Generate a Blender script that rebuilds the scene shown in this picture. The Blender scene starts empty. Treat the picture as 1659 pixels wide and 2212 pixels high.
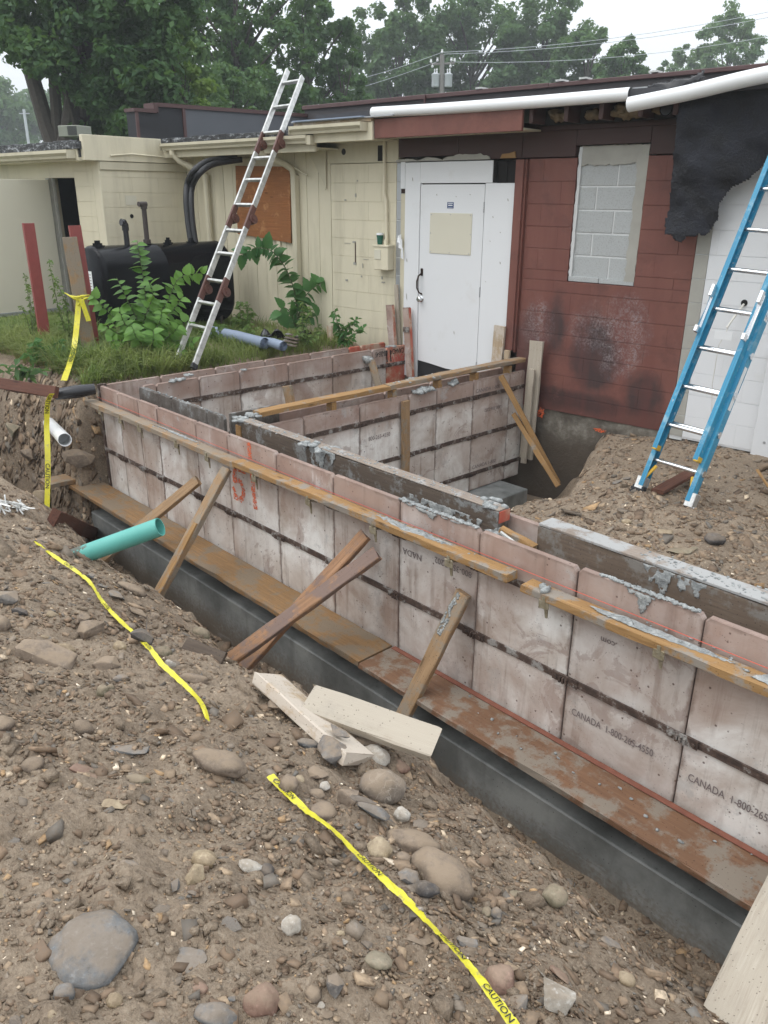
import bpy, bmesh, math, random
import numpy as np
from mathutils import Vector, Matrix, noise as mnoise

random.seed(7)
RNG = np.random.default_rng(11)
SC = bpy.context.scene
COL = SC.collection
rad = math.radians

# ------------------------------------------------------------------ camera
# World frame: X runs along the front formwork (towards the viewer's right), Y goes from
# the formwork to the building, Z is up, Z = 0 is the top of the formwork. Metres.
F_PX, CX, CY = 1720.0, 829.5, 1106.0          # measured on a 1659 x 2212 view of the photograph
PITCH, ROLL, YAW_F, YAW_B = rad(21.62), rad(0.3825), rad(47.06), rad(41.41)
EYE = np.array([0.0, 0.0, 1.63])


def cam_rows(p, r, yaw):
    cp, sp, cr, sr, c, s = math.cos(p), math.sin(p), math.cos(r), math.sin(r), math.cos(yaw), math.sin(yaw)
    ry = np.array([[c, s, 0], [-s, c, 0], [0, 0, 1]])
    rp = np.array([[1, 0, 0], [0, -sp, -cp], [0, cp, -sp]])
    rr = np.array([[cr, -sr, 0], [sr, cr, 0], [0, 0, 1]])
    return rr @ rp @ ry


CM = cam_rows(PITCH, ROLL, YAW_F)
cam_data = bpy.data.cameras.new('camera')
cam_data.sensor_fit = 'VERTICAL'
cam_data.sensor_height = 24.0
cam_data.lens = 24.0 * F_PX / 2212.0
cam_data.clip_start = 0.05
cam_data.clip_end = 1500
cam = bpy.data.objects.new('camera', cam_data)
COL.objects.link(cam)
cam.matrix_world = Matrix(((CM[0][0], -CM[1][0], -CM[2][0], EYE[0]),
                           (CM[0][1], -CM[1][1], -CM[2][1], EYE[1]),
                           (CM[0][2], -CM[1][2], -CM[2][2], EYE[2]),
                           (0, 0, 0, 1)))
SC.camera = cam

# ------------------------------------------------------------------ light
SUN_EL, SUN_AZ = rad(58), rad(200)
world = bpy.data.worlds.new('World')
SC.world = world
world.use_nodes = True
wt = world.node_tree
wt.nodes.clear()
w_out = wt.nodes.new('ShaderNodeOutputWorld')
w_bg = wt.nodes.new('ShaderNodeBackground')
w_sky = wt.nodes.new('ShaderNodeTexSky')
w_sky.sky_type = 'NISHITA'
w_sky.sun_disc = False
w_sky.sun_elevation = SUN_EL
w_sky.sun_rotation = SUN_AZ
w_sky.air_density = 1.0
w_sky.dust_density = 6.0
w_sky.ozone_density = 1.0
w_hs = wt.nodes.new('ShaderNodeHueSaturation')
w_hs.inputs['Saturation'].default_value = 0.16
w_hs.inputs['Value'].default_value = 1.0
w_mix = wt.nodes.new('ShaderNodeMix')            # an overcast sky: flattened towards one pale grey
w_mix.data_type = 'RGBA'
w_mix.inputs[0].default_value = 0.8
w_mix.inputs[7].default_value = (12.2, 13.0, 13.9, 1)
w_tc = wt.nodes.new('ShaderNodeTexCoord')
w_sep = wt.nodes.new('ShaderNodeSeparateXYZ')
w_rmp = wt.nodes.new('ShaderNodeMapRange')       # CIE overcast sky: (1 + 2 sin(elevation)) / 3
w_rmp.inputs[1].default_value, w_rmp.inputs[2].default_value = 0.0, 1.0
w_rmp.inputs[3].default_value, w_rmp.inputs[4].default_value = 0.50, 1.0
w_grey = wt.nodes.new('ShaderNodeVectorMath')
w_grey.operation = 'SCALE'
w_grey.inputs[0].default_value = (16.4, 17.2, 18.2)
wt.links.new(w_tc.outputs['Generated'], w_sep.inputs[0])
wt.links.new(w_sep.outputs[2], w_rmp.inputs[0])
wt.links.new(w_rmp.outputs[0], w_grey.inputs['Scale'])
wt.links.new(w_grey.outputs[0], w_mix.inputs[7])
wt.links.new(w_sky.outputs[0], w_hs.inputs['Color'])
wt.links.new(w_hs.outputs[0], w_mix.inputs[6])
wt.links.new(w_mix.outputs[2], w_bg.inputs[0])
w_bg.inputs[1].default_value = 0.12
wt.links.new(w_bg.outputs[0], w_out.inputs[0])

sun_d = bpy.data.lights.new('sun', 'SUN')
sun_d.energy = 0.8
sun_d.angle = rad(40)
sun_d.color = (1.0, 0.97, 0.93)
sun = bpy.data.objects.new('sun', sun_d)
COL.objects.link(sun)
sd = Vector((math.sin(SUN_AZ) * math.cos(SUN_EL), math.cos(SUN_AZ) * math.cos(SUN_EL), math.sin(SUN_EL)))
sun.rotation_euler = sd.to_track_quat('Z', 'Y').to_euler()

SC.view_settings.view_transform = 'Standard'
SC.view_settings.look = 'None'
SC.view_settings.gamma = 1.0
SC.view_settings.use_curve_mapping = False
SC.view_settings.exposure = 0.28

# ------------------------------------------------------------------ measuring helpers


def ray(u, v):
    return CM.T @ np.array([(u - CX) / F_PX, (v - CY) / F_PX, 1.0])


def on_z(u, v, z=0.0):
    d = ray(u, v)
    return Vector(EYE + d * ((z - EYE[2]) / d[2]))


def on_plane(u, v, p0, n):
    d = ray(u, v)
    return Vector(EYE + d * (np.dot(np.array(p0) - EYE, np.array(n)) / np.dot(d, np.array(n))))


def on_y(u, v, y):
    return on_plane(u, v, (0, y, 0), (0, 1, 0))


def on_x(u, v, x):
    return on_plane(u, v, (x, 0, 0), (1, 0, 0))


E0 = np.array(on_z(885, 745, 0))
BX = CM.T @ cam_rows(PITCH, ROLL, YAW_B)[:, 0]
BN = np.array([-BX[1], BX[0], 0.0])
# building frame: s along the wall, y into the building, z up
BM = Matrix(((BX[0], BN[0], 0, E0[0]), (BX[1], BN[1], 0, E0[1]), (0, 0, 1, 0), (0, 0, 0, 1)))
BMI = BM.inverted()


def on_b(u, v, y=0.0):
    """point of the plane y = const of the building frame, in building coordinates"""
    return BMI @ on_plane(u, v, E0 + BN * y, BN)


def on_bs(u, v, s):
    return BMI @ on_plane(u, v, E0 + BX * s, BX)


# ------------------------------------------------------------------ objects
WM = {}
I4 = Matrix.Identity(4)


def link(o, M=None, parent=None):
    M = M.copy() if M is not None else I4.copy()
    COL.objects.link(o)
    if parent is not None:
        o.parent = parent
        o.matrix_basis = WM[parent.name].inverted() @ M
    else:
        o.matrix_basis = M
    WM[o.name] = M
    return o


def tag(o, label=None, cat=None, group=None, kind=None):
    if label:
        o['label'] = label
    if cat:
        o['category'] = cat
    if group:
        o['group'] = group
    if kind:
        o['kind'] = kind
    return o


def thing(name, label, cat, M=None, group=None):
    if M is not None and not isinstance(M, Matrix):
        M = Matrix.Translation(M)
    o = bpy.data.objects.new(name, None)
    o.empty_display_size = 0.1
    link(o, M)
    return tag(o, label, cat, group)


def frame(p0, p1, up=(0, 0, 1)):
    x = (Vector(p1) - Vector(p0)).normalized()
    z = Vector(up) - x * Vector(up).dot(x)
    z.normalize()
    y = z.cross(x)
    return Matrix(((x.x, y.x, z.x, p0[0]), (x.y, y.y, z.y, p0[1]), (x.z, y.z, z.z, p0[2]), (0, 0, 0, 1)))


class MB:
    """collects shapes, builds ONE mesh object"""

    def __init__(self):
        self.v, self.f, self.mi = [], [], []
        self.m = 0

    def add(self, vs, fs, M=None):
        o = len(self.v)
        if M is not None:
            vs = [M @ Vector(p) for p in vs]
        self.v += [tuple(p) for p in vs]
        self.f += [tuple(i + o for i in f) for f in fs]
        self.mi += [self.m] * len(fs)
        return self

    def box(self, x0, x1, y0, y1, z0, z1, M=None, c=0.0):
        if c <= 0:
            vs = [(x, y, z) for x in (x0, x1) for y in (y0, y1) for z in (z0, z1)]
            return self.add(vs, [(0, 1, 3, 2), (4, 6, 7, 5), (0, 4, 5, 1), (2, 3, 7, 6), (0, 2, 6, 4), (1, 5, 7, 3)], M)
        b = bmesh.new()
        bmesh.ops.create_cube(b, size=1.0)
        for q in b.verts:
            q.co = Vector(((x0 + x1) / 2 + q.co.x * (x1 - x0), (y0 + y1) / 2 + q.co.y * (y1 - y0), (z0 + z1) / 2 + q.co.z * (z1 - z0)))
        bmesh.ops.bevel(b, geom=b.edges[:], offset=c, segments=1, affect='EDGES')
        b.verts.index_update()
        self.add([q.co for q in b.verts], [[w.index for w in f.verts] for f in b.faces], M)
        b.free()
        return self

    def tube(self, pts, r, n=8, caps=True, M=None):
        pts = [Vector(p) for p in pts]
        rs = r if isinstance(r, (list, tuple)) else [r] * len(pts)
        vs, fs = [], []
        t = (pts[1] - pts[0]).normalized()
        a = t.orthogonal().normalized()
        for i, p in enumerate(pts):
            if i == 0:
                t2 = (pts[1] - pts[0])
            elif i == len(pts) - 1:
                t2 = pts[-1] - pts[-2]
            else:
                t2 = (pts[i + 1] - pts[i]).normalized() + (pts[i] - pts[i - 1]).normalized()
            t2.normalize()
            a = (a - t2 * a.dot(t2))
            if a.length < 1e-6:
                a = t2.orthogonal()
            a.normalize()
            b = t2.cross(a)
            for k in range(n):
                an = 2 * math.pi * k / n
                vs.append(p + (a * math.cos(an) + b * math.sin(an)) * rs[i])
        for i in range(len(pts) - 1):
            for k in range(n):
                k2 = (k + 1) % n
                fs.append((i * n + k, i * n + k2, (i + 1) * n + k2, (i + 1) * n + k))
        if caps:
            fs.append(tuple(range(n - 1, -1, -1)))
            fs.append(tuple(range((len(pts) - 1) * n, len(pts) * n)))
        return self.add(vs, fs, M)

    def lathe(self, prof, n=20, M=None):
        vs, fs = [], []
        for r, z in prof:
            for k in range(n):
                a = 2 * math.pi * k / n
                vs.append((r * math.cos(a), r * math.sin(a), z))
        for i in range(len(prof) - 1):
            for k in range(n):
                k2 = (k + 1) % n
                fs.append((i * n + k, i * n + k2, (i + 1) * n + k2, (i + 1) * n + k))
        fs.append(tuple(range(n - 1, -1, -1)))
        fs.append(tuple(range((len(prof) - 1) * n, len(prof) * n)))
        return self.add(vs, fs, M)

    def prism(self, poly, t, M=None):
        """poly in local x-z, extruded from y=0 to y=t"""
        n = len(poly)
        vs = [(p[0], 0, p[1]) for p in poly] + [(p[0], t, p[1]) for p in poly]
        fs = [tuple(range(n)), tuple(range(2 * n - 1, n - 1, -1))]
        for i in range(n):
            j = (i + 1) % n
            fs.append((j, i, i + n, j + n))
        return self.add(vs, fs, M)

    def lump(self, c, sx, sy, sz, seed=0, sub=2, amp=0.25):
        b = bmesh.new()
        bmesh.ops.create_icosphere(b, subdivisions=sub, radius=1.0)
        so = Vector((seed * 3.17, seed * 1.91, seed * 7.3))
        for q in b.verts:
            k = 1 + amp * mnoise.noise(q.co * 1.3 + so) + amp * .5 * mnoise.noise(q.co * 3.1 + so)
            q.co = Vector((q.co.x * sx * k, q.co.y * sy * k, q.co.z * sz * k)) + Vector(c)
        b.verts.index_update()
        self.add([q.co for q in b.verts], [[w.index for w in f.verts] for f in b.faces])
        b.free()
        return self

    def mesh(self, name, mats, smooth=False):
        me = bpy.data.meshes.new(name)
        me.from_pydata(self.v, [], self.f)
        if not isinstance(mats, (list, tuple)):
            mats = [mats]
        for m in mats:
            me.materials.append(m)
        if len(mats) > 1:
            me.polygons.foreach_set('material_index', self.mi)
        b = bmesh.new()
        b.from_mesh(me)
        bmesh.ops.recalc_face_normals(b, faces=b.faces[:])
        b.to_mesh(me)
        b.free()
        if smooth:
            me.polygons.foreach_set('use_smooth', [True] * len(me.polygons))
            if smooth != 'all':
                me.set_sharp_from_angle(angle=rad(40))
        me.update()
        return me

    def build(self, name, mats, parent=None, M=None, smooth=False):
        """vertices are given in the frame M (world if None)"""
        o = bpy.data.objects.new(name, self.mesh(name, mats, smooth))
        return link(o, M if M is not None else (I4 if parent is None else I4), parent)


def np_mesh(name, verts, faces, mats, smooth=False, colors=None):
    """fast mesh from numpy arrays; faces (n,k) of one size"""
    me = bpy.data.meshes.new(name)
    nv, nf, k = len(verts), len(faces), faces.shape[1]
    me.vertices.add(nv)
    me.vertices.foreach_set('co', np.ascontiguousarray(verts, dtype=np.float32).ravel())
    me.loops.add(nf * k)
    me.loops.foreach_set('vertex_index', np.ascontiguousarray(faces, dtype=np.int32).ravel())
    me.polygons.add(nf)
    me.polygons.foreach_set('loop_start', np.arange(0, nf * k, k, dtype=np.int32))
    if smooth:
        me.polygons.foreach_set('use_smooth', np.ones(nf, dtype=bool))
    if colors is not None:
        at = me.color_attributes.new('tint', 'FLOAT_COLOR', 'POINT')
        at.data.foreach_set('color', np.ascontiguousarray(colors, dtype=np.float32).ravel())
    for m in (mats if isinstance(mats, (list, tuple)) else [mats]):
        me.materials.append(m)
    me.update(calc_edges=True)
    me.validate()
    return me


def text_mesh(body, size, mat, name='lettering', depth=0.0):
    cu = bpy.data.curves.new('lettering_curve', 'FONT')
    cu.body = body
    cu.size = size
    cu.extrude = depth
    cu.offset = size * .011
    cu.resolution_u = 3
    ob = bpy.data.objects.new('lettering_tmp', cu)
    COL.objects.link(ob)
    dg = bpy.context.evaluated_depsgraph_get()
    me = bpy.data.meshes.new_from_object(ob.evaluated_get(dg))
    me.name = name
    bpy.data.objects.remove(ob)
    me.materials.clear()
    me.materials.append(mat)
    return me


def lettering(body, size, mat, M, parent, align='L'):
    """flat print; local x along the text, local y up, z out of the surface"""
    me = text_mesh(body, size, mat)
    o = bpy.data.objects.new('lettering', me)
    return link(o, M, parent)


# value noise on arrays
_PT = np.random.default_rng(5).random((256, 256))


def vnoise(x, y, seed=0):
    x = np.asarray(x, float) + seed * 17.3
    y = np.asarray(y, float) + seed * 9.7
    xi, yi = np.floor(x).astype(int), np.floor(y).astype(int)
    fx, fy = x - xi, y - yi
    fx = fx * fx * (3 - 2 * fx)
    fy = fy * fy * (3 - 2 * fy)
    a = _PT[xi & 255, yi & 255]
    b = _PT[(xi + 1) & 255, yi & 255]
    c = _PT[xi & 255, (yi + 1) & 255]
    d = _PT[(xi + 1) & 255, (yi + 1) & 255]
    return (a * (1 - fx) + b * fx) * (1 - fy) + (c * (1 - fx) + d * fx) * fy * 1.0 - 0.5


def fbm(x, y, f, octv=4, seed=0, gain=0.5):
    r, a = 0, 1.0
    for o in range(octv):
        r = r + a * vnoise(np.asarray(x) * f, np.asarray(y) * f, seed + o)
        f *= 2.03
        a *= gain
    return r


# ------------------------------------------------------------------ materials
class NT:
    def __init__(self, name):
        self.mat = bpy.data.materials.new(name)
        self.mat.use_nodes = True
        self.t = self.mat.node_tree
        self.t.nodes.clear()
        self.out = self.t.nodes.new('ShaderNodeOutputMaterial')
        self.bsdf = self.t.nodes.new('ShaderNodeBsdfPrincipled')
        self.t.links.new(self.bsdf.outputs[0], self.out.inputs[0])

    def n(self, typ, **kw):
        nd = self.t.nodes.new(typ)
        for k, v in kw.items():
            setattr(nd, k, v)
        return nd

    def put(self, sock, val):
        if isinstance(val, bpy.types.NodeSocket):
            self.t.links.new(val, sock)
        elif isinstance(val, (tuple, list)) and len(val) == 3 and sock.type == 'RGBA':
            sock.default_value = (*val, 1)
        else:
            sock.default_value = val

    def coord(self, kind='Object', scale=None, rnd=False):
        if kind == 'World':
            s = self.n('ShaderNodeNewGeometry').outputs['Position']
        else:
            s = self.n('ShaderNodeTexCoord').outputs[kind]
        if rnd:
            oi = self.n('ShaderNodeObjectInfo').outputs['Random']
            mu = self.n('ShaderNodeVectorMath', operation='MULTIPLY_ADD')
            cb = self.n('ShaderNodeCombineXYZ')
            for i in range(3):
                self.t.links.new(oi, cb.inputs[i])
            self.t.links.new(cb.outputs[0], mu.inputs[0])
            mu.inputs[1].default_value = (37.0, 91.0, 53.0)
            self.t.links.new(s, mu.inputs[2])
            s = mu.outputs[0]
        if scale is not None:
            m = self.n('ShaderNodeVectorMath', operation='MULTIPLY')
            self.t.links.new(s, m.inputs[0])
            m.inputs[1].default_value = scale
            s = m.outputs[0]
        return s

    def noise(self, co, scale, detail=4, rough=0.55, dist=0.0):
        nd = self.n('ShaderNodeTexNoise')
        self.put(nd.inputs['Vector'], co)
        nd.inputs['Scale'].default_value = scale
        nd.inputs['Detail'].default_value = detail
        nd.inputs['Roughness'].default_value = rough
        nd.inputs['Distortion'].default_value = dist
        return nd.outputs[0]

    def voro(self, co, scale, feature='F1', out='Distance'):
        nd = self.n('ShaderNodeTexVoronoi', feature=feature)
        self.put(nd.inputs['Vector'], co)
        nd.inputs['Scale'].default_value = scale
        return nd.outputs[out]

    def ramp(self, fac, stops):
        nd = self.n('ShaderNodeValToRGB')
        self.put(nd.inputs[0], fac)
        e = nd.color_ramp.elements
        while len(e) < len(stops):
            e.new(0.5)
        for i, (p, c) in enumerate(stops):
            e[i].position = p
            e[i].color = (*c, 1) if isinstance(c, (tuple, list)) else (c, c, c, 1)
        return nd.outputs[0]

    def mix(self, fac, a, b, mode='MIX'):
        nd = self.n('ShaderNodeMix', data_type='RGBA', blend_type=mode)
        self.put(nd.inputs[0], fac)
        self.put(nd.inputs[6], a)
        self.put(nd.inputs[7], b)
        return nd.outputs[2]

    def math(self, op, a, b=0.0, clamp=False):
        nd = self.n('ShaderNodeMath', operation=op, use_clamp=clamp)
        self.put(nd.inputs[0], a)
        self.put(nd.inputs[1], b)
        return nd.outputs[0]

    def sep(self, co):
        return self.n('ShaderNodeSeparateXYZ'), co

    def xyz(self, co):
        nd = self.n('ShaderNodeSeparateXYZ')
        self.put(nd.inputs[0], co)
        return nd.outputs

    def rnd(self):
        return self.n('ShaderNodeObjectInfo').outputs['Random']

    def attr(self, name):
        return self.n('ShaderNodeAttribute', attribute_name=name).outputs['Color']

    def bump(self, h, strength=0.5, dist=0.01, normal=None):
        nd = self.n('ShaderNodeBump')
        self.put(nd.inputs['Height'], h)
        nd.inputs['Strength'].default_value = strength
        nd.inputs['Distance'].default_value = dist
        if normal is not None:
            self.put(nd.inputs['Normal'], normal)
        return nd.outputs[0]

    def done(self, color, rough=0.8, normal=None, metal=0.0, spec=0.5, **kw):
        self.put(self.bsdf.inputs['Base Color'], color)
        self.put(self.bsdf.inputs['Roughness'], rough)
        self.put(self.bsdf.inputs['Metallic'], metal)
        self.put(self.bsdf.inputs['Specular IOR Level'], spec)
        if normal is not None:
            self.put(self.bsdf.inputs['Normal'], normal)
        for k, v in kw.items():
            self.put(self.bsdf.inputs[k], v)
        return self.mat


def m_plain(name, col, rough=0.7, var=0.15, scale=8, metal=0.0, bump=0.15, spec=0.5, rnd=True):
    t = NT(name)
    co = t.coord('Object', rnd=rnd)
    a = t.noise(co, scale, 5)
    c = t.mix(a, tuple(x * (1 - var) for x in col), tuple(min(1, x * (1 + var)) for x in col))
    b = t.noise(co, scale * 12, 3)
    return t.done(c, rough, t.bump(b, bump, 0.003), metal, spec)


def m_wood(name, light, dark, grime=None, grime_amt=0.0, rough=0.75, wet=0.0):
    """grain runs along local X"""
    t = NT(name)
    co = t.coord('Object', rnd=True)
    g = t.noise(t.coord('Object', (1.2, 22, 22), rnd=True), 3.0, 5, 0.6, 0.6)
    g2 = t.noise(t.coord('Object', (3.0, 120, 120), rnd=True), 1.6, 3)
    big = t.noise(co, 2.6, 4)
    c = t.mix(t.ramp(g, [(0.3, 0.0), (0.7, 1.0)]), dark, light)
    c = t.mix(t.math('MULTIPLY', g2, 0.45), c, tuple(x * .55 for x in dark))
    c = t.mix(t.ramp(big, [(0.42, 0.0), (0.62, .65)]), c, tuple(x * .6 for x in light))
    kn = t.voro(t.coord('Object', (2.2, 9, 9), rnd=True), 1.0)
    c = t.mix(t.ramp(kn, [(0.05, 0.8), (0.11, 0.0)]), c, tuple(x * .4 for x in dark))
    if grime:
        gm = t.noise(co, 7.0, 7, 0.68)
        gm = t.math('ADD', gm, t.math('MULTIPLY', t.math('SUBTRACT', t.rnd(), .5), .16))
        fac = t.ramp(gm, [(0.62 - grime_amt * .35, 0.0), (0.70 - grime_amt * .3, .85)])
        c = t.mix(fac, c, grime)
    sp = t.voro(co, 55)
    c = t.mix(t.ramp(sp, [(0.10, .75), (0.17, 0.0)]), c, tuple(x * .3 for x in dark))
    h = t.math('ADD', g, t.math('MULTIPLY', g2, .5))
    return t.done(c, rough, t.bump(h, 0.35, 0.004), spec=.35)


M = {}
MAT = M


def materials():
    # --- dirt
    t = NT('dirt')
    co = t.coord('World')
    n1 = t.noise(co, 1.1, 4)
    n2 = t.noise(co, 9, 6, .65)
    n3 = t.noise(co, 60, 5, .7)
    n4 = t.noise(co, 240, 3, .6)
    c = t.ramp(n2, [(0.26, (.185, .138, .093)), (0.44, (.300, .230, .162)), (0.70, (.380, .300, .216))])
    c = t.mix(t.ramp(n1, [(.34, .5), (.52, 0.0)]), c, (.15, .11, .074))
    c = t.mix(t.ramp(n3, [(.36, .6), (.50, 0.0)]), c, (.135, .099, .068))
    c = t.mix(t.ramp(n4, [(.60, 0.0), (.72, .6)]), c, (.40, .335, .26))
    v = t.voro(co, 130, out='Color')
    c = t.mix(.22, c, t.ramp(t.xyz(v)[0], [(0, (.09, .066, .047)), (.6, (.24, .185, .137)), (1, (.42, .36, .29))]))
    h = t.math('ADD', t.math('MULTIPLY', n3, .9), t.math('MULTIPLY', n4, .35))
    h = t.math('ADD', h, t.math('MULTIPLY', n2, 1.6))
    M['dirt'] = t.done(c, t.ramp(n2, [(.3, .62), (.6, .92)]), t.bump(h, .8, .016), spec=.3)

    # --- stones (gravel uses the tint attribute, single stones use their own random)
    t = NT('gravel')
    co = t.coord('World')
    c = t.attr('tint')
    n = t.noise(co, 90, 4)
    c = t.mix(t.ramp(n, [(.35, .5), (.6, 0)]), c, (.17, .13, .096))
    M['gravel'] = t.done(c, .82, t.bump(n, .4, .003), spec=.3)

    def rock(name, cols, veins=None, dust=.5):
        t = NT(name)
        co = t.coord('Object', rnd=True)
        n = t.noise(co, 9, 7, .62)
        n2 = t.noise(co, 70, 5, .65)
        c = t.ramp(n, [(.3, cols[0]), (.5, cols[1]), (.7, cols[2])])
        c = t.mix(t.ramp(n2, [(.55, 0), (.72, .5)]), c, tuple(min(1, x * 1.7) for x in cols[2]))
        c = t.mix(t.ramp(n2, [(.30, .6), (.45, 0)]), c, tuple(x * .5 for x in cols[0]))
        if veins:
            w = t.noise(co, 6, 3, .5, 2.0)
            c = t.mix(t.ramp(w, [(.485, 0), (.5, .8), (.515, 0)]), c, veins)
        nz = t.xyz(t.n('ShaderNodeNewGeometry').outputs['Normal'])[2]
        d = t.math('MULTIPLY', t.ramp(nz, [(.1, 0), (.75, 1)]), t.ramp(t.noise(co, 14, 6, .7), [(.33, 0), (.52, dust)]))
        c = t.mix(d, c, (.270, .206, .144))
        h = t.math('ADD', n, t.math('MULTIPLY', n2, .4))
        M[name] = t.done(c, .8, t.bump(h, .5, .012), spec=.35)
    rock('rock_brown', [(0.108, 0.082, 0.063), (0.184, 0.144, 0.110), (0.263, 0.210, 0.163)], dust=0.9)
    rock('rock_grey', [(0.093, 0.088, 0.085), (0.162, 0.153, 0.145), (0.238, 0.230, 0.216)], dust=0.75)
    rock('rock_slate', [(.085, .090, .093), (.145, .152, .156), (.21, .218, .222)], dust=0.6)
    rock('rock_dark', [(0.035, 0.034, 0.035), (0.072, 0.067, 0.066), (0.120, 0.112, 0.106)], dust=0.4)
    rock('rock_tan', [(0.176, 0.128, 0.074), (0.311, 0.243, 0.155), (0.446, 0.371, 0.257)], dust=0.45)
    rock('rock_white', [(0.250, 0.225, 0.188), (0.475, 0.444, 0.388), (0.650, 0.625, 0.575)], dust=0.5)
    rock('rock_red', [(0.136, 0.075, 0.054), (0.224, 0.136, 0.102), (0.304, 0.200, 0.157)], dust=0.55)
    rock('rock_olive', [(0.120, 0.106, 0.067), (0.200, 0.176, 0.120), (0.272, 0.240, 0.176)], dust=0.65)
    rock('rock_granite', [(0.135, 0.112, 0.090), (0.210, 0.177, 0.146), (0.285, 0.247, 0.210)], veins=(.42, .38, .33), dust=0.75)

    # --- wood
    M['wood_orange'] = m_wood('wood_orange', (.45, .265, .105), (.25, .135, .052), (.24, .225, .20), .22)
    M['wood_plank'] = m_wood('wood_plank', (.37, .215, .092), (.20, .112, .05), (.195, .155, .11), .62)
    M['wood_brace'] = m_wood('wood_brace', (.44, .285, .155), (.24, .145, .072), (.24, .205, .16), .40)
    M['wood_red'] = m_wood('wood_red', (.42, .235, .125), (.22, .115, .06), (.16, .115, .10), .32)
    M['wood_dark'] = m_wood('wood_dark', (.15, .112, .082), (.075, .056, .043), (.22, .225, .22), .22)
    M['wood_grey'] = m_wood('wood_grey', (.205, .150, .108), (.115, .084, .062), (.20, .185, .165), .18)
    M['wood_darkred'] = m_wood('wood_darkred', (.17, .070, .042), (.075, .03, .02), (.10, .06, .045), .15)
    M['wood_pale'] = m_wood('wood_pale', (.53, .415, .285), (.40, .29, .185), (.52, .46, .39), .45)
    M['wood_skim'] = m_wood('wood_skim', (.345, .285, .235), (.25, .20, .16), (.36, .365, .36), .38)
    M['wood_whitish'] = m_wood('wood_whitish', (.55, .49, .40), (.37, .31, .24), (.40, .35, .28), .55)
    M['wood_steel'] = m_wood('wood_steel', (.26, .14, .078), (.155, .082, .047), (.235, .205, .165), .36, rough=.6)

    # --- form panels
    t = NT('form_plywood')
    co = t.coord('Object', rnd=True)
    lo = t.xyz(t.coord('Object'))
    ge = t.xyz(t.coord('Generated'))
    big = t.noise(co, 2.4, 6, .6, .4)
    c = t.ramp(big, [(.32, (.37, .29, .235)), (.45, (.57, .515, .465)), (.60, (.77, .745, .705))])
    # upper band keeps more of its pink-red overlay
    up = t.n('ShaderNodeMapRange')
    t.put(up.inputs[0], lo[2])
    up.inputs[1].default_value, up.inputs[2].default_value = -.30, -.12
    c = t.mix(t.math('MULTIPLY', up.outputs[0], t.ramp(t.noise(co, 3.5, 5), [(.32, .45), (.60, .92)])), c, (.285, .180, .142))
    # vertical drips and wash marks
    dr = t.noise(t.coord('Object', (17, 17, 1.2), rnd=True), 1.0, 5, .62)
    c = t.mix(t.math('MULTIPLY', t.ramp(dr, [(.54, 0), (.68, .75)]), t.ramp(big, [(.42, 1), (.58, .25)])), c, (.20, .145, .115))
    dr2 = t.noise(t.coord('Object', (24, 24, 1.3), rnd=True), 1.0, 4, .6)
    c = t.mix(t.math('MULTIPLY', t.ramp(dr2, [(.56, 0), (.70, .5)]), t.ramp(big, [(.5, 0), (.62, 1)])), c, (.78, .76, .75))
    # concrete haze patches
    hz = t.noise(co, 5, 7, .7)
    c = t.mix(t.ramp(hz, [(.58, 0), (.64, .5)]), c, (.40, .39, .375))
    c = t.mix(t.ramp(t.noise(co, 3.1, 7, .7, .8), [(.58, 0), (.61, .45)]), c, (.23, .145, .12))
    # every panel has aged its own way
    c = t.mix(t.math('MULTIPLY', t.math('SUBTRACT', t.rnd(), .35, True), .55), c, (.30, .225, .19))
    c = t.mix(t.ramp(t.noise(co, 1.5, 6, .65, .6), [(.46, 0), (.60, .55)]), c, (.37, .265, .215))
    # pits and specks
    pv = t.voro(co, 17)
    c = t.mix(t.ramp(pv, [(.07, .85), (.12, 0)]), c, (.09, .05, .04))
    pv2 = t.voro(co, 60)
    c = t.mix(t.math('MULTIPLY', t.ramp(pv2, [(.12, .7), (.2, 0)]), t.ramp(hz, [(.45, 0), (.6, 1)])), c, (.12, .085, .07))
    # grime along the edges
    ex = t.math('MINIMUM', ge[0], t.math('SUBTRACT', 1.0, ge[0]))
    ez = t.math('MINIMUM', t.math('SUBTRACT', 1.0, ge[2]), ge[2])
    ed = t.math('MINIMUM', ex, t.math('MULTIPLY', ez, 2.0))
    ed = t.math('ADD', ed, t.math('MULTIPLY', t.math('SUBTRACT', t.noise(co, 14, 5), .5), .12))
    c = t.mix(t.ramp(ed, [(.0, .6), (.030, 0)]), c, (.17, .11, .085))
    M['form'] = t.done(c, t.ramp(hz, [(.4, .5), (.6, .75)]), t.bump(t.math('ADD', hz, t.noise(co, 60, 4)), .25, .004), spec=.4)

    # cavity side, caked in cement
    t = NT('form_caked')
    co = t.coord('World')
    n = t.noise(co, 6, 7, .68)
    n2 = t.noise(co, 45, 5, .65)
    c = t.ramp(n, [(.35, (.075, .058, .047)), (.52, (.13, .115, .10)), (.62, (.24, .245, .24))])
    M['caked'] = t.done(c, .8, t.bump(t.math('ADD', n, n2), .6, .01))

    t = NT('new_form_plywood')
    co = t.coord('World')
    n = t.noise(co, 7, 6, .65)
    c = t.ramp(n, [(.40, (.42, .09, .055)), (.52, (.42, .17, .11)), (.62, (.50, .36, .27))])
    M['form_red'] = t.done(c, .6, t.bump(n, .2, .003))

    t = NT('rusty_steel')
    co = t.coord('World')
    n = t.noise(co, 11, 6, .7)
    n2 = t.noise(co, 70, 4)
    c = t.ramp(n, [(.40, (.052, .035, .028)), (.53, (.105, .068, .052)), (.60, (.30, .285, .265))])
    c = t.mix(t.ramp(n2, [(.55, 0), (.7, .6)]), c, (.05, .03, .025))
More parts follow.
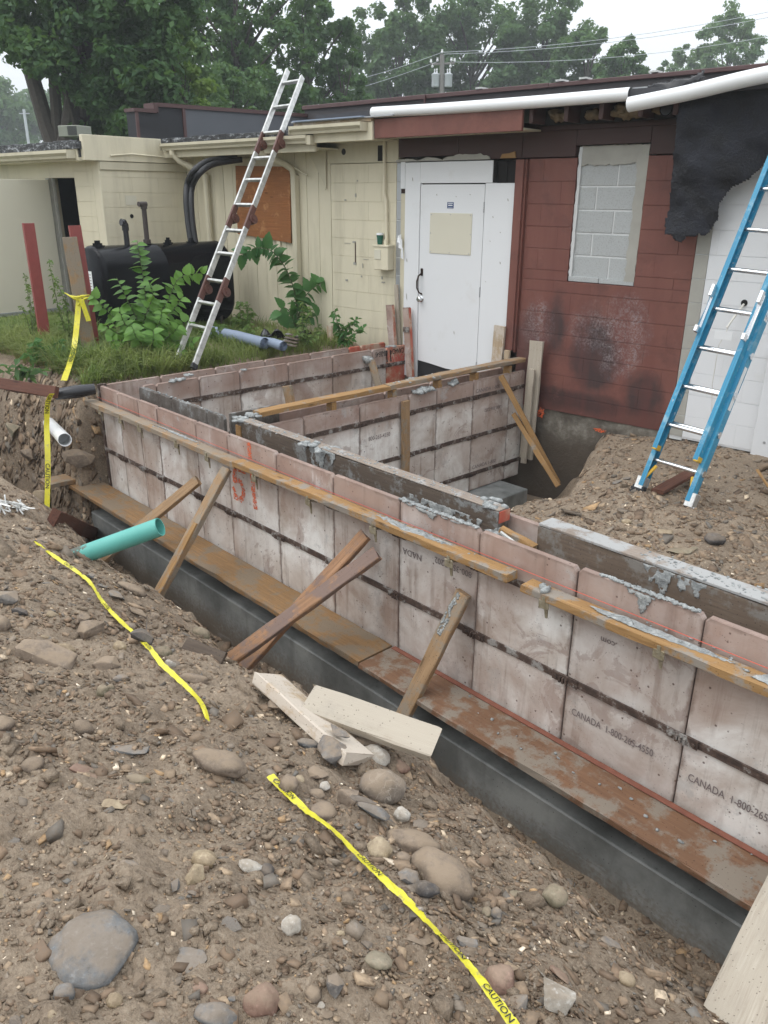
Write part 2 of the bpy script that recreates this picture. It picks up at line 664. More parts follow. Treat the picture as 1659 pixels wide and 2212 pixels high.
    M['rust'] = t.done(c, .7, t.bump(t.math('ADD', n, n2), .7, .006), metal=.15)

    t = NT('brass_clamp')
    co = t.coord('Object', rnd=True)
    n = t.noise(co, 30, 5, .7)
    c = t.ramp(n, [(.40, (.24, .20, .125)), (.6, (.36, .32, .235))])
    M['clamp'] = t.done(c, .5, t.bump(n, .3, .002), metal=.4)

    # --- concrete
    t = NT('footing_concrete')
    co = t.coord('World')
    n = t.noise(co, 2.5, 6, .6)
    n2 = t.noise(co, 40, 5, .65)
    dr = t.noise(t.coord('World', (9, 9, 1.5)), 1.0, 5)
    c = t.ramp(n, [(.36, (.115, .122, .118)), (.5, (.19, .20, .195)), (.64, (.285, .295, .285))])
    c = t.mix(t.ramp(dr, [(.55, 0), (.7, .5)]), c, (.085, .088, .086))
    c = t.mix(t.ramp(t.voro(co, 28), [(.06, .8), (.12, 0)]), c, (.05, .05, .05))
    zz = t.math('ADD', t.xyz(co)[2], t.math('MULTIPLY', t.math('SUBTRACT', n2, .5), .5))
    mr = t.n('ShaderNodeMapRange')
    t.put(mr.inputs[0], zz)
    mr.inputs[1].default_value, mr.inputs[2].default_value = -1.38, -1.56
    c = t.mix(t.math('MULTIPLY', mr.outputs[0], .8), c, (.15, .115, .082))
    ef = t.noise(t.coord('World', (3, 3, 14)), 1.0, 6, .7)
    c = t.mix(t.ramp(ef, [(.60, 0), (.70, .4)]), c, (.36, .37, .36))
    M['footing'] = t.done(c, .55, t.bump(t.math('ADD', n, n2), .3, .006))
    t = NT('wet_cement')
    co = t.coord('World')
    n = t.noise(co, 30, 6, .7)
    c = t.ramp(n, [(.35, (.19, .20, .20)), (.55, (.335, .348, .340)), (.7, (.48, .485, .465))])
    M['cement'] = t.done(c, .75, t.bump(t.math('ADD', n, t.noise(co, 130, 4)), .9, .008))
    t = NT('foundation_concrete')
    co = t.coord('World')
    n = t.noise(co, 3.5, 7, .65)
    n2 = t.noise(co, 30, 5, .7)
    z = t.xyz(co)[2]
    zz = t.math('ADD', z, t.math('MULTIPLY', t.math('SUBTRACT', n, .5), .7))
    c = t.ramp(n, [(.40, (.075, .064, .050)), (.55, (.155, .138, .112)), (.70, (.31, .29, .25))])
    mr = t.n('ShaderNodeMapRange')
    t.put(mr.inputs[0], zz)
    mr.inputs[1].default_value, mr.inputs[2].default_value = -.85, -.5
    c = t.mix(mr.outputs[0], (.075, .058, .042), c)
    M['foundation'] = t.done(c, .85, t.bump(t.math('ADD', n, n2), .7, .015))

    # --- painted and bare block
    def block(name, col, var=.06, stain=None, rough=.65, bump=.35):
        t = NT(name)
        co = t.coord('World')
        n = t.noise(co, 1.6, 5)
        n2 = t.noise(co, 90, 4, .7)
        r = t.rnd()
        c = t.mix(n, tuple(x * (1 - var) for x in col), tuple(x * (1 + var) for x in col))
        c = t.mix(t.math('MULTIPLY', r, .10), c, tuple(x * .75 for x in col))
        if stain:
            c = stain(t, co, c, n2)
        return t, c, n2, rough, bump

    def fin(key, pack):
        t, c, n2, rough, bump = pack
        M[key] = t.done(c, rough, t.bump(n2, bump, .004), spec=.4)

    def beige_st(t, co, c, n2):
        dr = t.noise(t.coord('World', (5, 5, .8)), 1.0, 6, .65)
        c = t.mix(t.ramp(dr, [(.5, 0), (.72, .35)]), c, (.33, .29, .20))
        z = t.xyz(co)[2]
        mr = t.n('ShaderNodeMapRange')
        t.put(mr.inputs[0], t.math('ADD', z, t.math('MULTIPLY', dr, -.5)))
        mr.inputs[1].default_value, mr.inputs[2].default_value = -.1, -.45
        return t.mix(t.math('MULTIPLY', mr.outputs[0], .5), c, (.22, .20, .15))
    fin('beige', block('beige_paint', (.66, .605, .455), .05, beige_st))
    fin('beige_trim', block('beige_trim_paint', (.56, .515, .385), .08, beige_st))
    M['beige_light'] = m_plain('pale_beige_steel', (.60, .57, .46), .5, .04, 3)

    def red_st(t, co, c, n2):
        # whitish bloom and sooty damp patches with a shape of their own, placed on the wall
        b = t.n('ShaderNodeVectorMath', operation='SUBTRACT')
        t.put(b.inputs[0], co)
        b.inputs[1].default_value = (E0[0], E0[1], 0)
        dt = t.n('ShaderNodeVectorMath', operation='DOT_PRODUCT')
        t.put(dt.inputs[0], b.outputs[0])
        dt.inputs[1].default_value = tuple(BX)
        s, z = dt.outputs['Value'], t.xyz(co)[2]
        warp = t.noise(co, 2.2, 6, .65)

        def blob(cs, cz, rs, rz):
            a = t.math('MULTIPLY', t.math('SUBTRACT', s, cs), 1 / rs)
            d = t.math('MULTIPLY', t.math('SUBTRACT', z, cz), 1 / rz)
            q = t.math('SQRT', t.math('ADD', t.math('MULTIPLY', a, a), t.math('MULTIPLY', d, d)))
            q = t.math('ADD', q, t.math('MULTIPLY', t.math('SUBTRACT', warp, .5), 1.35))
            return t.ramp(q, [(.50, 1.0), (.90, 0.0)])
        dk = t.math('MAXIMUM', t.math('MAXIMUM', blob(1.92, .42, .20, .46), blob(2.36, .16, .36, .50)), t.math('MAXIMUM', blob(2.92, -.14, .26, .34), blob(2.2, -.30, .80, .15)))
        c = t.mix(t.math('MULTIPLY', blob(1.62, .12, .2, .6), .7), c, (.075, .04, .037))
        c = t.mix(t.math('MULTIPLY', dk, .9), c, (.038, .026, .026))
        wh = t.math('MAXIMUM', blob(2.66, .38, .32, .46), t.math('MAXIMUM', t.math('MULTIPLY', blob(1.72, .42, .24, .34), .7), t.math('MULTIPLY', blob(2.3, .45, .35, .28), .6)))
        sp = t.ramp(t.noise(co, 48, 6, .8), [(.44, .0), (.60, .95)])
        sp = t.math('MULTIPLY', sp, t.ramp(t.noise(co, 9, 6, .7), [(.36, .1), (.6, 1)]))
        c = t.mix(t.math('MULTIPLY', wh, sp), c, (.32, .285, .29))
        # wet foot of the wall
        mr = t.n('ShaderNodeMapRange')
        t.put(mr.inputs[0], t.math('ADD', z, t.math('MULTIPLY', warp, -.3)))
        mr.inputs[1].default_value, mr.inputs[2].default_value = -.32, -.47
        c = t.mix(t.math('MULTIPLY', mr.outputs[0], .55), c, (.07, .03, .026))
        dr = t.noise(t.coord('World', (7, 7, .6)), 1.0, 5)
        c = t.mix(t.ramp(t.noise(co, 2.6, 7, .72, .5), [(.50, 0), (.66, .6)]), c, (.095, .040, .033))
        c = t.mix(t.ramp(t.noise(co, 4.3, 7, .75), [(.60, 0), (.70, .35)]), c, (.27, .135, .11))
        return t.mix(t.ramp(dr, [(.45, 0), (.72, .5)]), c, (.13, .042, .034))
    fin('red', block('red_brown_paint', (.175, .068, .051), .18, red_st, .6))
    fin('eave_shade_and_scar', block('maroon_eave_shade_and_scar', (.050, .022, .018), .15, None, .55))  # near-black tone has the eave's shade painted in; also colours one wall scar

    def grey_st(t, co, c, n2):
        c = t.mix(t.ramp(n2, [(.50, 0), (.66, .5)]), c, (.22, .215, .20))
        return t.mix(t.ramp(t.noise(co, 3, 6, .7), [(.55, 0), (.75, .4)]), c, (.24, .22, .17))
    fin('grey_block', block('bare_grey_block', (.41, .425, .42), .05, grey_st, .85, .6))
    M['mortar'] = m_plain('mortar', (.56, .57, .56), .9, .08, 20)
    M['parge'] = m_plain('smeared_mortar', (.35, .34, .30), .9, .22, 6)

    def white_st(t, co, c, n2):
        return t.mix(t.ramp(t.noise(co, 2.4, 7, .7), [(.58, 0), (.74, .4)]), c, (.53, .51, .46))
    fin('white', block('white_paint', (.70, .71, .715), .02, white_st, .5, .15))
    M['board_edge'] = m_plain('soiled_white_paint', (.62, .60, .54), .7, .2, 6)
    M['steel_grey'] = m_plain('galvanised_steel', (.42, .43, .44), .45, .12, 6, metal=.6)
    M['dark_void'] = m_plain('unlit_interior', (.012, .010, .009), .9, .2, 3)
    M['black_tar'] = m_plain('black_rubber', (.018, .018, .02), .55, .3, 6)
    t = NT('tar_paper')
    co = t.coord('Object')
    n = t.noise(co, 5, 7, .7)
    n2 = t.noise(co, 45, 5, .7)
    c = t.ramp(n, [(.35, (.006, .0065, .009)), (.6, (.022, .024, .034))])
    c = t.mix(t.ramp(n2, [(.62, 0), (.74, .35)]), c, (.10, .105, .12))
    M['tar_paper'] = t.done(c, t.ramp(n, [(.35, .35), (.6, .7)]), t.bump(t.math('ADD', n, n2), .9, .02), spec=.5)
    t = NT('roof_edge_tar')
    co = t.coord('World')
    n = t.noise(t.coord('World', (1, 1, 3)), 7, 7, .8)
    c = t.ramp(n, [(.46, (.02, .02, .022)), (.54, (.06, .063, .067)), (.62, (.42, .44, .46))])
    M['roof_edge'] = t.done(c, .6, t.bump(n, .6, .01))
    M['roof'] = m_plain('roof_membrane', (.05, .05, .055), .8, .2, 4)
    M['parapet'] = m_plain('brown_grey_parapet', (.058, .052, .054), .7, .2, 3)
    M['parapet_cap'] = m_plain('brown_metal_cap', (.085, .042, .040), .5, .2, 4)
    M['panel_grey'] = m_plain('grey_cladding', (.105, .112, .125), .7, .12, 3)
    M['panel_black'] = m_plain('black_cladding', (.020, .021, .025), .7, .2, 3)
    M['pvc_white'] = m_plain('white_plastic', (.76, .77, .77), .35, .03, 4)
    M['pvc_dirty'] = m_plain('weathered_white_pvc', (.62, .60, .54), .4, .12, 6)
    t = NT('green_pipe_plastic')
    co = t.coord('Object')
    n = t.noise(co, 26, 6, .75)
    x = t.xyz(co)[0]
    mr = t.n('ShaderNodeMapRange')
    t.put(mr.inputs[0], t.math('ADD', x, t.math('MULTIPLY', t.math('SUBTRACT', n, .5), .5)))
    mr.inputs[1].default_value, mr.inputs[2].default_value = .16, .05
    c = t.mix(t.noise(co, 5, 3), (.085, .35, .30), (.12, .41, .36))
    c = t.mix(t.math('MULTIPLY', t.ramp(mr.outputs[0], [(.4, 0), (.6, 1)]), .9), c, (.09, .07, .05))
    c = t.mix(t.ramp(n, [(.64, 0), (.74, .5)]), c, (.22, .25, .19))
    M['green_pipe'] = t.done(c, .5, t.bump(n, .2, .002))
    t = NT('yellow_tape_plastic')
    co = t.coord('World')
    c = t.mix(t.noise(co, 14, 3), (.56, .50, .03), (.70, .64, .04))
    c = t.mix(t.ramp(t.noise(co, 38, 6, .75), [(.56, 0), (.66, .85)]), c, (.30, .24, .15))
    M['tape'] = t.done(c, .3, t.bump(t.noise(co, 60, 3), .4, .004))
    M['ink'] = m_plain('black_print', (.015, .015, .015), .6, .1, 5)
    M['faded_ink'] = m_plain('faded_grey_print', (.20, .165, .16), .8, .2, 30)
    M['red_ink'] = m_plain('faded_red_print', (.50, .10, .08), .8, .15, 30)
    t = NT('orange_spray_paint')
    co = t.coord('World')
    n = t.noise(co, 45, 5, .7)
    t.bsdf.inputs['Alpha'].default_value = 1
    t.put(t.bsdf.inputs['Alpha'], t.ramp(n, [(.40, .08), (.58, .85)]))
    M['spray'] = t.done(t.mix(n, (.72, .13, .045), (.80, .17, .06)), .75)
    M['tank'] = m_plain('black_tank_paint', (.005, .0055, .007), .2, .3, 3, bump=.03, spec=.14)
    M['label_white'] = m_plain('white_label', (.75, .76, .76), .5, .03, 5)
    M['blue_label'] = m_plain('blue_label', (.02, .05, .16), .5, .1, 5)
    M['pipe_rust'] = m_plain('rusty_pipe', (.05, .038, .033), .7, .4, 20)
    M['post_red'] = m_plain('red_primer_paint', (.24, .052, .045), .55, .25, 14)
    t = NT('alu')
    co = t.coord('Object', rnd=True)
    n = t.noise(co, 14, 6, .7)
    c = t.ramp(n, [(.35, (.42, .42, .40)), (.6, (.66, .66, .64))])
    M['alu'] = t.done(c, .42, t.bump(n, .15, .002), metal=.65)
    M['alu_dark'] = m_plain('brown_hinge_paint', (.095, .038, .028), .5, .3, 12)
    t = NT('blue_fibreglass')
    co = t.coord('Object')
    n = t.noise(t.coord('Object', (1.5, 30, 30)), 1.0, 5)
    n2 = t.noise(co, 7, 7, .7)
    c = t.ramp(n, [(.35, (.018, .19, .33)), (.65, (.035, .28, .44))])
    c = t.mix(t.ramp(n2, [(.54, 0), (.66, .65)]), c, (.28, .42, .48))
    c = t.mix(t.ramp(t.noise(co, 22, 6, .75), [(.60, 0), (.68, .7)]), c, (.45, .46, .44))
    M['blue_rail'] = t.done(c, .45, t.bump(n2, .1, .002))
    M['yellow_cap'] = m_plain('yellow_plastic', (.62, .38, .03), .5, .1, 8)
    M['rubber'] = m_plain('black_rubber_tread', (.02, .02, .022), .7, .2, 12)
    M['chrome'] = m_plain('bright_steel', (.72, .73, .74), .22, .04, 5, metal=.95)
    M['dark_metal'] = m_plain('dark_bronze', (.045, .028, .022), .3, .15, 8, metal=.8)
    M['cup_green'] = m_plain('green_paper_cup', (.012, .10, .065), .5, .06, 6)
    M['blue_foam'] = m_plain('blue_grey_foam', (.24, .29, .38), .6, .15, 12)
    M['black_plastic'] = m_plain('black_plastic_sheet', (.018, .018, .021), .25, .3, 9)
    M['insulation'] = m_plain('fibre_insulation', (.17, .125, .07), .95, .45, 14, bump=.8)
    M['plywood'] = m_wood('plywood_sheet', (.40, .165, .055), (.24, .085, .028), (.42, .20, .08), .1)
    M['dull_red'] = m_plain('worn_red_edge_paint', (.20, .072, .045), .75, .45, 18)
    M['string'] = m_plain('red_mason_line', (.62, .10, .06), .7, .05, 4)
    M['wire_pole'] = m_plain('grey_pole_wood', (.20, .19, .175), .85, .15, 6)
    M['transformer'] = m_plain('grey_enamel', (.50, .53, .55), .5, .05, 4)
    M['ac_grey'] = m_plain('grey_green_sheet_metal', (.23, .24, .19), .6, .1, 4)
    M['bark'] = m_plain('bark', (.065, .055, .046), .95, .4, 14, bump=1.0)

    def foliage(name, a, b, rough=.55):
        t = NT(name)
        co = t.coord('World')
        n = t.noise(co, 1.1, 4)
        n2 = t.noise(co, 7, 3)
        c = t.mix(t.ramp(t.math('ADD', t.math('MULTIPLY', n, .7), t.math('MULTIPLY', n2, .3)), [(.36, 0), (.64, 1)]), a, b)
        mat = t.done(c, rough, spec=.3)
        t.bsdf.inputs['Transmission Weight'].default_value = 0
        tr = t.n('ShaderNodeBsdfTranslucent')
        t.put(tr.inputs[0], t.mix(.5, c, (.16, .26, .03)))
        ms = t.n('ShaderNodeMixShader')
        ms.inputs[0].default_value = .40
        t.t.links.new(t.bsdf.outputs[0], ms.inputs[1])
        t.t.links.new(tr.outputs[0], ms.inputs[2])
        t.t.links.new(ms.outputs[0], t.out.inputs[0])
        M[name] = mat
    foliage('leaf_dark', (0.035, 0.090, 0.035), (0.099, 0.196, 0.058))
    foliage('leaf_mid', (0.058, 0.128, 0.052), (0.131, 0.225, 0.084))
    foliage('leaf_yellow', (0.123, 0.232, 0.043), (0.246, 0.348, 0.080))
    foliage('leaf_pine', (0.087, 0.174, 0.080), (0.189, 0.290, 0.116))
    foliage('leaf_weed', (.075, .19, .035), (.17, .33, .065), .4)
    foliage('leaf_weed_dark', (.055, .165, .055), (.11, .25, .078), .4)
    foliage('leaf_small', (.11, .19, .05), (.19, .28, .085), .5)
    foliage('grass', (.11, .18, .05), (.29, .33, .11), .6)
    foliage('grass_dry', (.26, .22, .09), (.40, .33, .15), .7)
    M['stem'] = m_plain('weed_stem', (.10, .13, .05), .7, .3, 10)
    t = NT('far_ground')
    co = t.coord('World')
    c = t.mix(t.noise(co, .3, 5), (.035, .055, .02), (.07, .085, .035))
    M['far_ground'] = t.done(c, .95)


materials()

# ================================================================== terrain
EDGE_X = [-9, -5.9, -5.0, -4.0, -3.16, -2.3, -1.9, -1.45, -1.12, -0.6, 1]
EDGE_S = [.02, .03, -.12, -.05, -.14, .0, .10, .03, .01, -.04, -.03]


def height(x, y):
    x, y = np.asarray(x, float), np.asarray(y, float)
    floor = np.interp(x, [-7.5, -5, -3.5, -2], [-1.60, -1.64, -1.56, -1.49]) + fbm(x, y, 2.5, 4, 21) * .07
    w = fbm(x, y, 1.3, 4, 3) * .13
    yy = y - np.interp(x, EDGE_X, EDGE_S) + w
    md = np.interp(yy, [-3, 0, .6, 1.3, 1.72, 1.93, 2.14, 2.40, 2.55], [.12, .08, .02, -.20, -.41, -.60, -.98, -1.50, -1.8])
    md = md + fbm(x, y, 2.0, 3, 4) * .085 + fbm(x, y, 6.5, 4, 5) * .050 + np.maximum(0, fbm(x, y, 14, 3, 7) - .05) * .05 + fbm(x, y, 30, 3, 6) * .018
    z = np.maximum(md, floor)
    d = np.minimum(-7.24 - x, y - 2.78) + fbm(x, y, 1.8, 4, 8) * .16 + fbm(x, y, 9, 3, 9) * .05
    bank = np.interp(d, [-.16, -.06, .05, .16, .35, .9], [-1.8, -1.25, -.55, -.20, -.07, -.02])
    bank = bank + fbm(x, y, 3, 4, 10) * .03 + fbm(x, y, 22, 2, 12) * .012
    z = np.where((y > 2.3) & (x < -7.1), np.maximum(z, bank), z)
    inside = (x > -7.14) & (y > 2.95)
    xe = np.interp(y, [3.4, 4.3, 4.8, 5.2, 5.8, 6.3, 6.85], [-3.7, -3.5, -3.5, -3.45, -3.55, -3.75, -4.0]) + fbm(x, y, 3, 4, 14) * .22
    rt = np.interp(x - xe, [-.75, -.5, -.2, 0, .35, 1.2], [-1.5, -1.38, -1.0, -.60, -.52, -.50])
    rt = rt + fbm(x, y, 1.6, 3, 15) * .07 + fbm(x, y, 6, 4, 16) * .04 + fbm(x, y, 24, 3, 17) * .015
    rt = rt + np.interp(y, [6.2, 6.9], [0, .05])
    rt = np.where(y < 3.37, -1.52, rt)
    ins = np.where(x < -4.75, np.where((x < -5.4) & (y > 3.3), -1.0, -1.45), rt)
    return np.where(inside, ins, z)


gx = np.concatenate([np.arange(-13, -9, .08), np.arange(-9, -3, .03), np.arange(-3, .3, .015), np.arange(.3, 3.1, .08)])
gy = np.concatenate([np.arange(-2.5, .1, .06), np.arange(.1, 2.6, .016), np.arange(2.6, 4, .03), np.arange(4, 9.1, .05)])
GXX, GYY = np.meshgrid(gx, gy, indexing='ij')
GZ = height(GXX, GYY)


def gz(x, y):
    x, y = np.asarray(x, float), np.asarray(y, float)
    i = np.clip(np.searchsorted(gx, x) - 1, 0, len(gx) - 2)
    j = np.clip(np.searchsorted(gy, y) - 1, 0, len(gy) - 2)
    fx = np.clip((x - gx[i]) / (gx[i + 1] - gx[i]), 0, 1)
    fy = np.clip((y - gy[j]) / (gy[j + 1] - gy[j]), 0, 1)
    return (GZ[i, j] * (1 - fx) + GZ[i + 1, j] * fx) * (1 - fy) + (GZ[i, j + 1] * (1 - fx) + GZ[i + 1, j + 1] * fx) * fy


def ground_at(u, v):
    """where the sight line through (u, v) meets the terrain"""
    d = ray(u, v)
    d = d / np.linalg.norm(d)
    t = np.arange(.6, 16, .012)
    P = EYE[None] + d[None] * t[:, None]
    under = P[:, 2] < gz(P[:, 0], P[:, 1])
    k = int(np.argmax(under)) if under.any() else len(t) - 1
    return Vector(P[k])


def normal_at(x, y, e=.06):
    dx = (gz(x + e, y) - gz(x - e, y)) / (2 * e)
    dy = (gz(x, y + e) - gz(x, y - e)) / (2 * e)
    return Vector((-float(dx), -float(dy), 1)).normalized()


def make_ground():
    nx, ny = len(gx), len(gy)
    jx = fbm(GXX, GYY + GZ * 2, 11, 3, 30) * .02
    jy = fbm(GXX, GYY + GZ * 2, 11, 3, 33) * .02
    V = np.stack([GXX + jx, GYY + jy, GZ], -1).reshape(-1, 3)
    idx = np.arange(nx * ny).reshape(nx, ny)
    Fq = np.stack([idx[:-1, :-1], idx[1:, :-1], idx[1:, 1:], idx[:-1, 1:]], -1).reshape(-1, 4)
    o = bpy.data.objects.new('dirt_ground', np_mesh('dirt_ground', V, Fq, M['dirt'], smooth=True))
    tag(link(o), kind='structure')
    # the land beyond, out to the horizon
    x0, x1, y0, y1, R = gx[0] + .2, gx[-1] - .1, gy[0] + .1, gy[-1] - .2, 420
    mb = MB()
    z = -.06
    ring = [(x0, y0), (x1, y0), (x1, y1), (x0, y1)]
    big = [(-R, -R), (R, -R), (R, R), (-R, R)]
    vs = [(p[0], p[1], z) for p in ring] + [(p[0], p[1], z) for p in big]
    mb.add(vs, [(i, (i + 1) % 4, (i + 1) % 4 + 4, i + 4) for i in range(4)])
    tag(mb.build('far_ground', M['far_ground']), kind='structure')


make_ground()

# haze: a little rain mist between the camera and the far trees
tz = NT('mist')
tz.t.nodes.remove(tz.bsdf)
pv = tz.n('ShaderNodeVolumePrincipled')
pv.inputs['Color'].default_value = (.90, .95, .97, 1)
pv.inputs['Density'].default_value = .0019
tz.t.links.new(pv.outputs[0], tz.out.inputs['Volume'])
hz = MB().box(-415, 415, -415, 415, -3, 40).build('haze', tz.mat)
tag(hz, kind='stuff')

# ================================================================== building
bld = thing('block_building', 'long low block building, beige at left, white door, red-brown and white at right', 'building', BM)


def bpart(name, mb, mat, parent=None, smooth=False):
    """mb in building coordinates"""
    return mb.build(name, mat, parent or bld, BM, smooth)


def strip_rects(s0, s1, z0, z1, holes):
    segs = [(s0, s1)]
    for h in holes:
        if h[2] < (z0 + z1) / 2 < h[3]:
            out = []
            for a, b in segs:
                if h[1] <= a or h[0] >= b:
                    out.append((a, b))
                else:
                    if h[0] > a:
                        out.append((a, h[0]))
                    if h[1] < b:
                        out.append((h[1], b))
            segs = out
    return [q for q in segs if q[1] - q[0] > .05]


BLOCK_CACHE = {}


def block_object(w, h, t, mat, gap, vj=.05):
    key = (round(w, 2), round(h, 2), mat.name)
    if key not in BLOCK_CACHE:
        g = gap / 2
        c = .0012 if vj < 1 else .004
        mb = MB()
        x0, x1, z0, z1 = g * vj, w - g * vj, g, h - g
        vs = [(x0, c, z0), (x1, c, z0), (x1, c, z1), (x0, c, z1),
              (x0 + c, 0, z0 + c), (x1 - c, 0, z0 + c), (x1 - c, 0, z1 - c), (x0 + c, 0, z1 - c),
              (x0, t, z0), (x1, t, z0), (x1, t, z1), (x0, t, z1)]
        fs = [(4, 5, 6, 7)]
        for i in range(4):
            j = (i + 1) % 4
            fs += [(i, j, j + 4, i + 4), (j, i, i + 8, j + 8)]
        mb.add(vs, fs)
        BLOCK_CACHE[key] = mb.mesh('block', mat)
    return bpy.data.objects.new('block', BLOCK_CACHE[key])


def block_wall(name, FM, s0, s1, z0, z1, mat, backmat, course=.205, blen=.41, off=0.0, gap=.007, holes=(), depth=.03, thick=.18, vj=.05):
    """FM: frame with x along the wall, -y out of it; backing wall part plus single blocks"""
    mb = MB()
    zt = z1
    k = 0
    spans = sorted({z0, z1, *[h[2] for h in holes], *[h[3] for h in holes]})
    spans = [z for z in spans if z0 <= z <= z1]
    for a, b in zip(spans[:-1], spans[1:]):
        for q in strip_rects(s0, s1, a, b, holes):
            mb.box(q[0], q[1], .0055, thick, a, b)
    back = mb.build(name, backmat, bld, BM @ FM)
    while zt > z0 + .04:
        nxt = z1 - course * (math.floor((z1 - zt + .02) / course) + 1)
        cuts_ = [h_ for h in holes for h_ in (h[2], h[3]) if nxt + .02 < h_ < zt - .02]
        zb = max([z0, nxt] + cuts_)
        k = int(round((z1 - zt) / course - .2))
        for a, b in strip_rects(s0, s1, zb, zt, holes):
            o = off + (k % 2) * blen / 2
            e = [a] + [x for x in np.arange(math.floor((a - o) / blen) * blen + o, b + blen, blen) if a + .06 < x < b - .06] + [b]
            for p, q in zip(e[:-1], e[1:]):
                ob = block_object(q - p, zt - zb, depth, mat, gap, vj)
                link(ob, BM @ FM @ Matrix.Translation((p, RNG.uniform(-.0012, .0008), zb)), back)
        zt = zb
    return back


I = Matrix.Identity(4)
# beige block panel, its header board, the bare end strip
block_wall('beige_block_wall', I, -1.27, -.235, -.30, 1.98, M['beige'], M['beige'], gap=.004, off=-1.27 + .2)
bpart('header_board', MB().box(-1.30, -.20, -.012, .1, 1.985, 2.26, c=.004), M['beige_trim'])
block_wall('bare_block_strip', I, -.232, -.152, -.30, 1.98, M['steel_grey'], M['mortar'], course=.2, gap=.010, off=-.5, vj=1)
bpart('door_trim', MB().box(-.150, -.085, -.02, .1, -.30, 1.66, c=.003), M['beige_trim'])
bpart('wall_sheathing', MB().box(-.150, -.085, -.03, .1, 1.71, 1.985, c=.003), M['white'])
bpart('bare_block', MB().box(-.150, -.06, -.015, .05, 1.663, 1.707), M['dark_metal'])
# white boarded door surround
wf = MB()
wf.box(-.082, .132, -.030, .06, -.36, 1.975, c=.003)
wf.box(.132, 1.075, -.030, .06, 1.765, 1.975, c=.003)
wf.box(.992, 1.355, -.030, .06, -.20, 1.762, c=.003)
bpart('door_surround', wf, M['white'])
bpart('wall_vent', MB().box(1.08, 1.355, .03, .08, 1.77, 1.975).box(1.08, 1.095, -.028, .03, 1.77, 1.975).box(1.21, 1.216, .015, .03, 1.77, 1.975), M['dark_void'])
rag = [(-.21, 1.985)]
for i in range(34):
    s = -.2 + 1.23 * i / 33
    rag.append((s, 2.015 + .025 * float(vnoise(np.array([i * .35]), np.array([3.0]))[()][0]) * 2 + RNG.uniform(-.003, .003) + (.022 if 17 < i < 31 else 0)))
rag.append((1.04, 1.985))
bpart('peeled_board_edge', MB().prism(rag, .012, Matrix.Translation((0, -.042, 0))), M['parge'])
bpart('bare_wood_patch', MB().prism([(1.16, 1.99), (1.18, 2.03), (1.27, 2.035), (1.33, 2.05), (1.345, 1.99)], .01, Matrix.Translation((0, -.04, 0))), M['wood_orange'])
# door
bpart('door_gap', MB().box(.130, .995, .012, .05, -.36, 1.77), M['dark_void'])
door = bpart('white_door', MB().prism([(.140, -.155), (.30, -.168), (.56, -.20), (.984, -.20), (.984, 1.753), (.140, 1.753)], .035, Matrix.Translation((0, -.024, 0))), M['white'])
bpart('door_panel', MB().box(.282, .842, -.030, -.0241, 1.05, 1.468, c=.001), M['beige_light'], door)
sc = MB()
for x, z in [(.30, 1.45), (.56, 1.455), (.82, 1.452), (.295, 1.26), (.83, 1.26), (.30, 1.065), (.56, 1.065), (.82, 1.065)]:
    sc.lathe([(.006, 0), (.006, .003), (.003, .005)], 8, Matrix.Translation((x, -.030, z)) @ Matrix.Rotation(rad(90), 4, 'X'))
bpart('panel_screw', sc, M['steel_grey'], door)
st = bpart('door_sticker', MB().box(.508, .592, -.0262, -.0241, 1.515, 1.578), M['blue_label'], door)
bpart('sticker_print', MB().box(.518, .582, -.0272, -.0263, 1.563, 1.570).box(.522, .578, -.0272, -.0263, 1.540, 1.552).box(.518, .582, -.0272, -.0263, 1.521, 1.524), M['label_white'], door)
hb = MB()
hb.box(.165, .198, -.034, -.0241, .80, .88, c=.003)
hb.tube([(.182, -.03, .83), (.172, -.075, .80), (.16, -.085, .74), (.162, -.085, .67), (.178, -.07, .62), (.186, -.03, .60)], [.009, .010, .011, .010, .009, .010], 8)
bpart('door_handle', hb, M['dark_metal'], door, True)
bpart('door_knob', MB().lathe([(.033, 0), (.034, .006), (.02, .012), (.016, .03), (.028, .04), (.030, .055), (.02, .065)], 18, Matrix.Translation((.180, -.0241, .545)) @ Matrix.Rotation(rad(90), 4, 'X')), M['chrome'], door, True)
for z in (1.53, .68, -.12):
    h = MB()
    for i in range(5):
        h.tube([(.988, -.032, z - .05 + i * .021), (.988, -.032, z - .031 + i * .021)], .007, 8)
    bpart('hinge', h, M['steel_grey'], door)
bpart('door_kick_void', MB().box(.132, .992, -.004, .011, -.62, -.12), M['black_tar'])
bpart('door_sill', MB().box(.05, 1.05, -.16, .01, -.42, -.365, c=.006), M['foundation'])
dm = MB()
for (x, z, l) in [(-.045, .98, .05), (-.04, .60, .09), (-.05, .32, .02), (1.10, 1.45, .02), (1.08, 1.21, .012), (1.22, 1.01, .03), (1.27, 1.62, .03), (.36, 1.66, .02), (.62, 1.64, .012), (.80, 1.66, .012), (1.05, .80, .01), (.02, 1.83, .05), (.66, .24, .04), (-.06, .05, .07), (1.2, 1.3, .012)]:
    dm.add([(x, -.0335, z), (x + .012, -.0335, z - .3 * l), (x + .015, -.0335, z - l), (x + .003, -.0335, z - .7 * l)], [(0, 1, 2, 3)])
bpart('paint_chip', dm, M['parge'])
# batten between the door surround and the red wall
bpart('corner_batten', MB().box(1.362, 1.455, -.062, .02, .12, 1.975, c=.004).box(1.455, 1.476, -.035, .02, .10, 1.975), M['red'])
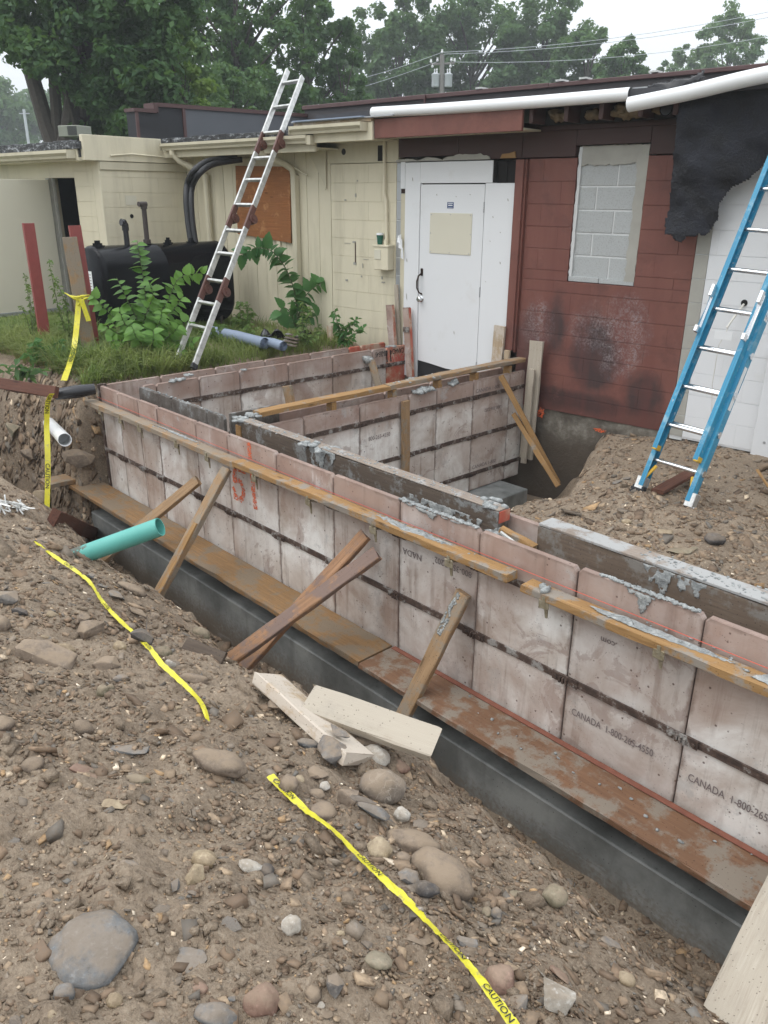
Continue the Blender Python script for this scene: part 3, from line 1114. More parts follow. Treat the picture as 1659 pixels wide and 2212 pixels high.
# red wall and the walled-up window
WIN = (2.0, 2.70, .86, 2.08)
block_wall('red_block_wall', I, 1.478, 3.232, -.45, 1.98, M['red'], M['red'], holes=[WIN], gap=.005, off=1.478 + .17)
wi = block_wall('blocked_window', Matrix.Translation((0, .03, 0)), 2.035, 2.62, .90, 1.935, M['grey_block'], M['mortar'], course=.207, blen=.40, off=2.015, gap=.014, depth=.025, vj=1)
def ragged(s0, s1, z0, z1, amp, seed, step=.035, horiz=False):
    """patch outline with two uneven long edges"""
    r_ = np.random.default_rng(seed)
    pts = []
    if not horiz:
        k = max(2, int((z1 - z0) / step))
        pts += [(s0 + r_.uniform(-amp, amp), z0 + (z1 - z0) * i / k) for i in range(k + 1)]
        pts += [(s1 + r_.uniform(-amp, amp) * .4, z1 - (z1 - z0) * i / k) for i in range(k + 1)]
    else:
        k = max(2, int((s1 - s0) / step))
        pts += [(s0 + (s1 - s0) * i / k, z0 + r_.uniform(-amp, amp)) for i in range(k + 1)]
        pts += [(s1 - (s1 - s0) * i / k, z1 + r_.uniform(-amp, amp) * .4) for i in range(k + 1)]
    return pts


bpart('mortar_smear', MB().prism(ragged(2.006, 2.038, .88, 2.07, .006, 1), .05, Matrix.Translation((0, .012, 0))), M['mortar'])
bpart('mortar_smear', MB().prism(ragged(2.600, 2.698, .90, 2.07, .012, 2), .05, Matrix.Translation((0, .006, 0))), M['parge'])
bpart('mortar_smear', MB().prism(ragged(2.03, 2.61, 1.915, 2.076, .014, 3, horiz=True), .05, Matrix.Translation((0, .016, 0))), M['parge'])
bpart('cut_block_strip', MB().box(2.006, 2.33, .010, .1, .864, .912, c=.004).box(2.336, 2.692, .008, .1, .864, .91, c=.004), M['grey_block'])
bpart('window_back', MB().box(2.0, 2.70, .07, .15, .86, 2.08), M['mortar'])
# header boards with eave shade painted into their maroon, and the open eave
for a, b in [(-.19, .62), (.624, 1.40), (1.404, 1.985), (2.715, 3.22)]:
    bpart('shade_tinted_header_board', MB().box(a, b, -.022, .05, 1.985 + (.045 if b < 1.1 else .003), 2.30, c=.003), M['eave_shade_and_scar'])
bpart('shade_tinted_header_board', MB().box(1.988, 2.712, -.022, .05, 2.083, 2.30, c=.003), M['eave_shade_and_scar'])
# bare block pilaster, white block wall, smooth white panel
block_wall('bare_block_pilaster', I, 3.235, 3.355, -.50, 2.2, M['parge'], M['mortar'], gap=.006, off=3.0)
block_wall('white_block_wall', I, 3.358, 5.6, -.48, 2.2, M['white'], M['white'], gap=.004, off=3.42)
wp = MB()
wp.box(4.0, 5.6, -.045, -.003, -.53, .44, c=.004)
bpart('white_panel', wp, M['white'])
bpart('panel_screw', MB().lathe([(.012, 0), (.010, .004)], 10, Matrix.Translation((4.10, -.0455, -.36)) @ Matrix.Rotation(rad(90), 4, 'X')), M['steel_grey'])
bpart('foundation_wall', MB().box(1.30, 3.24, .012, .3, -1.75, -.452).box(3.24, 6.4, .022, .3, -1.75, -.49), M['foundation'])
led = MB()
for i in range(26):
    s = 3.3 + i * .09
    led.lump((s, .0, -.53 + RNG.uniform(-.03, .01)), .07, .035, .035, i, 1, .5)
lo = bpart('foundation_ledge', led, M['foundation'])
lo['kind'] = 'stuff'
# orange marks sprayed on the foundation
for cx_, cz_, w_, h_, sd_ in [(1.83, -.50, .085, .11, 3), (2.52, -.565, .13, .035, 5)]:
    pts = []
    for k in range(16):
        a = 2 * math.pi * k / 16
        rr = 1 + .25 * math.sin(k * 2.3 + sd_) + RNG.uniform(-.15, .15)
        pts.append((cx_ + w_ / 2 * math.cos(a) * rr, cz_ + h_ / 2 * math.sin(a) * rr))
    bpart('spray_mark', MB().prism(pts, .004, Matrix.Translation((0, -.004 if cz_ > -.55 else .006, 0))), M['spray'])
# hole and hanging tag in the white wall
bpart('wall_hole', MB().lathe([(.028, 0), (.028, .002)], 16, Matrix.Translation((3.72, -.003, .80)) @ Matrix.Rotation(rad(90), 4, 'X')), M['dark_void'])
tg = MB().tube([(3.72, -.01, .79), (3.70, -.08, .72), (3.66, -.16, .60)], .010, 6)
tg.tube([(3.67, -.15, .6), (3.62, -.17, .45), (3.60, -.12, .1), (3.62, -.06, -.2)], .003, 5)
bpart('dangling_cable', tg, M['pvc_dirty'])
bpart('cable_tag', MB().box(3.57, 3.72, -.172, -.168, .50, .57), M['label_white'])

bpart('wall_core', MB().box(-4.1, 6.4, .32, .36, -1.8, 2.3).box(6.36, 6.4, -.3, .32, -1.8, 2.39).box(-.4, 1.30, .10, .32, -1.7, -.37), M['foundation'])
fl_ = MB()
for k, (s_, z_, w_, h_) in enumerate([(-.165, 1.22, .07, .09), (-.14, 1.17, .06, .10), (-.10, 1.08, .035, .12)]):
    fl_.add([(s_, -.045 - .01 * k, z_), (s_ + w_, -.07, z_ + .015), (s_ + w_ * .8, -.05, z_ - h_), (s_ + w_ * .25, -.08, z_ - h_ * .8)], [(0, 1, 2, 3)])
bpart('torn_paper_flap', fl_, M['label_white'])
# siding
sx = -4.15
ws = [.205, .20, .21, .205, .20, .21, .205, .20, .205, .21, .20, .205, .21, .21]
pos = -4.15
sid = bpart('siding_backing', MB().box(-4.15, -1.275, .012, .1, -.25, 2.26), M['beige_trim'])
for k, w in enumerate(ws):
    w2 = min(w, -1.275 - pos)
    if w2 > .03:
        bpart('siding_board', MB().box(pos + .003, pos + w2 - .003, RNG.uniform(-.003, .003), .0115, -.20 + RNG.uniform(-.02, .02), 2.26, c=.002), M['beige'], sid)
    pos += w
# the wing that runs towards the viewer on the left
WL = Matrix.Translation((-4.15, 0, 0)) @ Matrix.Rotation(rad(90), 4, 'Z')   # x -> building y, -y -> building +s
block_wall('wing_block_wall', WL, -1.355, -.004, -.1, 2.03, M['beige'], M['beige'], course=.1875, gap=.004, off=-1.1)
WF = Matrix.Translation((0, -1.36, 0))
block_wall('doorway_block_wall', WF, -4.80, -4.15 - .182, -.05, 2.1, M['beige'], M['beige'], course=.1875, gap=.004, off=-4.6)
bpart('corner_block_end', MB().box(-4.33, -4.152, -1.36, -1.18, -.05, 2.1, c=.004), M['beige'])
bpart('doorway_lintel', MB().box(-7.6, -4.802, -1.36, -1.2, 1.84, 2.2, c=.004), M['beige'])
bpart('doorway_wall', MB().box(-7.6, -5.56, -1.36, -1.2, -.1, 1.838), M['beige'])
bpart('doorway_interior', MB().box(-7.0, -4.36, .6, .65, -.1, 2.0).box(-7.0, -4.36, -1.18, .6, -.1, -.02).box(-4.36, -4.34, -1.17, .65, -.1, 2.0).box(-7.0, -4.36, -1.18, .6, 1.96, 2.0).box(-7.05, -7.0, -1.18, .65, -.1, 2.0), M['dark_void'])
fr = MB()
fr.box(-5.558, -5.47, -1.385, -1.32, 0, 1.838, c=.004)
fr.box(-5.47, -5.44, -1.345, -1.30, 0, 1.838, c=.004)
bpart('door_frame', fr, M['parge'])
leaf = bpart('open_steel_door', MB().box(-5.49, -5.445, -2.95, -1.40, .03, 1.815, c=.004), M['beige_light'])
bpart('door_sweep', MB().box(-5.444, -5.43, -2.95, -1.40, .03, .085, c=.003), M['steel_grey'], leaf)
wl = bpart('warning_label', MB().box(-5.4445, -5.442, -2.46, -2.34, 1.36, 1.44), M['label_white'], leaf)
for k in range(4):
    bpart('label_line', MB().box(-5.442, -5.4412, -2.45, -2.35, 1.366 + k * .011, 1.371 + k * .011), M['faded_ink'], leaf)
lm = lettering('WARNING', .018, M['ink'], BM @ Matrix.Translation((-5.4408, -2.455, 1.418)) @ Matrix(((0, 0, 1, 0), (1, 0, 0, 0), (0, 1, 0, 0), (0, 0, 0, 1))), leaf)
bpart('door_step', MB().box(-5.6, -4.4, -1.75, -1.36, -.12, .015, c=.01), M['foundation'])
# wing fascia, gutter and roof
bpart('wing_fascia', MB().box(-4.19, -4.115, -1.56, .0, 2.035, 2.335, c=.004), M['beige'])
bpart('wing_trim_board', MB().box(-4.148, -4.128, -1.352, .0, 1.93, 2.03, c=.003), M['beige_trim'])


def gutter(x0, x1, y, z0, h=.085, d=.10, parent=None):
    """k-style gutter hung on a fascia at y (outer side -y)"""
    prof = [(0, 0), (-d * .62, 0), (-d * .70, h * .28), (-d, h * .62), (-d, h), (-d * .92, h), (-d * .9, h * .7), (-d * .6, h * .34), (-d * .56, .006), (-.006, .006), (-.006, h), (0, h)]
    mb = MB()
    n = len(prof)
    vs = [(x0, y + p[0], z0 + p[1]) for p in prof] + [(x1, y + p[0], z0 + p[1]) for p in prof]
    fs = [(i, (i + 1) % n, (i + 1) % n + n, i + n) for i in range(n)]
    mb.add(vs, fs)
    for xx in (x0, x1 - .004):
        mb.box(xx, xx + .004, y - d, y, z0, z0 + h * .98)
    return mb


bpart('gutter', gutter(-7.6, -4.22, -1.62, 2.055, .10, .12), M['beige_trim'])
bpart('wing_eave_board', MB().box(-7.6, -4.192, -1.615, -1.34, 2.03, 2.07).box(-7.6, -4.192, -1.615, -1.58, 2.07, 2.19, c=.003), M['beige'])
bpart('wing_roof', MB().box(-7.6, -4.2, -1.60, 3.2, 2.192, 2.255).box(-7.6, -4.192, -1.60, .0, 2.07, 2.19), M['roof'])
re = MB()
for i in range(30):
    x = -7.6 + i * .115
    re.box(x, x + .112, -1.64 + RNG.uniform(-.004, .004), -1.55, 2.16 + .0002 * i, 2.262 + RNG.uniform(-.008, .008), c=.004)
bpart('roof_edge_strip', re, M['roof_edge'])
# eaves of the main wall: gutters, fascias, roof
bpart('gutter', gutter(-4.02, -1.16, -.40, 2.185), M['beige_trim'])
bpart('gutter_end', MB().box(-1.17, -1.10, -.49, -.40, 2.165, 2.265, c=.006), M['beige_trim'])
bpart('gutter', gutter(-1.40, -.28, -.43, 2.275, .085, .11), M['beige_trim'])
bpart('eave_fascia', MB().box(-4.10, -1.12, -.395, -.365, 2.10, 2.27, c=.003), M['beige_trim'])
bpart('eave_fascia', MB().box(-1.115, -.215, -.425, -.395, 2.185, 2.365, c=.003), M['beige'])
bpart('eave_fascia', MB().box(-.21, 1.62, -.40, -.365, 2.20, 2.385, c=.004), M['red'])
bpart('eave_soffit', MB().box(-4.10, -1.12, -.364, -.015, 2.13, 2.145).box(-1.10, -.215, -.394, -.015, 2.20, 2.215).box(-.21, 1.60, -.364, -.025, 2.215, 2.23), M['beige_trim'])
rf = MB()
rf.box(-4.05, -1.10, -.39, 2.38, 2.275, 2.33)
rf.box(-1.10, 6.4, -.40, 2.38, 2.40, 2.47)
bpart('roof_deck', rf, M['roof'])
re = MB()
for i in range(25):
    x = -4.04 + i * .117
    re.box(x, x + .115, -.46, -.36, 2.272, 2.335 + RNG.uniform(-.006, .01), c=.004)
bpart('roof_edge_strip', re, M['roof_edge'])
bpart('roof_edge_strip', MB().box(-1.42, -.22, -.44, -.30, 2.366, 2.398, c=.003), M['wood_pale'])
bpart('roof_flashing', MB().box(-1.44, .1, -.46, .3, 2.400, 2.412).box(.1, 6.4, -.36, .6, 2.474, 2.484), M['steel_grey'])
# open rafter bays of the eave, with insulation hanging out
for x in (1.66, 2.02, 2.36, 2.72, 3.02):
    bpart('rafter', MB().box(x, x + .042, -.35, .3, 2.262, 2.398, c=.003), M['eave_shade_and_scar'])  # rafter colour includes the painted shade of the eave
bpart('rafter_bay_shade', MB().box(1.64, 5.6, -.13, -.12, 2.255, 2.398), M['dark_void'])  # dark sheet standing in for the shade inside the bays
bpart('wall_plate', MB().box(1.63, 5.6, -.05, .06, 2.215, 2.258, c=.003), M['eave_shade_and_scar'])  # same red darkened by painted eave shade
for i, (x, z, sz) in enumerate([(1.86, 2.33, .09), (1.92, 2.32, .07), (2.22, 2.32, .09), (2.47, 2.33, .085), (2.53, 2.30, .07), (2.62, 2.31, .075), (2.50, 2.36, .05), (2.83, 2.33, .08)]):
    bpart('insulation_batt', MB().lump((x, -.17, z), sz * .85, .07, sz * .55, i, 3, .6), M['insulation'], smooth='all')
vp = MB().tube([(2.93, -.28, 2.315), (2.93, .05, 2.315)], .055, 16, caps=False)
vp.tube([(2.93, -.28, 2.315), (2.93, .05, 2.315)], .047, 16, caps=True)
bpart('vent_pipe', vp, M['black_plastic'], smooth=True)
# parapet behind, and the taller part at the back left
pa = MB()
pa.box(-4.24, 6.4, 2.4, 2.6, 2.2, 2.90)
bpart('parapet_wall', pa, M['parapet'])
for a, b in [(-4.26, -1.75), (-1.748, .2), (.202, 2.1), (2.102, 4.2), (4.202, 6.4)]:
    bpart('parapet_cap', MB().box(a, b, 2.36, 2.65, 2.893 + RNG.uniform(0, .004), 2.942 + RNG.uniform(0, .012), c=.006), M['parapet_cap'])
pb = MB()
for x in (-.9, .3, .62, 1.5):
    pb.box(x, x + .10, 2.35, 2.5, 2.955, 2.975)
bpart('cap_clip', pb, M['alu'])
bpart('parapet_flashing', MB().box(-1.76, -1.74, 2.33, 2.36, 2.6, 2.93), M['parapet_cap'])
bpart('tall_wall_black_cladding', MB().prism([(-.715, 2.2), (-.715, 2.655), (-.405, 2.665), (-.405, 2.745), (.055, 2.755), (.055, 2.2)], .2, Matrix.Translation((-4.2, 0, 0)) @ Matrix.Rotation(rad(90), 4, 'Z')), M['panel_black'])
bpart('tall_wall_grey_cladding', MB().prism([(.058, 2.2), (.058, 2.757), (2.42, 2.80), (2.42, 2.2)], .2, Matrix.Translation((-4.2, 0, 0)) @ Matrix.Rotation(rad(90), 4, 'Z')), M['panel_grey'])
tb = MB()
WR = Matrix.Translation((-4.2, 0, 0)) @ Matrix.Rotation(rad(90), 4, 'Z')
tb.prism([(-.715, 2.2), (-.715, 2.655), (-.672, 2.655), (-.672, 2.2)], .02, WR @ Matrix.Translation((0, -.02, 0)))
tb.prism([(-.735, 2.652), (-.735, 2.695), (-.385, 2.705), (-.385, 2.655)], .24, WR @ Matrix.Translation((0, -.025, 0)))
tb.prism([(-.43, 2.706), (-.43, 2.778), (-.36, 2.778), (-.36, 2.66)], .24, WR @ Matrix.Translation((0, -.028, 0)))
tb.prism([(-.36, 2.735), (-.36, 2.785), (2.42, 2.84), (2.42, 2.79)], .24, WR @ Matrix.Translation((0, -.025, 0)))
tb.prism([(.035, 2.2), (.035, 2.75), (.08, 2.75), (.08, 2.2)], .02, WR @ Matrix.Translation((0, -.02, 0)))
bpart('cladding_trim', tb, M['parapet_cap'])
bpart('rear_roof', MB().box(-9.5, -4.42, -.4, 5.0, 2.20, 2.28), M['roof'])
bpart('rear_roof_edge', MB().box(-9.5, -4.42, -.45, -.40, 2.262, 2.33, c=.004), M['steel_grey'])
# wall pieces: bracket plates, pipes, conduit, meter box
bpart('wall_bracket', MB().prism([(-1.345, 1.70), (-1.325, 1.72), (-1.325, 2.16), (-1.60, 2.12), (-1.60, 2.10), (-1.345, 1.745)], .012, Matrix.Translation((0, -.03, 0))), M['beige_trim'])
pv2 = MB().tube([(-3.84, -.42, 2.20), (-3.84, -.42, 2.14), (-3.80, -.36, 2.06), (-3.70, -.20, 1.96), (-3.64, -.075, 1.90), (-3.63, -.07, 1.82), (-3.63, -.07, -.05)], .038, 12)
for q in [((-3.84, -.42, 2.19), (-3.84, -.42, 2.13)), ((-3.76, -.30, 2.02), (-3.70, -.21, 1.97)), ((-3.63, -.07, 1.89), (-3.63, -.07, 1.80)), ((-3.63, -.07, 1.06), (-3.63, -.07, 1.0))]:
    pv2.tube(q, .046, 12)
bpart('downspout', pv2, M['beige'], smooth=True)
ds = MB().tube([(-2.06, -.42, 2.20), (-2.06, -.42, 2.13), (-2.02, -.36, 2.07), (-1.90, -.16, 1.99), (-1.87, -.07, 1.93), (-1.86, -.055, 1.85)], .040, 10)
ds.box(-1.90, -1.82, -.085, -.005, -.06, 1.87, c=.008)
bpart('downspout', ds, M['beige_trim'], smooth=True)
bpart('eave_pipe', MB().tube([(-3.1, -.05, 2.10), (-2.0, -.05, 2.02), (-1.62, -.06, 1.86)], .014, 8), M['beige_trim'], smooth=True)
bpart('eave_pipe', MB().tube([(-4.10, -1.2, 2.10), (-4.09, -.9, 2.13), (-4.09, -.4, 2.11), (-4.10, -.05, 2.16)], .010, 8), M['beige'], smooth=True)
cd = MB().tube([(-.39, -.035, 2.2), (-.385, -.035, 1.65), (-.36, -.035, 1.60), (-.345, -.035, 1.20), (-.34, -.05, 1.12)], .018, 8)
cd.tube([(-.37, -.035, 1.46), (-.37, -.035, 1.43)], .026, 8)
cd.tube([(-.34, -.05, 1.17), (-.34, -.05, 1.10)], .026, 8)
bpart('conduit', cd, M['beige'], smooth=True)
mbx = bpart('meter_box', MB().box(-.475, -.255, -.115, -.002, .835, 1.10, c=.006).box(-.485, -.245, -.125, -.01, 1.09, 1.112, c=.003), M['beige'])
bpart('meter_cover', MB().box(-.46, -.36, -.122, -.115, .95, 1.06, c=.003), M['beige_light'], mbx)
bpart('wall_hole', MB().lathe([(.035, 0), (.03, .002)], 14, Matrix.Translation((-1.04, -.0125, 2.11)) @ Matrix.Rotation(rad(90), 4, 'X')), M['dark_void'])
bpart('wall_hole', MB().box(-.505, -.43, -.014, -.0121, 2.0, 2.16), M['dark_void'])
for x, z, w, h in [(-.87, .88, .012, .24), (-.89, 1.11, .05, .02), (-.88, .86, .045, .03), (-1.02, .66, .04, .02), (-.77, .72, .02, .02), (-.86, 1.62, .02, .04), (-1.03, 1.58, .03, .015), (-.83, 1.79, .015, .015), (-.75, .83, .012, .05), (-.42, .68, .05, .012), (-.44, .72, .02, .03), (-.36, .36, .02, .03), (-1.0, 1.1, .10, .004), (-.7, .93, .09, .004)]:
    bpart('wall_scar', MB().box(x - w / 2, x + w / 2, -.0075, -.003, z, z + h), M['parge'] if h < .2 else M['eave_shade_and_scar'])
wsc = MB()
wsc.box(-1.02, -.85, 0, .003, 1.50, 1.62)
bpart('wall_patch', wsc, M['beige_light'], None).matrix_basis = WL @ Matrix.Translation((0, -.005, 0))
bpart('wall_hole', MB().lathe([(.028, 0), (.02, .002)], 12, WL @ Matrix.Translation((-.95, -.004, 1.36)) @ Matrix.Rotation(rad(90), 4, 'X')), M['dark_void'])
bpart('plywood_cleat', MB().box(-2.27, -2.20, -.03, -.004, .82, 1.09, c=.004), M['beige'])
# boarded window
PW = [on_b(u, v, -.035) for u, v in [(509, 358), (626, 360), (629, 525), (514, 505)]]
cc = [(p.x, p.z) for p in PW]
pw = bpart('plywood_sheet', MB().prism([(a[0], a[1]) for a in cc], .014, Matrix.Translation((0, -.04, 0))), M['plywood'])

# ------------------------------------------------------------------ roof-top and far things
ac = thing('air_conditioner', 'boxy grey-green air conditioner sitting on the far flat roof', 'air conditioner', BM @ Matrix.Translation(on_b(163, 293, 1.6)))
MBc = BM @ Matrix.Translation(on_b(163, 293, 1.6)) @ Matrix.Rotation(rad(20), 4, 'Z')
MB().box(-.24, .24, -.2, .2, -.03, .17, c=.01).build('cabinet', M['ac_grey'], ac, MBc)
gr = MB()
for i in range(9):
    gr.box(.0, .22, -.208, -.201, .0 + i * .018, .009 + i * .018)
gr.build('grille', M['panel_black'], ac, MBc)


# ================================================================== trees


def leaf_cloud(centers, sizes, per, leaf, rng, flat=.75):
    cs = np.repeat(np.arange(len(centers)), per)
    n = len(cs)
    d = rng.normal(size=(n, 3))
    d /= np.linalg.norm(d, axis=1)[:, None]
    r = rng.random(n) ** .45
    P = centers[cs] + d * r[:, None] * sizes[cs][:, None] * np.array([1, 1, flat])
    nrm = d * .6 + rng.normal(size=(n, 3)) * .7 + np.array([0, 0, .5])
    nrm /= np.linalg.norm(nrm, axis=1)[:, None]
    a = np.cross(nrm, rng.normal(size=(n, 3)))
    a /= np.linalg.norm(a, axis=1)[:, None] + 1e-9
    b = np.cross(nrm, a)
    L = leaf * rng.uniform(.6, 1.35, n)[:, None]
    bend = nrm * L * .18
    V = np.stack([P - a * L, P - b * L * .55 + bend, P + a * L, P + b * L * .55 + bend], 1).reshape(-1, 3)
    return V, np.arange(n * 4).reshape(-1, 4)


def tree(label, u, v_base, v_top, w_px, dist, leafmat, nclump, per, leaf, seed, trunk_r=.2, crown_low=.25, name='broadleaf_tree', group='trees behind the building', shape='oval', fork=False, u_crown=None, zb=-.1, clump=.14, trunkmat='bark', hollow=.5):
    rng = np.random.default_rng(seed)
    d = ray(u, 430)
    d[2] = 0
    d /= np.linalg.norm(d)
    bx_, by_ = d[0] * dist, d[1] * dist
    dep = (CM @ np.array([bx_, by_, -1.6]))[2]
    ztop = on_plane(u, v_top, (bx_, by_, 0), d).z
    hgt = ztop - zb
    W = w_px / F_PX * dep / 2
    root = thing(name, label, 'tree', (bx_, by_, zb), group)
    off = 0 if u_crown is None else (u_crown - u) / F_PX * dep
    right = np.array([CM[0][0], CM[0][1], 0])
    c0 = np.array([bx_, by_, zb + hgt * (crown_low + 1) / 2]) + right * off
    hz_ = hgt * (1 - crown_low) / 2
    pts = []
    while len(pts) < nclump:
        p = rng.uniform(-1, 1, 3)
        if shape == 'cone':
            rr = (1 - (p[2] + 1) / 2) ** .8 + .05
            if math.hypot(p[0], p[1]) > rr:
                continue
        else:
            q = np.linalg.norm(p)
            if q > 1 or rng.random() > hollow + q * (1 - hollow):
                continue
        lump_ = vnoise(np.array([p[0] * 2.1 + seed]), np.array([p[2] * 2.1 + p[1]]), seed)[0]
        if lump_ < -.28:
            continue
        if fork and p[0] < -.30 and p[2] < -.22 - .35 * (p[0] + .3):
            continue
        p = p * (1 + .25 * lump_)
        pts.append(c0 + right * (p[0] * W) + d * (p[1] * W * .9) + np.array([0, 0, p[2] * hz_]))
    pts = np.array(pts)
    sizes = W * clump * rng.uniform(.6, 1.5, len(pts))
    V, Fq = leaf_cloud(pts, sizes, per, leaf, rng)
    o = bpy.data.objects.new('crown', np_mesh('crown', V, Fq, M[leafmat]))
    link(o, None, root)
    tb = MB()
    base = Vector((bx_, by_, zb))
    top = Vector((c0[0], c0[1], zb + hgt * .86))
    if fork:
        mid = base + (Vector((0, 0, hgt * .31)))
        tb.tube([base, base.lerp(mid, .5), mid], [trunk_r * 1.35, trunk_r * 1.15, trunk_r], 10)
        rv = Vector(right)
        tb.tube([mid, mid + rv * -.25 + Vector((0, 0, .9)), mid + rv * -.62 + Vector((0, 0, 3.0)), mid + rv * -.9 + Vector((0, 0, 6))], [trunk_r * .8, trunk_r * .62, trunk_r * .5, trunk_r * .3], 9)
        tb.tube([mid, mid + rv * .35 + Vector((0, 0, .9)), mid + rv * .7 + Vector((0, 0, 2.2)), top], [trunk_r * .85, trunk_r * .7, trunk_r * .55, trunk_r * .2], 9)
        tb.tube([mid + Vector((0, 0, .5)), mid + rv * .1 + Vector((0, 0, 2.2)), mid + rv * .3 + Vector((0, 0, 4.5))], [trunk_r * .5, trunk_r * .4, trunk_r * .2], 8)
    else:
        k1 = base.lerp(top, .4) + Vector((rng.uniform(-.2, .2), rng.uniform(-.2, .2), 0))
        tb.tube([base, base.lerp(k1, .3), k1, top], [trunk_r * 1.2, trunk_r, trunk_r * .7, trunk_r * .15], 8)
    for i in rng.choice(len(pts), min(len(pts), 26), replace=False):
        e = Vector(pts[i])
        h = max(.12, min(.85, (e.z - base.z) / hgt - .12))
        s = base.lerp(top, h)
        m = s.lerp(e, .5) + Vector((0, 0, .06 * (e - s).length))
        tb.tube([s, m, e], [trunk_r * .28, trunk_r * .18, trunk_r * .06], 5, caps=False)
    tb.build('trunk', M[trunkmat], root)
    return root


tree('big dark green tree with a forked trunk at the left, nearest tree behind the building', 143, 290, -190, 425, 24, 'leaf_dark', 520, 120, .088, 1, .33, .20, fork=True, u_crown=252, clump=.12, hollow=.25)
tree('leafy low maple behind the black clad wall, its leaves yellow-green', 345, 300, 50, 300, 27, 'leaf_mid', 200, 110, .095, 2, .14, .05, clump=.18)
tree('yellow-green tree crown left of the raised ladder', 410, 300, 70, 130, 22.5, 'leaf_yellow', 70, 110, .075, 22, .1, .12, clump=.22)
tree('tall dark tree with sky gaps just left of the ladder top', 530, 280, -120, 300, 33, 'leaf_dark', 170, 110, .11, 3, .26, .14, clump=.13, hollow=.6)
tree('rounded mid green tree low behind the ladder', 510, 280, 150, 170, 29, 'leaf_mid', 90, 130, .09, 4, .12, .0, clump=.22)
tree('tall dark tree with ragged outline right of the ladder top', 670, 270, -60, 230, 37, 'leaf_dark', 150, 110, .12, 5, .25, .12, clump=.14, hollow=.6)
tree('small dark leaning tree crown right of the ladder top, over the gap of sky', 745, 260, 75, 120, 36, 'leaf_dark', 50, 110, .11, 6, .14, .1, clump=.2, hollow=.7)
tree('broad green tree left of the utility pole, its top out of frame', 860, 260, -60, 230, 62, 'leaf_mid', 230, 110, .17, 7, .35, .08, clump=.14, hollow=.35)
tree('broad green tree behind the utility pole', 1010, 250, -40, 260, 64, 'leaf_mid', 250, 110, .17, 8, .35, .08, clump=.14, hollow=.35)
tree('tall green tree right of the utility pole under the wires', 1150, 240, -30, 240, 63, 'leaf_mid', 230, 110, .17, 9, .35, .08, clump=.14, hollow=.35)
tree('lower green tree above the blocked window, end of the dark tree row', 1245, 220, 45, 200, 60, 'leaf_mid', 200, 100, .165, 10, .3, .0, clump=.15, hollow=.3)
tree('small round green tree at the end of the tree row', 1318, 210, 66, 130, 58, 'leaf_dark', 140, 100, .15, 11, .2, .0, clump=.17, hollow=.3)
tree('pale slim pine behind the white roll, left of the larger pine', 1428, 200, 100, 110, 85, 'leaf_pine', 130, 100, .17, 12, .2, .0, name='pine_tree', clump=.18, hollow=.35)
tree('tall pale yellow-green pine over the right end of the roof', 1528, 190, 22, 190, 80, 'leaf_pine', 260, 100, .17, 13, .25, .0, name='pine_tree', clump=.13, hollow=.35)
tree('pine with dark needles cut by the right edge of the photo', 1672, 170, 40, 120, 60, 'leaf_mid', 150, 100, .14, 14, .25, .0, name='pine_tree', clump=.16, hollow=.35)
tree('low pale hazy tree behind the two pale pines', 1470, 190, 118, 260, 95, 'leaf_pine', 160, 100, .19, 23, .2, -.2, clump=.17, hollow=.2)
tree('pale hazy tree far off at the left edge', 20, 300, 150, 170, 110, 'leaf_mid', 150, 90, .30, 15, .3, .0, clump=.18)
tree('pale hazy tree far off just right of the forked trunk', 140, 300, 180, 170, 120, 'leaf_mid', 140, 90, .30, 16, .3, .0, clump=.18)
tree('hazy rounded tree far off behind the forked trunk', 80, 300, 195, 140, 130, 'leaf_mid', 120, 90, .33, 18, .3, .0, clump=.18)
tree('dark branch tips of a tree mostly outside the left edge', -35, 300, 90, 90, 26, 'leaf_dark', 40, 90, .09, 17, .2, .35, clump=.25)
tree('low green shrub-like tree beside the air conditioner', 240, 300, 205, 190, 30, 'leaf_mid', 110, 110, .10, 19, .14, .0, clump=.2)
tree('far pale tree filling the gap right of the ladder top', 690, 260, 200, 150, 95, 'leaf_mid', 90, 90, .24, 20, .2, .0, clump=.2)

# utility pole with transformers, and its wires
PD = 52.0
pd_ = ray(955, 430)
pd_[2] = 0
pd_ /= np.linalg.norm(pd_)
PB = Vector((pd_[0] * PD, pd_[1] * PD, -.3))
pdep = (CM @ np.array([PB.x, PB.y, -1.6]))[2]


def pole_pt(u, v):
    return on_plane(u, v, tuple(PB), pd_)


up_ = thing('utility_pole', 'grey utility pole with two transformers rising behind the parapet', 'utility pole', PB)
MB().tube([PB, pole_pt(955, 118)], [.19, .13], 10).build('pole', M['wire_pole'], up_, smooth=True)
MB().tube([pole_pt(930, 139), pole_pt(982, 137)], .06, 6).build('crossarm', M['wire_pole'], up_)
for u in (940.5, 968):
    c = pole_pt(u, 188)
    t_ = MB().lathe([(.20, 0), (.225, .05), (.225, .58), (.24, .60), (.24, .66), (.12, .72)], 16, Matrix.Translation(c)).build('transformer', M['transformer'], up_, smooth=True)
    bs = MB()
    for k in (-.09, .09):
        bs.lathe([(.03, 0), (.05, .05), (.03, .10), (.05, .16), (.03, .24)], 8, Matrix.Translation(c + Vector((k, 0, .70))))
    bs.build('bushing', M['label_white'], up_)
ib = MB()
for u, v in [(931, 136), (945, 133), (975, 133), (955, 115), (982, 134), (934, 146), (973, 146)]:
    ib.lathe([(.05, 0), (.08, .06), (.05, .12), (.06, .2)], 8, Matrix.Translation(pole_pt(u, v)))
ib.build('insulator', M['label_white'], up_)


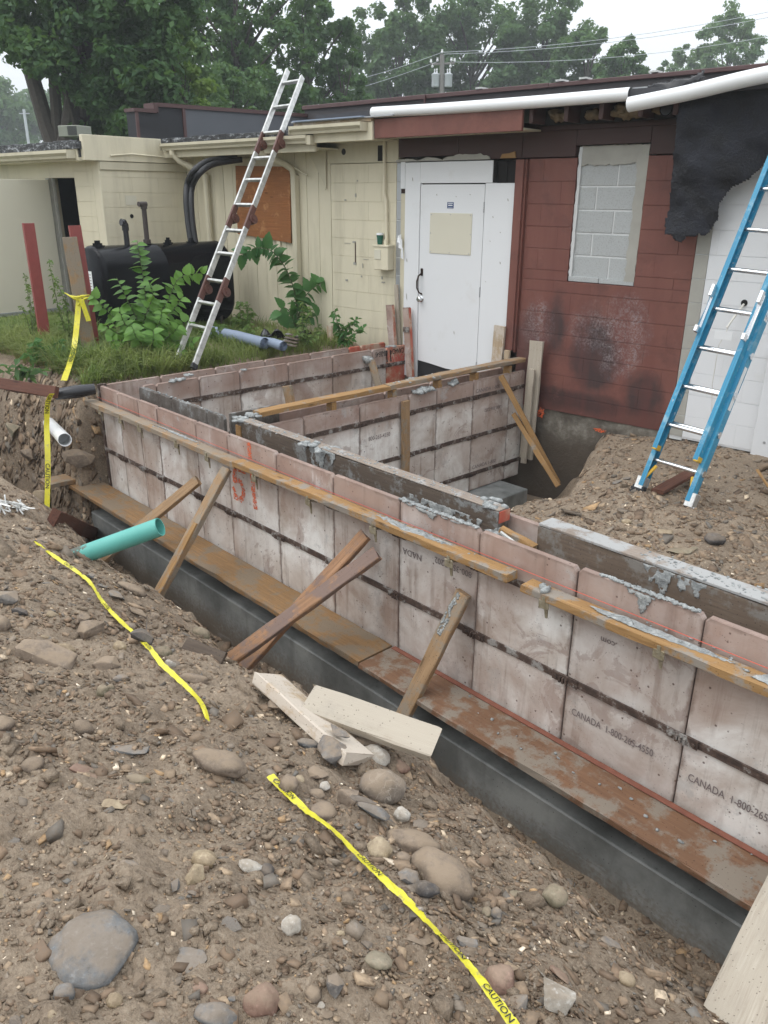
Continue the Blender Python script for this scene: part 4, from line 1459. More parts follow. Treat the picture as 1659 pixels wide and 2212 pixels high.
def wire(p, q, sag, label):
    pts = [p.lerp(q, k / 10) - Vector((0, 0, sag * 4 * (k / 10) * (1 - k / 10))) for k in range(11)]
    o = MB().tube(pts, .014, 5).build('power_line', M['transformer'])
    return tag(o, label, 'power line', 'overhead power lines at the pole')


far_r = pole_pt(1900, -30)
wire(pole_pt(955, 113), far_r, .6, 'upper overhead wire running right from the pole')
wire(pole_pt(958, 117), far_r + Vector((0, 0, -.32)), .6, 'middle overhead wire running right from the pole')
wire(pole_pt(982, 134), far_r + Vector((0, 0, -1.3)), .7, 'lowest overhead wire running right from the pole')
wire(pole_pt(955, 113), pole_pt(640, 200), .2, 'upper overhead wire running left from the pole')
wire(pole_pt(945, 133), pole_pt(600, 232), .2, 'lower overhead wire running left from the pole')
fp = MB()
q0 = on_plane(55, 262, tuple(np.array([ray(55, 430)[0], ray(55, 430)[1], 0]) / np.linalg.norm(ray(55, 430)[:2]) * 80), tuple(np.array([ray(55, 430)[0], ray(55, 430)[1], 0])))
fpo = thing('utility_pole', 'small far utility pole in the haze at the left, below the forked tree', 'utility pole', (q0.x, q0.y, -.2))
MB().tube([(q0.x, q0.y, -.2), (q0.x, q0.y, q0.z + .9)], .12, 8).build('pole', M['transformer'], fpo)
MB().box(-.45, .45, -.04, .04, q0.z + .55, q0.z + .62, Matrix.Translation((q0.x, q0.y, 0)) @ Matrix.Rotation(.7, 4, 'Z')).build('crossarm', M['transformer'], fpo)

# ================================================================== boards and beams


def board_mesh(name, L, W, T, mat, jit=.002, cham=.004, split=0.0, seed=0):
    """board with its grain along local x, worn edges; centred in y and z"""
    rng = np.random.default_rng(seed)
    n = max(3, int(L / .12))
    sec = [(-W / 2, -T / 2 + cham), (-W / 2, T / 2 - cham), (-W / 2 + cham, T / 2), (W / 2 - cham, T / 2), (W / 2, T / 2 - cham), (W / 2, -T / 2 + cham), (W / 2 - cham, -T / 2), (-W / 2 + cham, -T / 2)]
    vs, fs = [], []
    bow = rng.uniform(-1, 1) * L * .002
    for i in range(n + 1):
        f = i / n
        for y, z in sec:
            e = 0
            if i in (0, n):
                e = rng.uniform(-.004, .004) + split * rng.uniform(-1, 1)
            vs.append((L * f + e, y + rng.normal() * jit, z + rng.normal() * jit * .7 + bow * math.sin(math.pi * f)))
    for i in range(n):
        for k in range(8):
            k2 = (k + 1) % 8
            fs.append((i * 8 + k, (i + 1) * 8 + k, (i + 1) * 8 + k2, i * 8 + k2))
    fs.append(tuple(range(8)))
    fs.append(tuple(range(n * 8 + 7, n * 8 - 1, -1)))
    me = bpy.data.meshes.new(name)
    me.from_pydata(vs, [], fs)
    me.materials.append(mat)
    me.update()
    return me


BS = [0]


def board(name, p0, p1, W, T, mat, up=(0, 0, 1), parent=None, label=None, cat='board', group=None, **kw):
    """up = direction of the board's broad face"""
    BS[0] += 1
    Mx = frame(p0, p1, up)
    o = bpy.data.objects.new(name, board_mesh(name, (Vector(p1) - Vector(p0)).length, W, T, mat, seed=BS[0], **kw))
    link(o, Mx, parent)
    if label:
        tag(o, label, cat, group)
    return o


def lumps_on(name, pts, r0, r1, parent, seed=0, n=1, mat='cement', flat=.55, spread=.02):
    """lumps of spilt cement, one stuff part"""
    rng = np.random.default_rng(seed)
    mb = MB()
    for p in pts:
        for _ in range(n):
            r = rng.uniform(r0, r1)
            q = Vector(p) + Vector((rng.normal() * spread, rng.normal() * spread, 0))
            mb.lump(q, r * rng.uniform(.7, 1.6), r * rng.uniform(.7, 1.3), r * flat * rng.uniform(.6, 1.3), int(rng.integers(1000)), 1, .5)
    o = mb.build(name, M[mat], parent, smooth='all')
    o['kind'] = 'stuff'
    return o


# ================================================================== footing, formwork, concrete
ft = thing('concrete_footing', 'low grey concrete footing under the formwork, along the trench floor', 'footing', (-7.25, 2.8, -1.5))
ZF = -1.222
MB().box(-7.25, 2.2, 2.80, 3.50, -1.95, ZF, c=.008).build('footing_beam', M['footing'], ft)
MB().box(-7.25, -6.60, 3.502, 6.60, -1.95, ZF, c=.008).build('footing_beam', M['footing'], ft)
MB().box(-5.65, -4.74, 3.502, 6.48, -1.95, ZF, c=.008).build('footing_beam', M['footing'], ft)

PANEL_CACHE = {}


def panel_obj(w, h, mat, t=.028, notch=.022):
    key = (round(w, 2), round(h, 2), mat.name)
    if key not in PANEL_CACHE:
        g = .003
        poly = [(g, 0), (w - g, 0), (w - g, h - notch), (w - g - notch * .8, h), (g + notch * .8, h), (g, h - notch)]
        mb = MB()
        n = len(poly)
        c = .004
        cx, cz = w / 2, h / 2
        ins_ = [(p[0] + (c if p[0] < cx else -c), p[1] + (c if p[1] < cz else -c)) for p in poly]
        vs = [(p[0], 0, p[1]) for p in ins_] + [(p[0], c, p[1]) for p in poly] + [(p[0], t, p[1]) for p in poly]
        fs = [tuple(range(n)), tuple(range(3 * n - 1, 2 * n - 1, -1))]
        for k in (0, 1):
            for i in range(n):
                j = (i + 1) % n
                fs.append((k * n + j, k * n + i, (k + 1) * n + i, (k + 1) * n + j))
        mb.add([(x, y, z - h + .0) for x, y, z in vs], fs)
        mb.v = [(x, y, z + h * 0 + 0) for x, y, z in mb.v]
        PANEL_CACHE[key] = mb.mesh('form_panel', mat)
    return bpy.data.objects.new('form_panel', PANEL_CACHE[key])


def seam_plate():
    key = 'seam'
    if key not in PANEL_CACHE:
        mb = MB()
        mb.box(-.075, .075, -.020, -.0125, -.024, .024, c=.002)
        for x in (-.052, .055):
            mb.tube([(x, -.020, 0), (x, -.031, 0)], .010, 7)
        for x in (-.022, -.004, .016):
            mb.box(x - .005, x + .005, -.034, -.020, -.019, .012)
        PANEL_CACHE[key] = mb.mesh('tie_plate', M['rust'])
    return bpy.data.objects.new('tie_plate', PANEL_CACHE[key])


def form_wall(root, FM, seams, top=0.0, bars=(-.205, -.615, -1.03), mat=None, h=1.216, bar_mat=None, special=None):
    """FM: x along the wall, -y towards the outside face, z up"""
    res = []
    for k, (a, b) in enumerate(zip(seams[:-1], seams[1:])):
        mt = (special or {}).get(k, mat or M['form'])
        o = panel_obj(b - a, h, mt)
        link(o, FM @ Matrix.Translation((a, RNG.uniform(-.002, .003), top + RNG.uniform(-.004, .002))), root)
        res.append(o)
    for z in bars:
        mb = MB()
        for a, b in zip(seams[:-1], seams[1:]):
            mb.box(a + .006, b - .006, -.012, -.0005 - .002, z - .021, z + .021, c=.003)
        mb.build('steel_bar', M['rust'], root, FM)
        for s in seams[1:-1]:
            link(seam_plate(), FM @ Matrix.Translation((s, 0, z)), root)
    return res


SEAMS = [-7.08, -6.72, -6.33, -6.0, -5.38, -4.93, -4.31, -3.70, -3.09, -2.48, -1.87, -1.24, -.63, -.02, .59, 1.2]
ff = thing('front_formwork_wall', 'long pinkish plywood formwork wall facing the trench in front', 'formwork', (-7.08, 3.0, -1.22))
FFM = Matrix.Translation((0, 3.0, 0))
fpan = form_wall(ff, FFM, SEAMS)
MB().box(-7.10, -7.075, 2.985, 3.04, -1.21, .01, c=.003).build('corner_post', M['rust'], ff)
# printing on the panels
UPR = Matrix.Rotation(rad(90), 4, 'X')           # text plane x-y -> x-z, facing -y
FLIP = Matrix.Rotation(rad(180), 4, 'Z')


def print_on(text, size, FM, x, z, root, flip=False, mat='faded_ink', y=-.0025, sx=1.0):
    Mx = FM @ Matrix.Translation((x, y, z)) @ UPR
    if flip:
        Mx = Mx @ FLIP
    return lettering(text, size, M[mat], Mx @ Matrix.Diagonal((sx, 1, 1, 1)), root)


print_on('CANADA  1-800-265-4550', .056, FFM, -1.82, -.80, ff, sx=.72)
print_on('CANADA  1-800-265-4550', .056, FFM, -1.19, -.82, ff, sx=.72)
print_on('800-356-2202', .052, FFM, -2.52, -.26, ff, flip=True, sx=.95)
print_on('NADA', .055, FFM, -3.08 + .18, -.29, ff, flip=True)
print_on('.com', .045, FFM, -1.62, -.30, ff, flip=True)
# orange sprayed figures
sp = MB()


def spray(pts, w, z0=0):
    for p, q in zip(pts[:-1], pts[1:]):
        p, q = Vector((p[0], 0, p[1])), Vector((q[0], 0, q[1]))
        d = (q - p).normalized()
        nrm = Vector((-d.z, 0, d.x)) * w / 2
        k = 6
        vs, vs2 = [], []
        for i in range(k + 1):
            c = p.lerp(q, i / k)
            vs.append(c + nrm * RNG.uniform(.7, 1.15))
            vs2.append(c - nrm * RNG.uniform(.7, 1.15))
        n0 = [(v.x, -.0030 - .0004 * len(sp.f) / 60, v.z) for v in vs + vs2]
        sp.add(n0, [(i, i + 1, i + k + 2, i + k + 1) for i in range(k)])


spray([(-4.64, .0), (-4.63, -.12)], .05)
spray([(-4.62, -.20), (-4.60, -.50)], .055)
spray([(-4.86, -.235), (-4.70, -.235)], .045)
spray([(-4.84, -.24), (-4.865, -.36)], .05)
spray([(-4.87, -.345), (-4.78, -.325), (-4.735, -.40), (-4.775, -.475), (-4.885, -.47)], .05)
spray([(-4.885, -.40), (-4.86, -.44)], .04)
sp.build('spray_figure', M['spray'], ff, FFM)

# string line in front of the panels
tag(MB().tube([(-7.10, 2.972, -.105), (-3.0, 2.972, -.112), (.6, 2.972, -.10)], .0017, 5).build('string_line', M['string']), 'thin red string line stretched along the front formwork', 'string')

# walkway planks
PLZ = -.99
board('walkway_plank', (-7.36, 2.838, PLZ), (-3.12, 2.838, PLZ), .286, .042, M['wood_plank'], label='worn orange-brown plank along the foot of the front formwork, left half', cat='plank', group='walkway planks along the formwork', cham=.005)
wb = board('walkway_plank', (-3.10, 2.832, PLZ), (.9, 2.826, PLZ), .292, .040, M['wood_steel'], label='rusty red plank with grey cement patches along the foot of the front formwork, right half', cat='plank', group='walkway planks along the formwork', cham=.006)
MB().box(-3.09, .9, 2.944, 2.978, PLZ + .0215, PLZ + .025).build('painted_edge', M['dull_red'], wb)
lumps_on('cement_spill', [(x, 2.76 + RNG.uniform(0, .18), PLZ + .021) for x in np.linspace(-2.4, -.6, 20)], .004, .012, wb, 5, flat=.5)
board('crossing_plank', (-7.46, 2.50, PLZ + .045), (-7.42, 3.4, PLZ + .05), .24, .042, M['wood_brace'], label='short plank crossing the left end of the walkway plank', cat='plank')

# walers on clamps along the front
WZ = -.152
wl1 = board('waler', (-7.16, 2.918, WZ), (-4.66, 2.925, WZ - .004), .098, .042, M['wood_brace'], label='weathered brown timber on the front formwork clamps, left length', cat='timber', group='timbers along the front formwork')
wl2 = board('waler', (-4.67, 2.917, WZ + .012), (-2.19, 2.917, WZ + .016), .094, .042, M['wood_orange'], label='orange timber with spilt grey cement on the front formwork clamps, middle length', cat='timber', group='timbers along the front formwork')
wl3 = board('waler', (-2.10, 2.918, WZ), (.6, 2.918, WZ + .005), .096, .042, M['wood_orange'], label='orange timber with a rounded left end on the front formwork clamps, right length', cat='timber', group='timbers along the front formwork')


def smear(name, poly, z, t, parent, seed):
    """flat spread of cement with a lumpy top"""
    rng = np.random.default_rng(seed)
    b = bmesh.new()
    f = b.faces.new([b.verts.new((p[0], p[1], z)) for p in poly])
    bmesh.ops.triangulate(b, faces=[f])
    for _ in range(4):
        bmesh.ops.subdivide_edges(b, edges=b.edges[:], cuts=1)
    for q in b.verts:
        inner = 0 if any(e.is_boundary for e in q.link_edges) else 1
        q.co += Vector((rng.normal() * .003, rng.normal() * .003, inner * abs(rng.normal()) * t + .001))
    me = bpy.data.meshes.new(name)
    b.to_mesh(me)
    b.free()
    me.materials.append(M['cement'])
    o = bpy.data.objects.new(name, me)
    link(o, None, parent)
    o['kind'] = 'stuff'
    return o


smear('cement_spill', [(-3.25, 2.93), (-3.15, 2.958), (-2.85, 2.960), (-2.62, 2.945), (-2.60, 2.93), (-2.78, 2.905), (-2.95, 2.885), (-3.12, 2.905)], WZ + .036, .006, wl2, 1)
smear('cement_spill', [(-6.0, 2.94), (-5.75, 2.958), (-5.45, 2.955), (-5.2, 2.95), (-5.4, 2.925), (-5.7, 2.93)], WZ + .024, .005, wl1, 2)
smear('cement_spill', [(-1.75, 2.93), (-1.55, 2.960), (-1.2, 2.960), (-1.05, 2.945), (-1.2, 2.92), (-1.5, 2.90), (-1.68, 2.905)], WZ + .025, .003, wl3, 3)
smear('cement_spill', [(-.98, 2.90), (-.95, 2.955), (-.75, 2.96), (-.55, 2.96), (-.6, 2.90), (-.8, 2.882)], WZ + .026, .003, wl3, 4)
lumps_on('cement_spill', [(-1.99, 2.915, WZ + .03)], .018, .026, wl3, 6, n=5, flat=.8, spread=.010)
lumps_on('cement_spill', [(x, 2.945, WZ + .036) for x in np.linspace(-3.2, -2.65, 14)] + [(-2.48, 2.94, WZ + .036)], .005, .013, wl2, 7, n=2)
lumps_on('cement_spill', [(x, 2.955, WZ + .026) for x in np.linspace(-1.5, -.6, 16)], .005, .014, wl3, 8, n=2)
lumps_on('cement_spill', [(x, 2.94, WZ + .024) for x in np.linspace(-5.9, -5.2, 12)], .004, .010, wl1, 9, n=1)

# clamps: bracket under the timber, upright lug in front, wedge hanging below
cm = MB()
cm.box(-.008, .008, -.125, -.002, -.006, .004)
cm.box(-.030, .026, -.130, -.122, -.028, .018, c=.003)
cm.box(-.008, .008, -.134, -.118, .004, .040)
cm.box(-.022, .020, -.080, -.060, -.012, -.004, c=.002)
cm.add([(-.011, -.112, -.012), (.011, -.112, -.012), (.007, -.106, -.085), (-.005, -.106, -.085), (-.011, -.104, -.012), (.011, -.104, -.012), (.007, -.100, -.085), (-.005, -.100, -.085)], [(0, 1, 2, 3), (7, 6, 5, 4), (0, 4, 5, 1), (3, 2, 6, 7), (0, 3, 7, 4), (1, 5, 6, 2)])
CLM = cm.mesh('timber_clamp', M['clamp'])
for u, v in [(214, 880), (257, 898), (297, 912), (378, 951), (446, 978), (548, 1027), (667, 1080), (804, 1142), (966, 1214), (1171, 1300), (1426, 1415)]:
    p = on_y(u, v, 2.872)
    o = bpy.data.objects.new('timber_clamp', CLM)
    link(o, Matrix.Translation((p.x, 3.0, WZ - .030)) @ Matrix.Rotation(RNG.uniform(-.12, .12), 4, 'Z') @ Matrix.Rotation(RNG.uniform(-.06, .06), 4, 'Y'), ff)

# inner faces and the other form walls
fi = thing('inner_formwork_wall', 'cement-caked inner formwork panels parallel to the front formwork', 'formwork', (-6.8, 3.24, -1.22))
FIM = Matrix.Translation((0, 3.245, 0))
form_wall(fi, FIM, [-6.80, -6.2, -5.62, -5.36], bars=(), mat=M['caked'])
form_wall(fi, Matrix.Translation((0, 3.345, 0)), [-5.08, -4.47, -3.86, -3.25, -2.64, -2.2, -1.6, -1, -.4, .2, .8], top=-.03, bars=(), mat=M['form'])
MB().box(-5.335, -5.31, 3.275, 3.75, -1.2, .03, c=.004).build('end_panel', M['caked'], fi)
RL = Matrix.Rotation(rad(90), 4, 'Z')    # x -> world y, -y -> world +x


def side(x):
    return Matrix.Translation((x, 0, 0)) @ RL


lw = thing('left_formwork_wall', 'plywood formwork wall running from the far left corner to the white door', 'formwork', (-6.8, 3.3, -1.22))
form_wall(lw, side(-6.79), [3.285, 3.42, 3.87, 4.33, 4.93, 5.53, 6.12, 6.34, 6.66], special={6: M['form'], 7: M['form_red']})
form_wall(lw, side(-7.08), [3.032, 3.62, 4.23, 4.84, 5.45, 6.02, 6.20, 6.60], bars=(), special={5: M['form_red'], 6: M['form_red']})
MB().box(-7.09, -7.05, 3.03, 3.06, -.3, .012).build('corner_post', M['rust'], lw)
LWM = side(-6.79)
print_on('CANADA', .085, LWM, 6.62, -.03, lw, flip=True, mat='ink', y=-.004, sx=.62)
print_on('800-265-45', .085, LWM, 6.36, -.035, lw, flip=True, mat='ink', y=-.004, sx=.5)
print_on('ADVANC', .15, LWM, 6.64, -.10, lw, flip=True, mat='red_ink', y=-.004, sx=.42)
sl = MB()
for x in (6.33, 6.39):
    sl.add([(x, -.0045, -.03), (x + .014, -.0045, -.035), (x + .03, -.0045, -.17), (x + .012, -.0045, -.17)], [(0, 1, 2, 3)])
sl.build('ink_mark', M['ink'], lw, LWM)
board('form_brace', (-6.70, 6.02, -.10), (-6.42, 5.98, -.55), .085, .04, M['wood_brace'], up=(0, -1, .2), label='short brace with a grey cement blob against the left formwork near the door', cat='brace')
lumps_on('cement_blob', [(-6.74, 6.0, -.09)], .035, .05, bpy.data.objects['form_brace'], 12, n=6, flat=1, spread=.03)
bl = board('form_scrap', (-5.99, 4.33, -.02), (-5.9, 4.36, -.5), .10, .04, M['wood_brace'], up=(.2, -1, 0), label='short upright board end behind the left end of the thick top board', cat='board')

cw = thing('cross_formwork_wall', 'plywood formwork wall in the middle, running to the right of the door under a capping timber', 'formwork', (-5.1, 3.4, -1.22))
CWM = side(-5.10)
form_wall(cw, CWM, [3.37, 3.84, 4.45, 5.05, 5.42, 5.95, 6.52, 6.77], top=-.055, bars=(-.225, -.63, -1.03), h=1.16)
form_wall(cw, side(-5.34), [3.75, 4.36, 4.97, 5.58, 6.19, 6.70], top=-.06, bars=(), h=1.15)
print_on('800-265-4550', .055, CWM, 4.55, -.40, cw, sx=.85)
print_on('CANADA 1-800', .055, CWM, 5.98, -.185, cw)
print_on('1-800-356-2202', .050, CWM, 6.42, -.37, cw, flip=True, sx=.9)
print_on('CANADA 1-800', .055, CWM, 5.98, -.985, cw)
cap1 = board('capping_timber', (-5.155, 3.42, .036), (-5.155, 4.82, .034), .105, .040, M['wood_orange'], label='orange capping timber over the cross formwork, near length', cat='timber', group='capping timbers of the cross formwork')
cap2 = board('capping_timber', (-5.155, 4.825, .04), (-5.155, 6.76, .046), .105, .040, M['wood_brace'], label='weathered capping timber over the cross formwork, far length beside the tall pale board', cat='timber', group='capping timbers of the cross formwork')
for y in (4.15, 4.86, 5.45, 5.98, 6.5):
    MB().box(-5.19, -5.11, y, y + .05, -.12, .014, c=.003).build('spacer_block', M['wood_orange'], cw)
lumps_on('cement_spill', [(-5.155 + RNG.uniform(-.05, .05), y, .055) for y in np.linspace(4.9, 6.2, 40)], .008, .022, cap2, 13, n=2, spread=.02)
lumps_on('cement_spill', [(-5.08, 5.25 + RNG.uniform(-.15, .15), -.04) for _ in range(8)] + [(-5.09, 5.62, -.04), (-5.09, 5.7, -.03)], .02, .035, cw, 14, n=3, flat=.9)

# thick boards standing over the inner side of the front wall
ib1 = board('thick_top_board', (-5.16, 3.286, -.115), (-2.555, 3.286, -.115), .095, .265, M['wood_dark'], label='long thick dark board with a cement-covered top, standing inside the front formwork', cat='board', group='thick boards inside the front formwork', cham=.003)
ib2 = board('thick_top_board', (-2.285, 3.30, -.105), (.7, 3.30, -.105), .115, .25, M['wood_grey'], label='second thick board inside the front formwork, cut by the right edge of the photo', cat='board', group='thick boards inside the front formwork', cham=.003)
MB().box(-2.285, .7, 3.242, 3.358, .022, .036, c=.002).build('top_strip', M['wood_skim'], ib2)
MB().box(-5.16, -2.555, 3.240, 3.332, .019, .027, c=.002).build('top_strip', M['wood_skim'], ib1)
MB().box(-2.553, -2.547, 3.242, 3.332, -.05, .018).build('painted_end', M['form_red'], ib1)
MB().box(-2.62, -2.553, 3.262, 3.328, -.40, -.250, c=.004).build('post_block', M['wood_orange'], ib1)
MB().box(-5.165, -5.10, 3.225, 3.24, -.35, -.02, c=.003).build('end_cleat', M['wood_orange'], ib1)


def crust(x0, x1, y, z0, z1, parent, seed, n=150, r=(.006, .022)):
    n, r = n * 4, (r[0] * .5, r[1] * .42)
    rng = np.random.default_rng(seed)
    mb = MB()
    for _ in range(n):
        f = min(1, max(0, .5 + rng.normal() * .22))
        x = x0 + (x1 - x0) * f
        z = z1 - (z1 - z0) * abs(rng.normal()) * .45 * (1.2 - abs(f - .5))
        if z < z0:
            continue
        rr = rng.uniform(*r)
        mb.lump((x, y, z), rr * rng.uniform(.8, 1.8), rr * .45, rr * rng.uniform(.6, 1.2), int(rng.integers(999)), 1, .5)
    o = mb.build('cement_crust', M['cement'], parent, smooth='all')
    o['kind'] = 'stuff'


lumps_on('cement_spill', [(x, 3.25 + RNG.uniform(0, .07), .028) for x in np.linspace(-5.1, -2.6, 170)], .003, .009, ib1, 25, n=1)
lumps_on('cement_spill', [(-2.62, 3.28, .028), (-4.25, 3.25, .028), (-4.1, 3.25, .02)], .02, .03, ib1, 26, n=10, spread=.035)
lumps_on('cement_spill', [(x, 3.26 + RNG.uniform(0, .08), .037) for x in np.linspace(-1.72, -1.0, 80)], .003, .009, ib2, 27, n=1)
lumps_on('cement_spill', [(-5.13, 3.27, .02), (-5.16, 3.30, .02), (-5.13, 3.36, .04)], .02, .03, ib1, 28, n=8, spread=.03)
lumps_on('cement_spill', [(x, 3.012, .004) for x in np.linspace(-3.10, -2.5, 110)] + [(x, 3.012, .004) for x in np.linspace(-1.75, -1.28, 90)], .005, .013, ff, 29, n=2, spread=.006)
lumps_on('cement_spill', [(x, 3.262, .004) for x in np.linspace(-6.7, -5.4, 40)], .006, .013, fi, 30, n=1, spread=.006)
lumps_on('cement_spill', [(-6.80, y, 0) for y in (3.6, 3.66, 3.7, 4.4, 6.4, 6.45)] + [(-6.95, 3.85, 0)], .02, .03, lw, 31, n=4, spread=.02)


def sheet(name, poly, mat, M4, label, cat, step=.025, amp=.03, thick=.006, bulge=None, parent=None, nf=2.2):
    """ragged hanging sheet from a polygon in local x-z"""
    xs_, zs_ = [p[0] for p in poly], [p[1] for p in poly]
    nx, nz = int((max(xs_) - min(xs_)) / step) + 2, int((max(zs_) - min(zs_)) / step) + 2

    def inside(x, z):
        c = False
        j = len(poly) - 1
        for i in range(len(poly)):
            if (poly[i][1] > z) != (poly[j][1] > z) and x < (poly[j][0] - poly[i][0]) * (z - poly[i][1]) / (poly[j][1] - poly[i][1]) + poly[i][0]:
                c = not c
            j = i
        return c
    vid, vs, fs = {}, [], []

    def vert(i, k):
        if (i, k) not in vid:
            x, z = min(xs_) + i * step, min(zs_) + k * step
            y = fbm(np.array([x]), np.array([z]), nf, 3, 51)[0] * amp + (bulge(x, z) if bulge else 0)
            vid[(i, k)] = len(vs)
            vs.append((x + RNG.uniform(-.3, .3) * step, y, z + RNG.uniform(-.3, .3) * step))
        return vid[(i, k)]
    for i in range(nx):
        for k in range(nz):
            x, z = min(xs_) + (i + .5) * step, min(zs_) + (k + .5) * step
            if inside(x, z):
                fs.append((vert(i, k), vert(i + 1, k), vert(i + 1, k + 1), vert(i, k + 1)))
    o = MB().add(vs, fs).build(name, mat, parent, M4, smooth='all')
    so = o.modifiers.new('thickness', 'SOLIDIFY')
    so.thickness = thick
    return tag(o, label, cat)

def drip(x0, x1, zt, depth, y, parent, seed, nd=5):
    """skin of wet cement that ran down a vertical face"""
    r_ = np.random.default_rng(seed)
    k = 26
    pts = [(x0, zt), (x1, zt)]
    ph = r_.uniform(0, 6, 3)
    for i in range(k + 1):
        f = 1 - i / k
        env = math.sin(math.pi * min(max(f, .02), .98)) ** .6
        w_ = .45 + .3 * math.sin(f * nd * 2.1 + ph[0]) + .25 * math.sin(f * nd * 4.7 + ph[1]) + r_.uniform(-.12, .12)
        pts.append((x0 + (x1 - x0) * f, zt - depth * env * max(.06, w_)))
    o = sheet('cement_crust', pts, M['cement'], Matrix.Translation((0, y, 0)), None, None, .009, .010, .003, parent=parent, nf=28)
    o['kind'] = 'stuff'


drip(-4.34, -3.96, .018, .24, 3.2365, ib1, 1)
drip(-3.25, -2.66, -.06, .20, 3.2365, ib1, 2, 7)
drip(-1.68, -1.36, .020, .17, 3.2405, ib2, 5)
drip(-1.62, -1.46, -.002, .11, 2.998, ff, 7, 3)
drip(-3.05, -2.62, -.002, .04, 2.998, ff, 8, 6)


def concrete_fill(x0, x1, y0, y1, zf, seed):
    nx, ny = max(4, int((x1 - x0) / .04)), max(4, int((y1 - y0) / .04))
    X, Y = np.meshgrid(np.linspace(x0, x1, nx), np.linspace(y0, y1, ny), indexing='ij')
    Z = zf(X, Y) + fbm(X, Y, 6, 4, seed) * .05 + fbm(X, Y, 30, 2, seed + 3) * .015
    idx = np.arange(nx * ny).reshape(nx, ny)
    Fq = np.stack([idx[:-1, :-1], idx[1:, :-1], idx[1:, 1:], idx[:-1, 1:]], -1).reshape(-1, 4)
    o = bpy.data.objects.new('poured_concrete', np_mesh('poured_concrete', np.stack([X, Y, Z], -1).reshape(-1, 3), Fq, M['cement'], True))
    tag(link(o), kind='structure')


concrete_fill(-7.05, 1.0, 3.03, 3.24, lambda X, Y: np.interp(X, [-5.4, -4.6, -3.4, -2.5, -1.8], [-.45, -.34, -.20, -.16, -.22]), 41)
concrete_fill(-7.05, -6.83, 3.26, 6.6, lambda X, Y: -.30 + 0 * X, 43)
board('spreader_stick', (-2.50, 3.20, -.055), (-2.28, 3.22, -.10), .045, .035, M['wood_orange'], label='small orange spreader block in the wet concrete between the two thick boards', cat='wood block')
tag(MB().tube([(-2.47, 3.16, -.055), (-2.30, 3.17, -.115)], .012, 8).build('tie_rod', M['alu']), 'short grey rod lying beside the orange spreader block', 'rod')
lumps_on('cement_blob', [(-2.52, 3.18, -.10), (-2.55, 3.20, -.09), (-2.40, 3.15, -.13)], .02, .035, bpy.data.objects['spreader_stick'], 44, n=7, spread=.03)

# ------------------------------------------------------------------ braces
UPV = (0, -1, .5)


def brace(label, top, zt_y, bot, zb, mat, W=.089, T=.04, ext=.18, up=UPV, n=0):
    p1 = on_y(*top, zt_y)
    p0 = on_z(*bot, zb)
    d = (p0 - p1).normalized()
    return board('brace', p1, p0 + d * ext, W, T, M[mat], up=up, label=label, cat='brace', group='timber braces of the front formwork', split=.006, cham=.005)


brace('brown brace under the green pipe, leftmost of the front braces', (428, 1037), 2.93, (205, 1222), -1.12, 'wood_brace', up=(.3, -1, .9))
b2 = brace('splintered pale brace meeting the left end of the orange timber', (490, 1012), 2.89, (342, 1285), -1.02, 'wood_brace', W=.095)
board('splinter', tuple(Vector(b2.matrix_basis.translation) + (b2.matrix_basis.to_3x3() @ Vector((.45, .02, .024)))), tuple(Vector(b2.matrix_basis.translation) + (b2.matrix_basis.to_3x3() @ Vector((1.05, .03, .028)))), .05, .018, M['wood_orange'], up=UPV, parent=None if False else b2)
brace('orange brace crossing behind the dark brown one', (790, 1155), 2.93, (523, 1447), -1.05, 'wood_red', up=(0, -1, .8))
brace('dark wet brown brace crossing in front of the orange one', (815, 1195), 2.87, (488, 1432), -.90, 'wood_red', up=(.2, -1, .9))
b5 = brace('light brown brace with a cement smear on top, right of the crossed pair', (1003, 1280), 2.95, (872, 1545), -1.10, 'wood_brace', W=.093)
for bname, (dx0, dx1), nn in [(b5, (.02, .28), 60)]:
    mbx_ = MB()
    for i in range(nn):
        f = RNG.uniform(dx0, dx1)
        mbx_.lump((f, RNG.uniform(-.035, .0), .021), RNG.uniform(.006, .018), RNG.uniform(.005, .010), .003, i, 1, .4)
    o = mbx_.build('cement_smear', M['cement'], b5, WM[b5.name], smooth='all')
    o['kind'] = 'stuff'

# inside: stakes and struts against the cross wall
p0, p1 = on_x(876, 866, -5.06), on_x(877, 1012, -5.06)
board('upright_stake', (p1.x, p1.y, -1.0), (p0.x, p0.y, p0.z), .085, .036, M['wood_brace'], up=(1, 0, 0), label='upright orange stake against the cross formwork', cat='stake')
p0 = on_x(1082, 812, -5.05)
p1 = on_z(1205, 1043, -1.12)
board('cross_wall_brace', p0, p1, .055, .045, M['wood_orange'], up=(.6, -1, .3), label='long thin orange strut from the top of the cross formwork down into the pit', cat='brace', group='struts of the cross formwork')
p0 = on_x(1117, 892, -4.95)
p1 = on_z(1212, 1048, -1.08)
board('cross_wall_brace', p0 + Vector((0, -.06, 0)), p1 + Vector((0, -.05, 0)), .05, .045, M['wood_orange'], up=(.6, -1, .3), label='shorter orange strut lying along the long strut in the pit', cat='brace', group='struts of the cross formwork')


def tall(label, u0, v0, u1, v1, y, W, mat, T=.03, up=None, cat='board', name='upright_board'):
    a = BM @ on_b(u0, v0, y)
    b = BM @ on_b(u1, v1, y)
    return board(name, b, a, W, T, M[mat], up=tuple(-BN) if up is None else up, label=label, cat=cat)


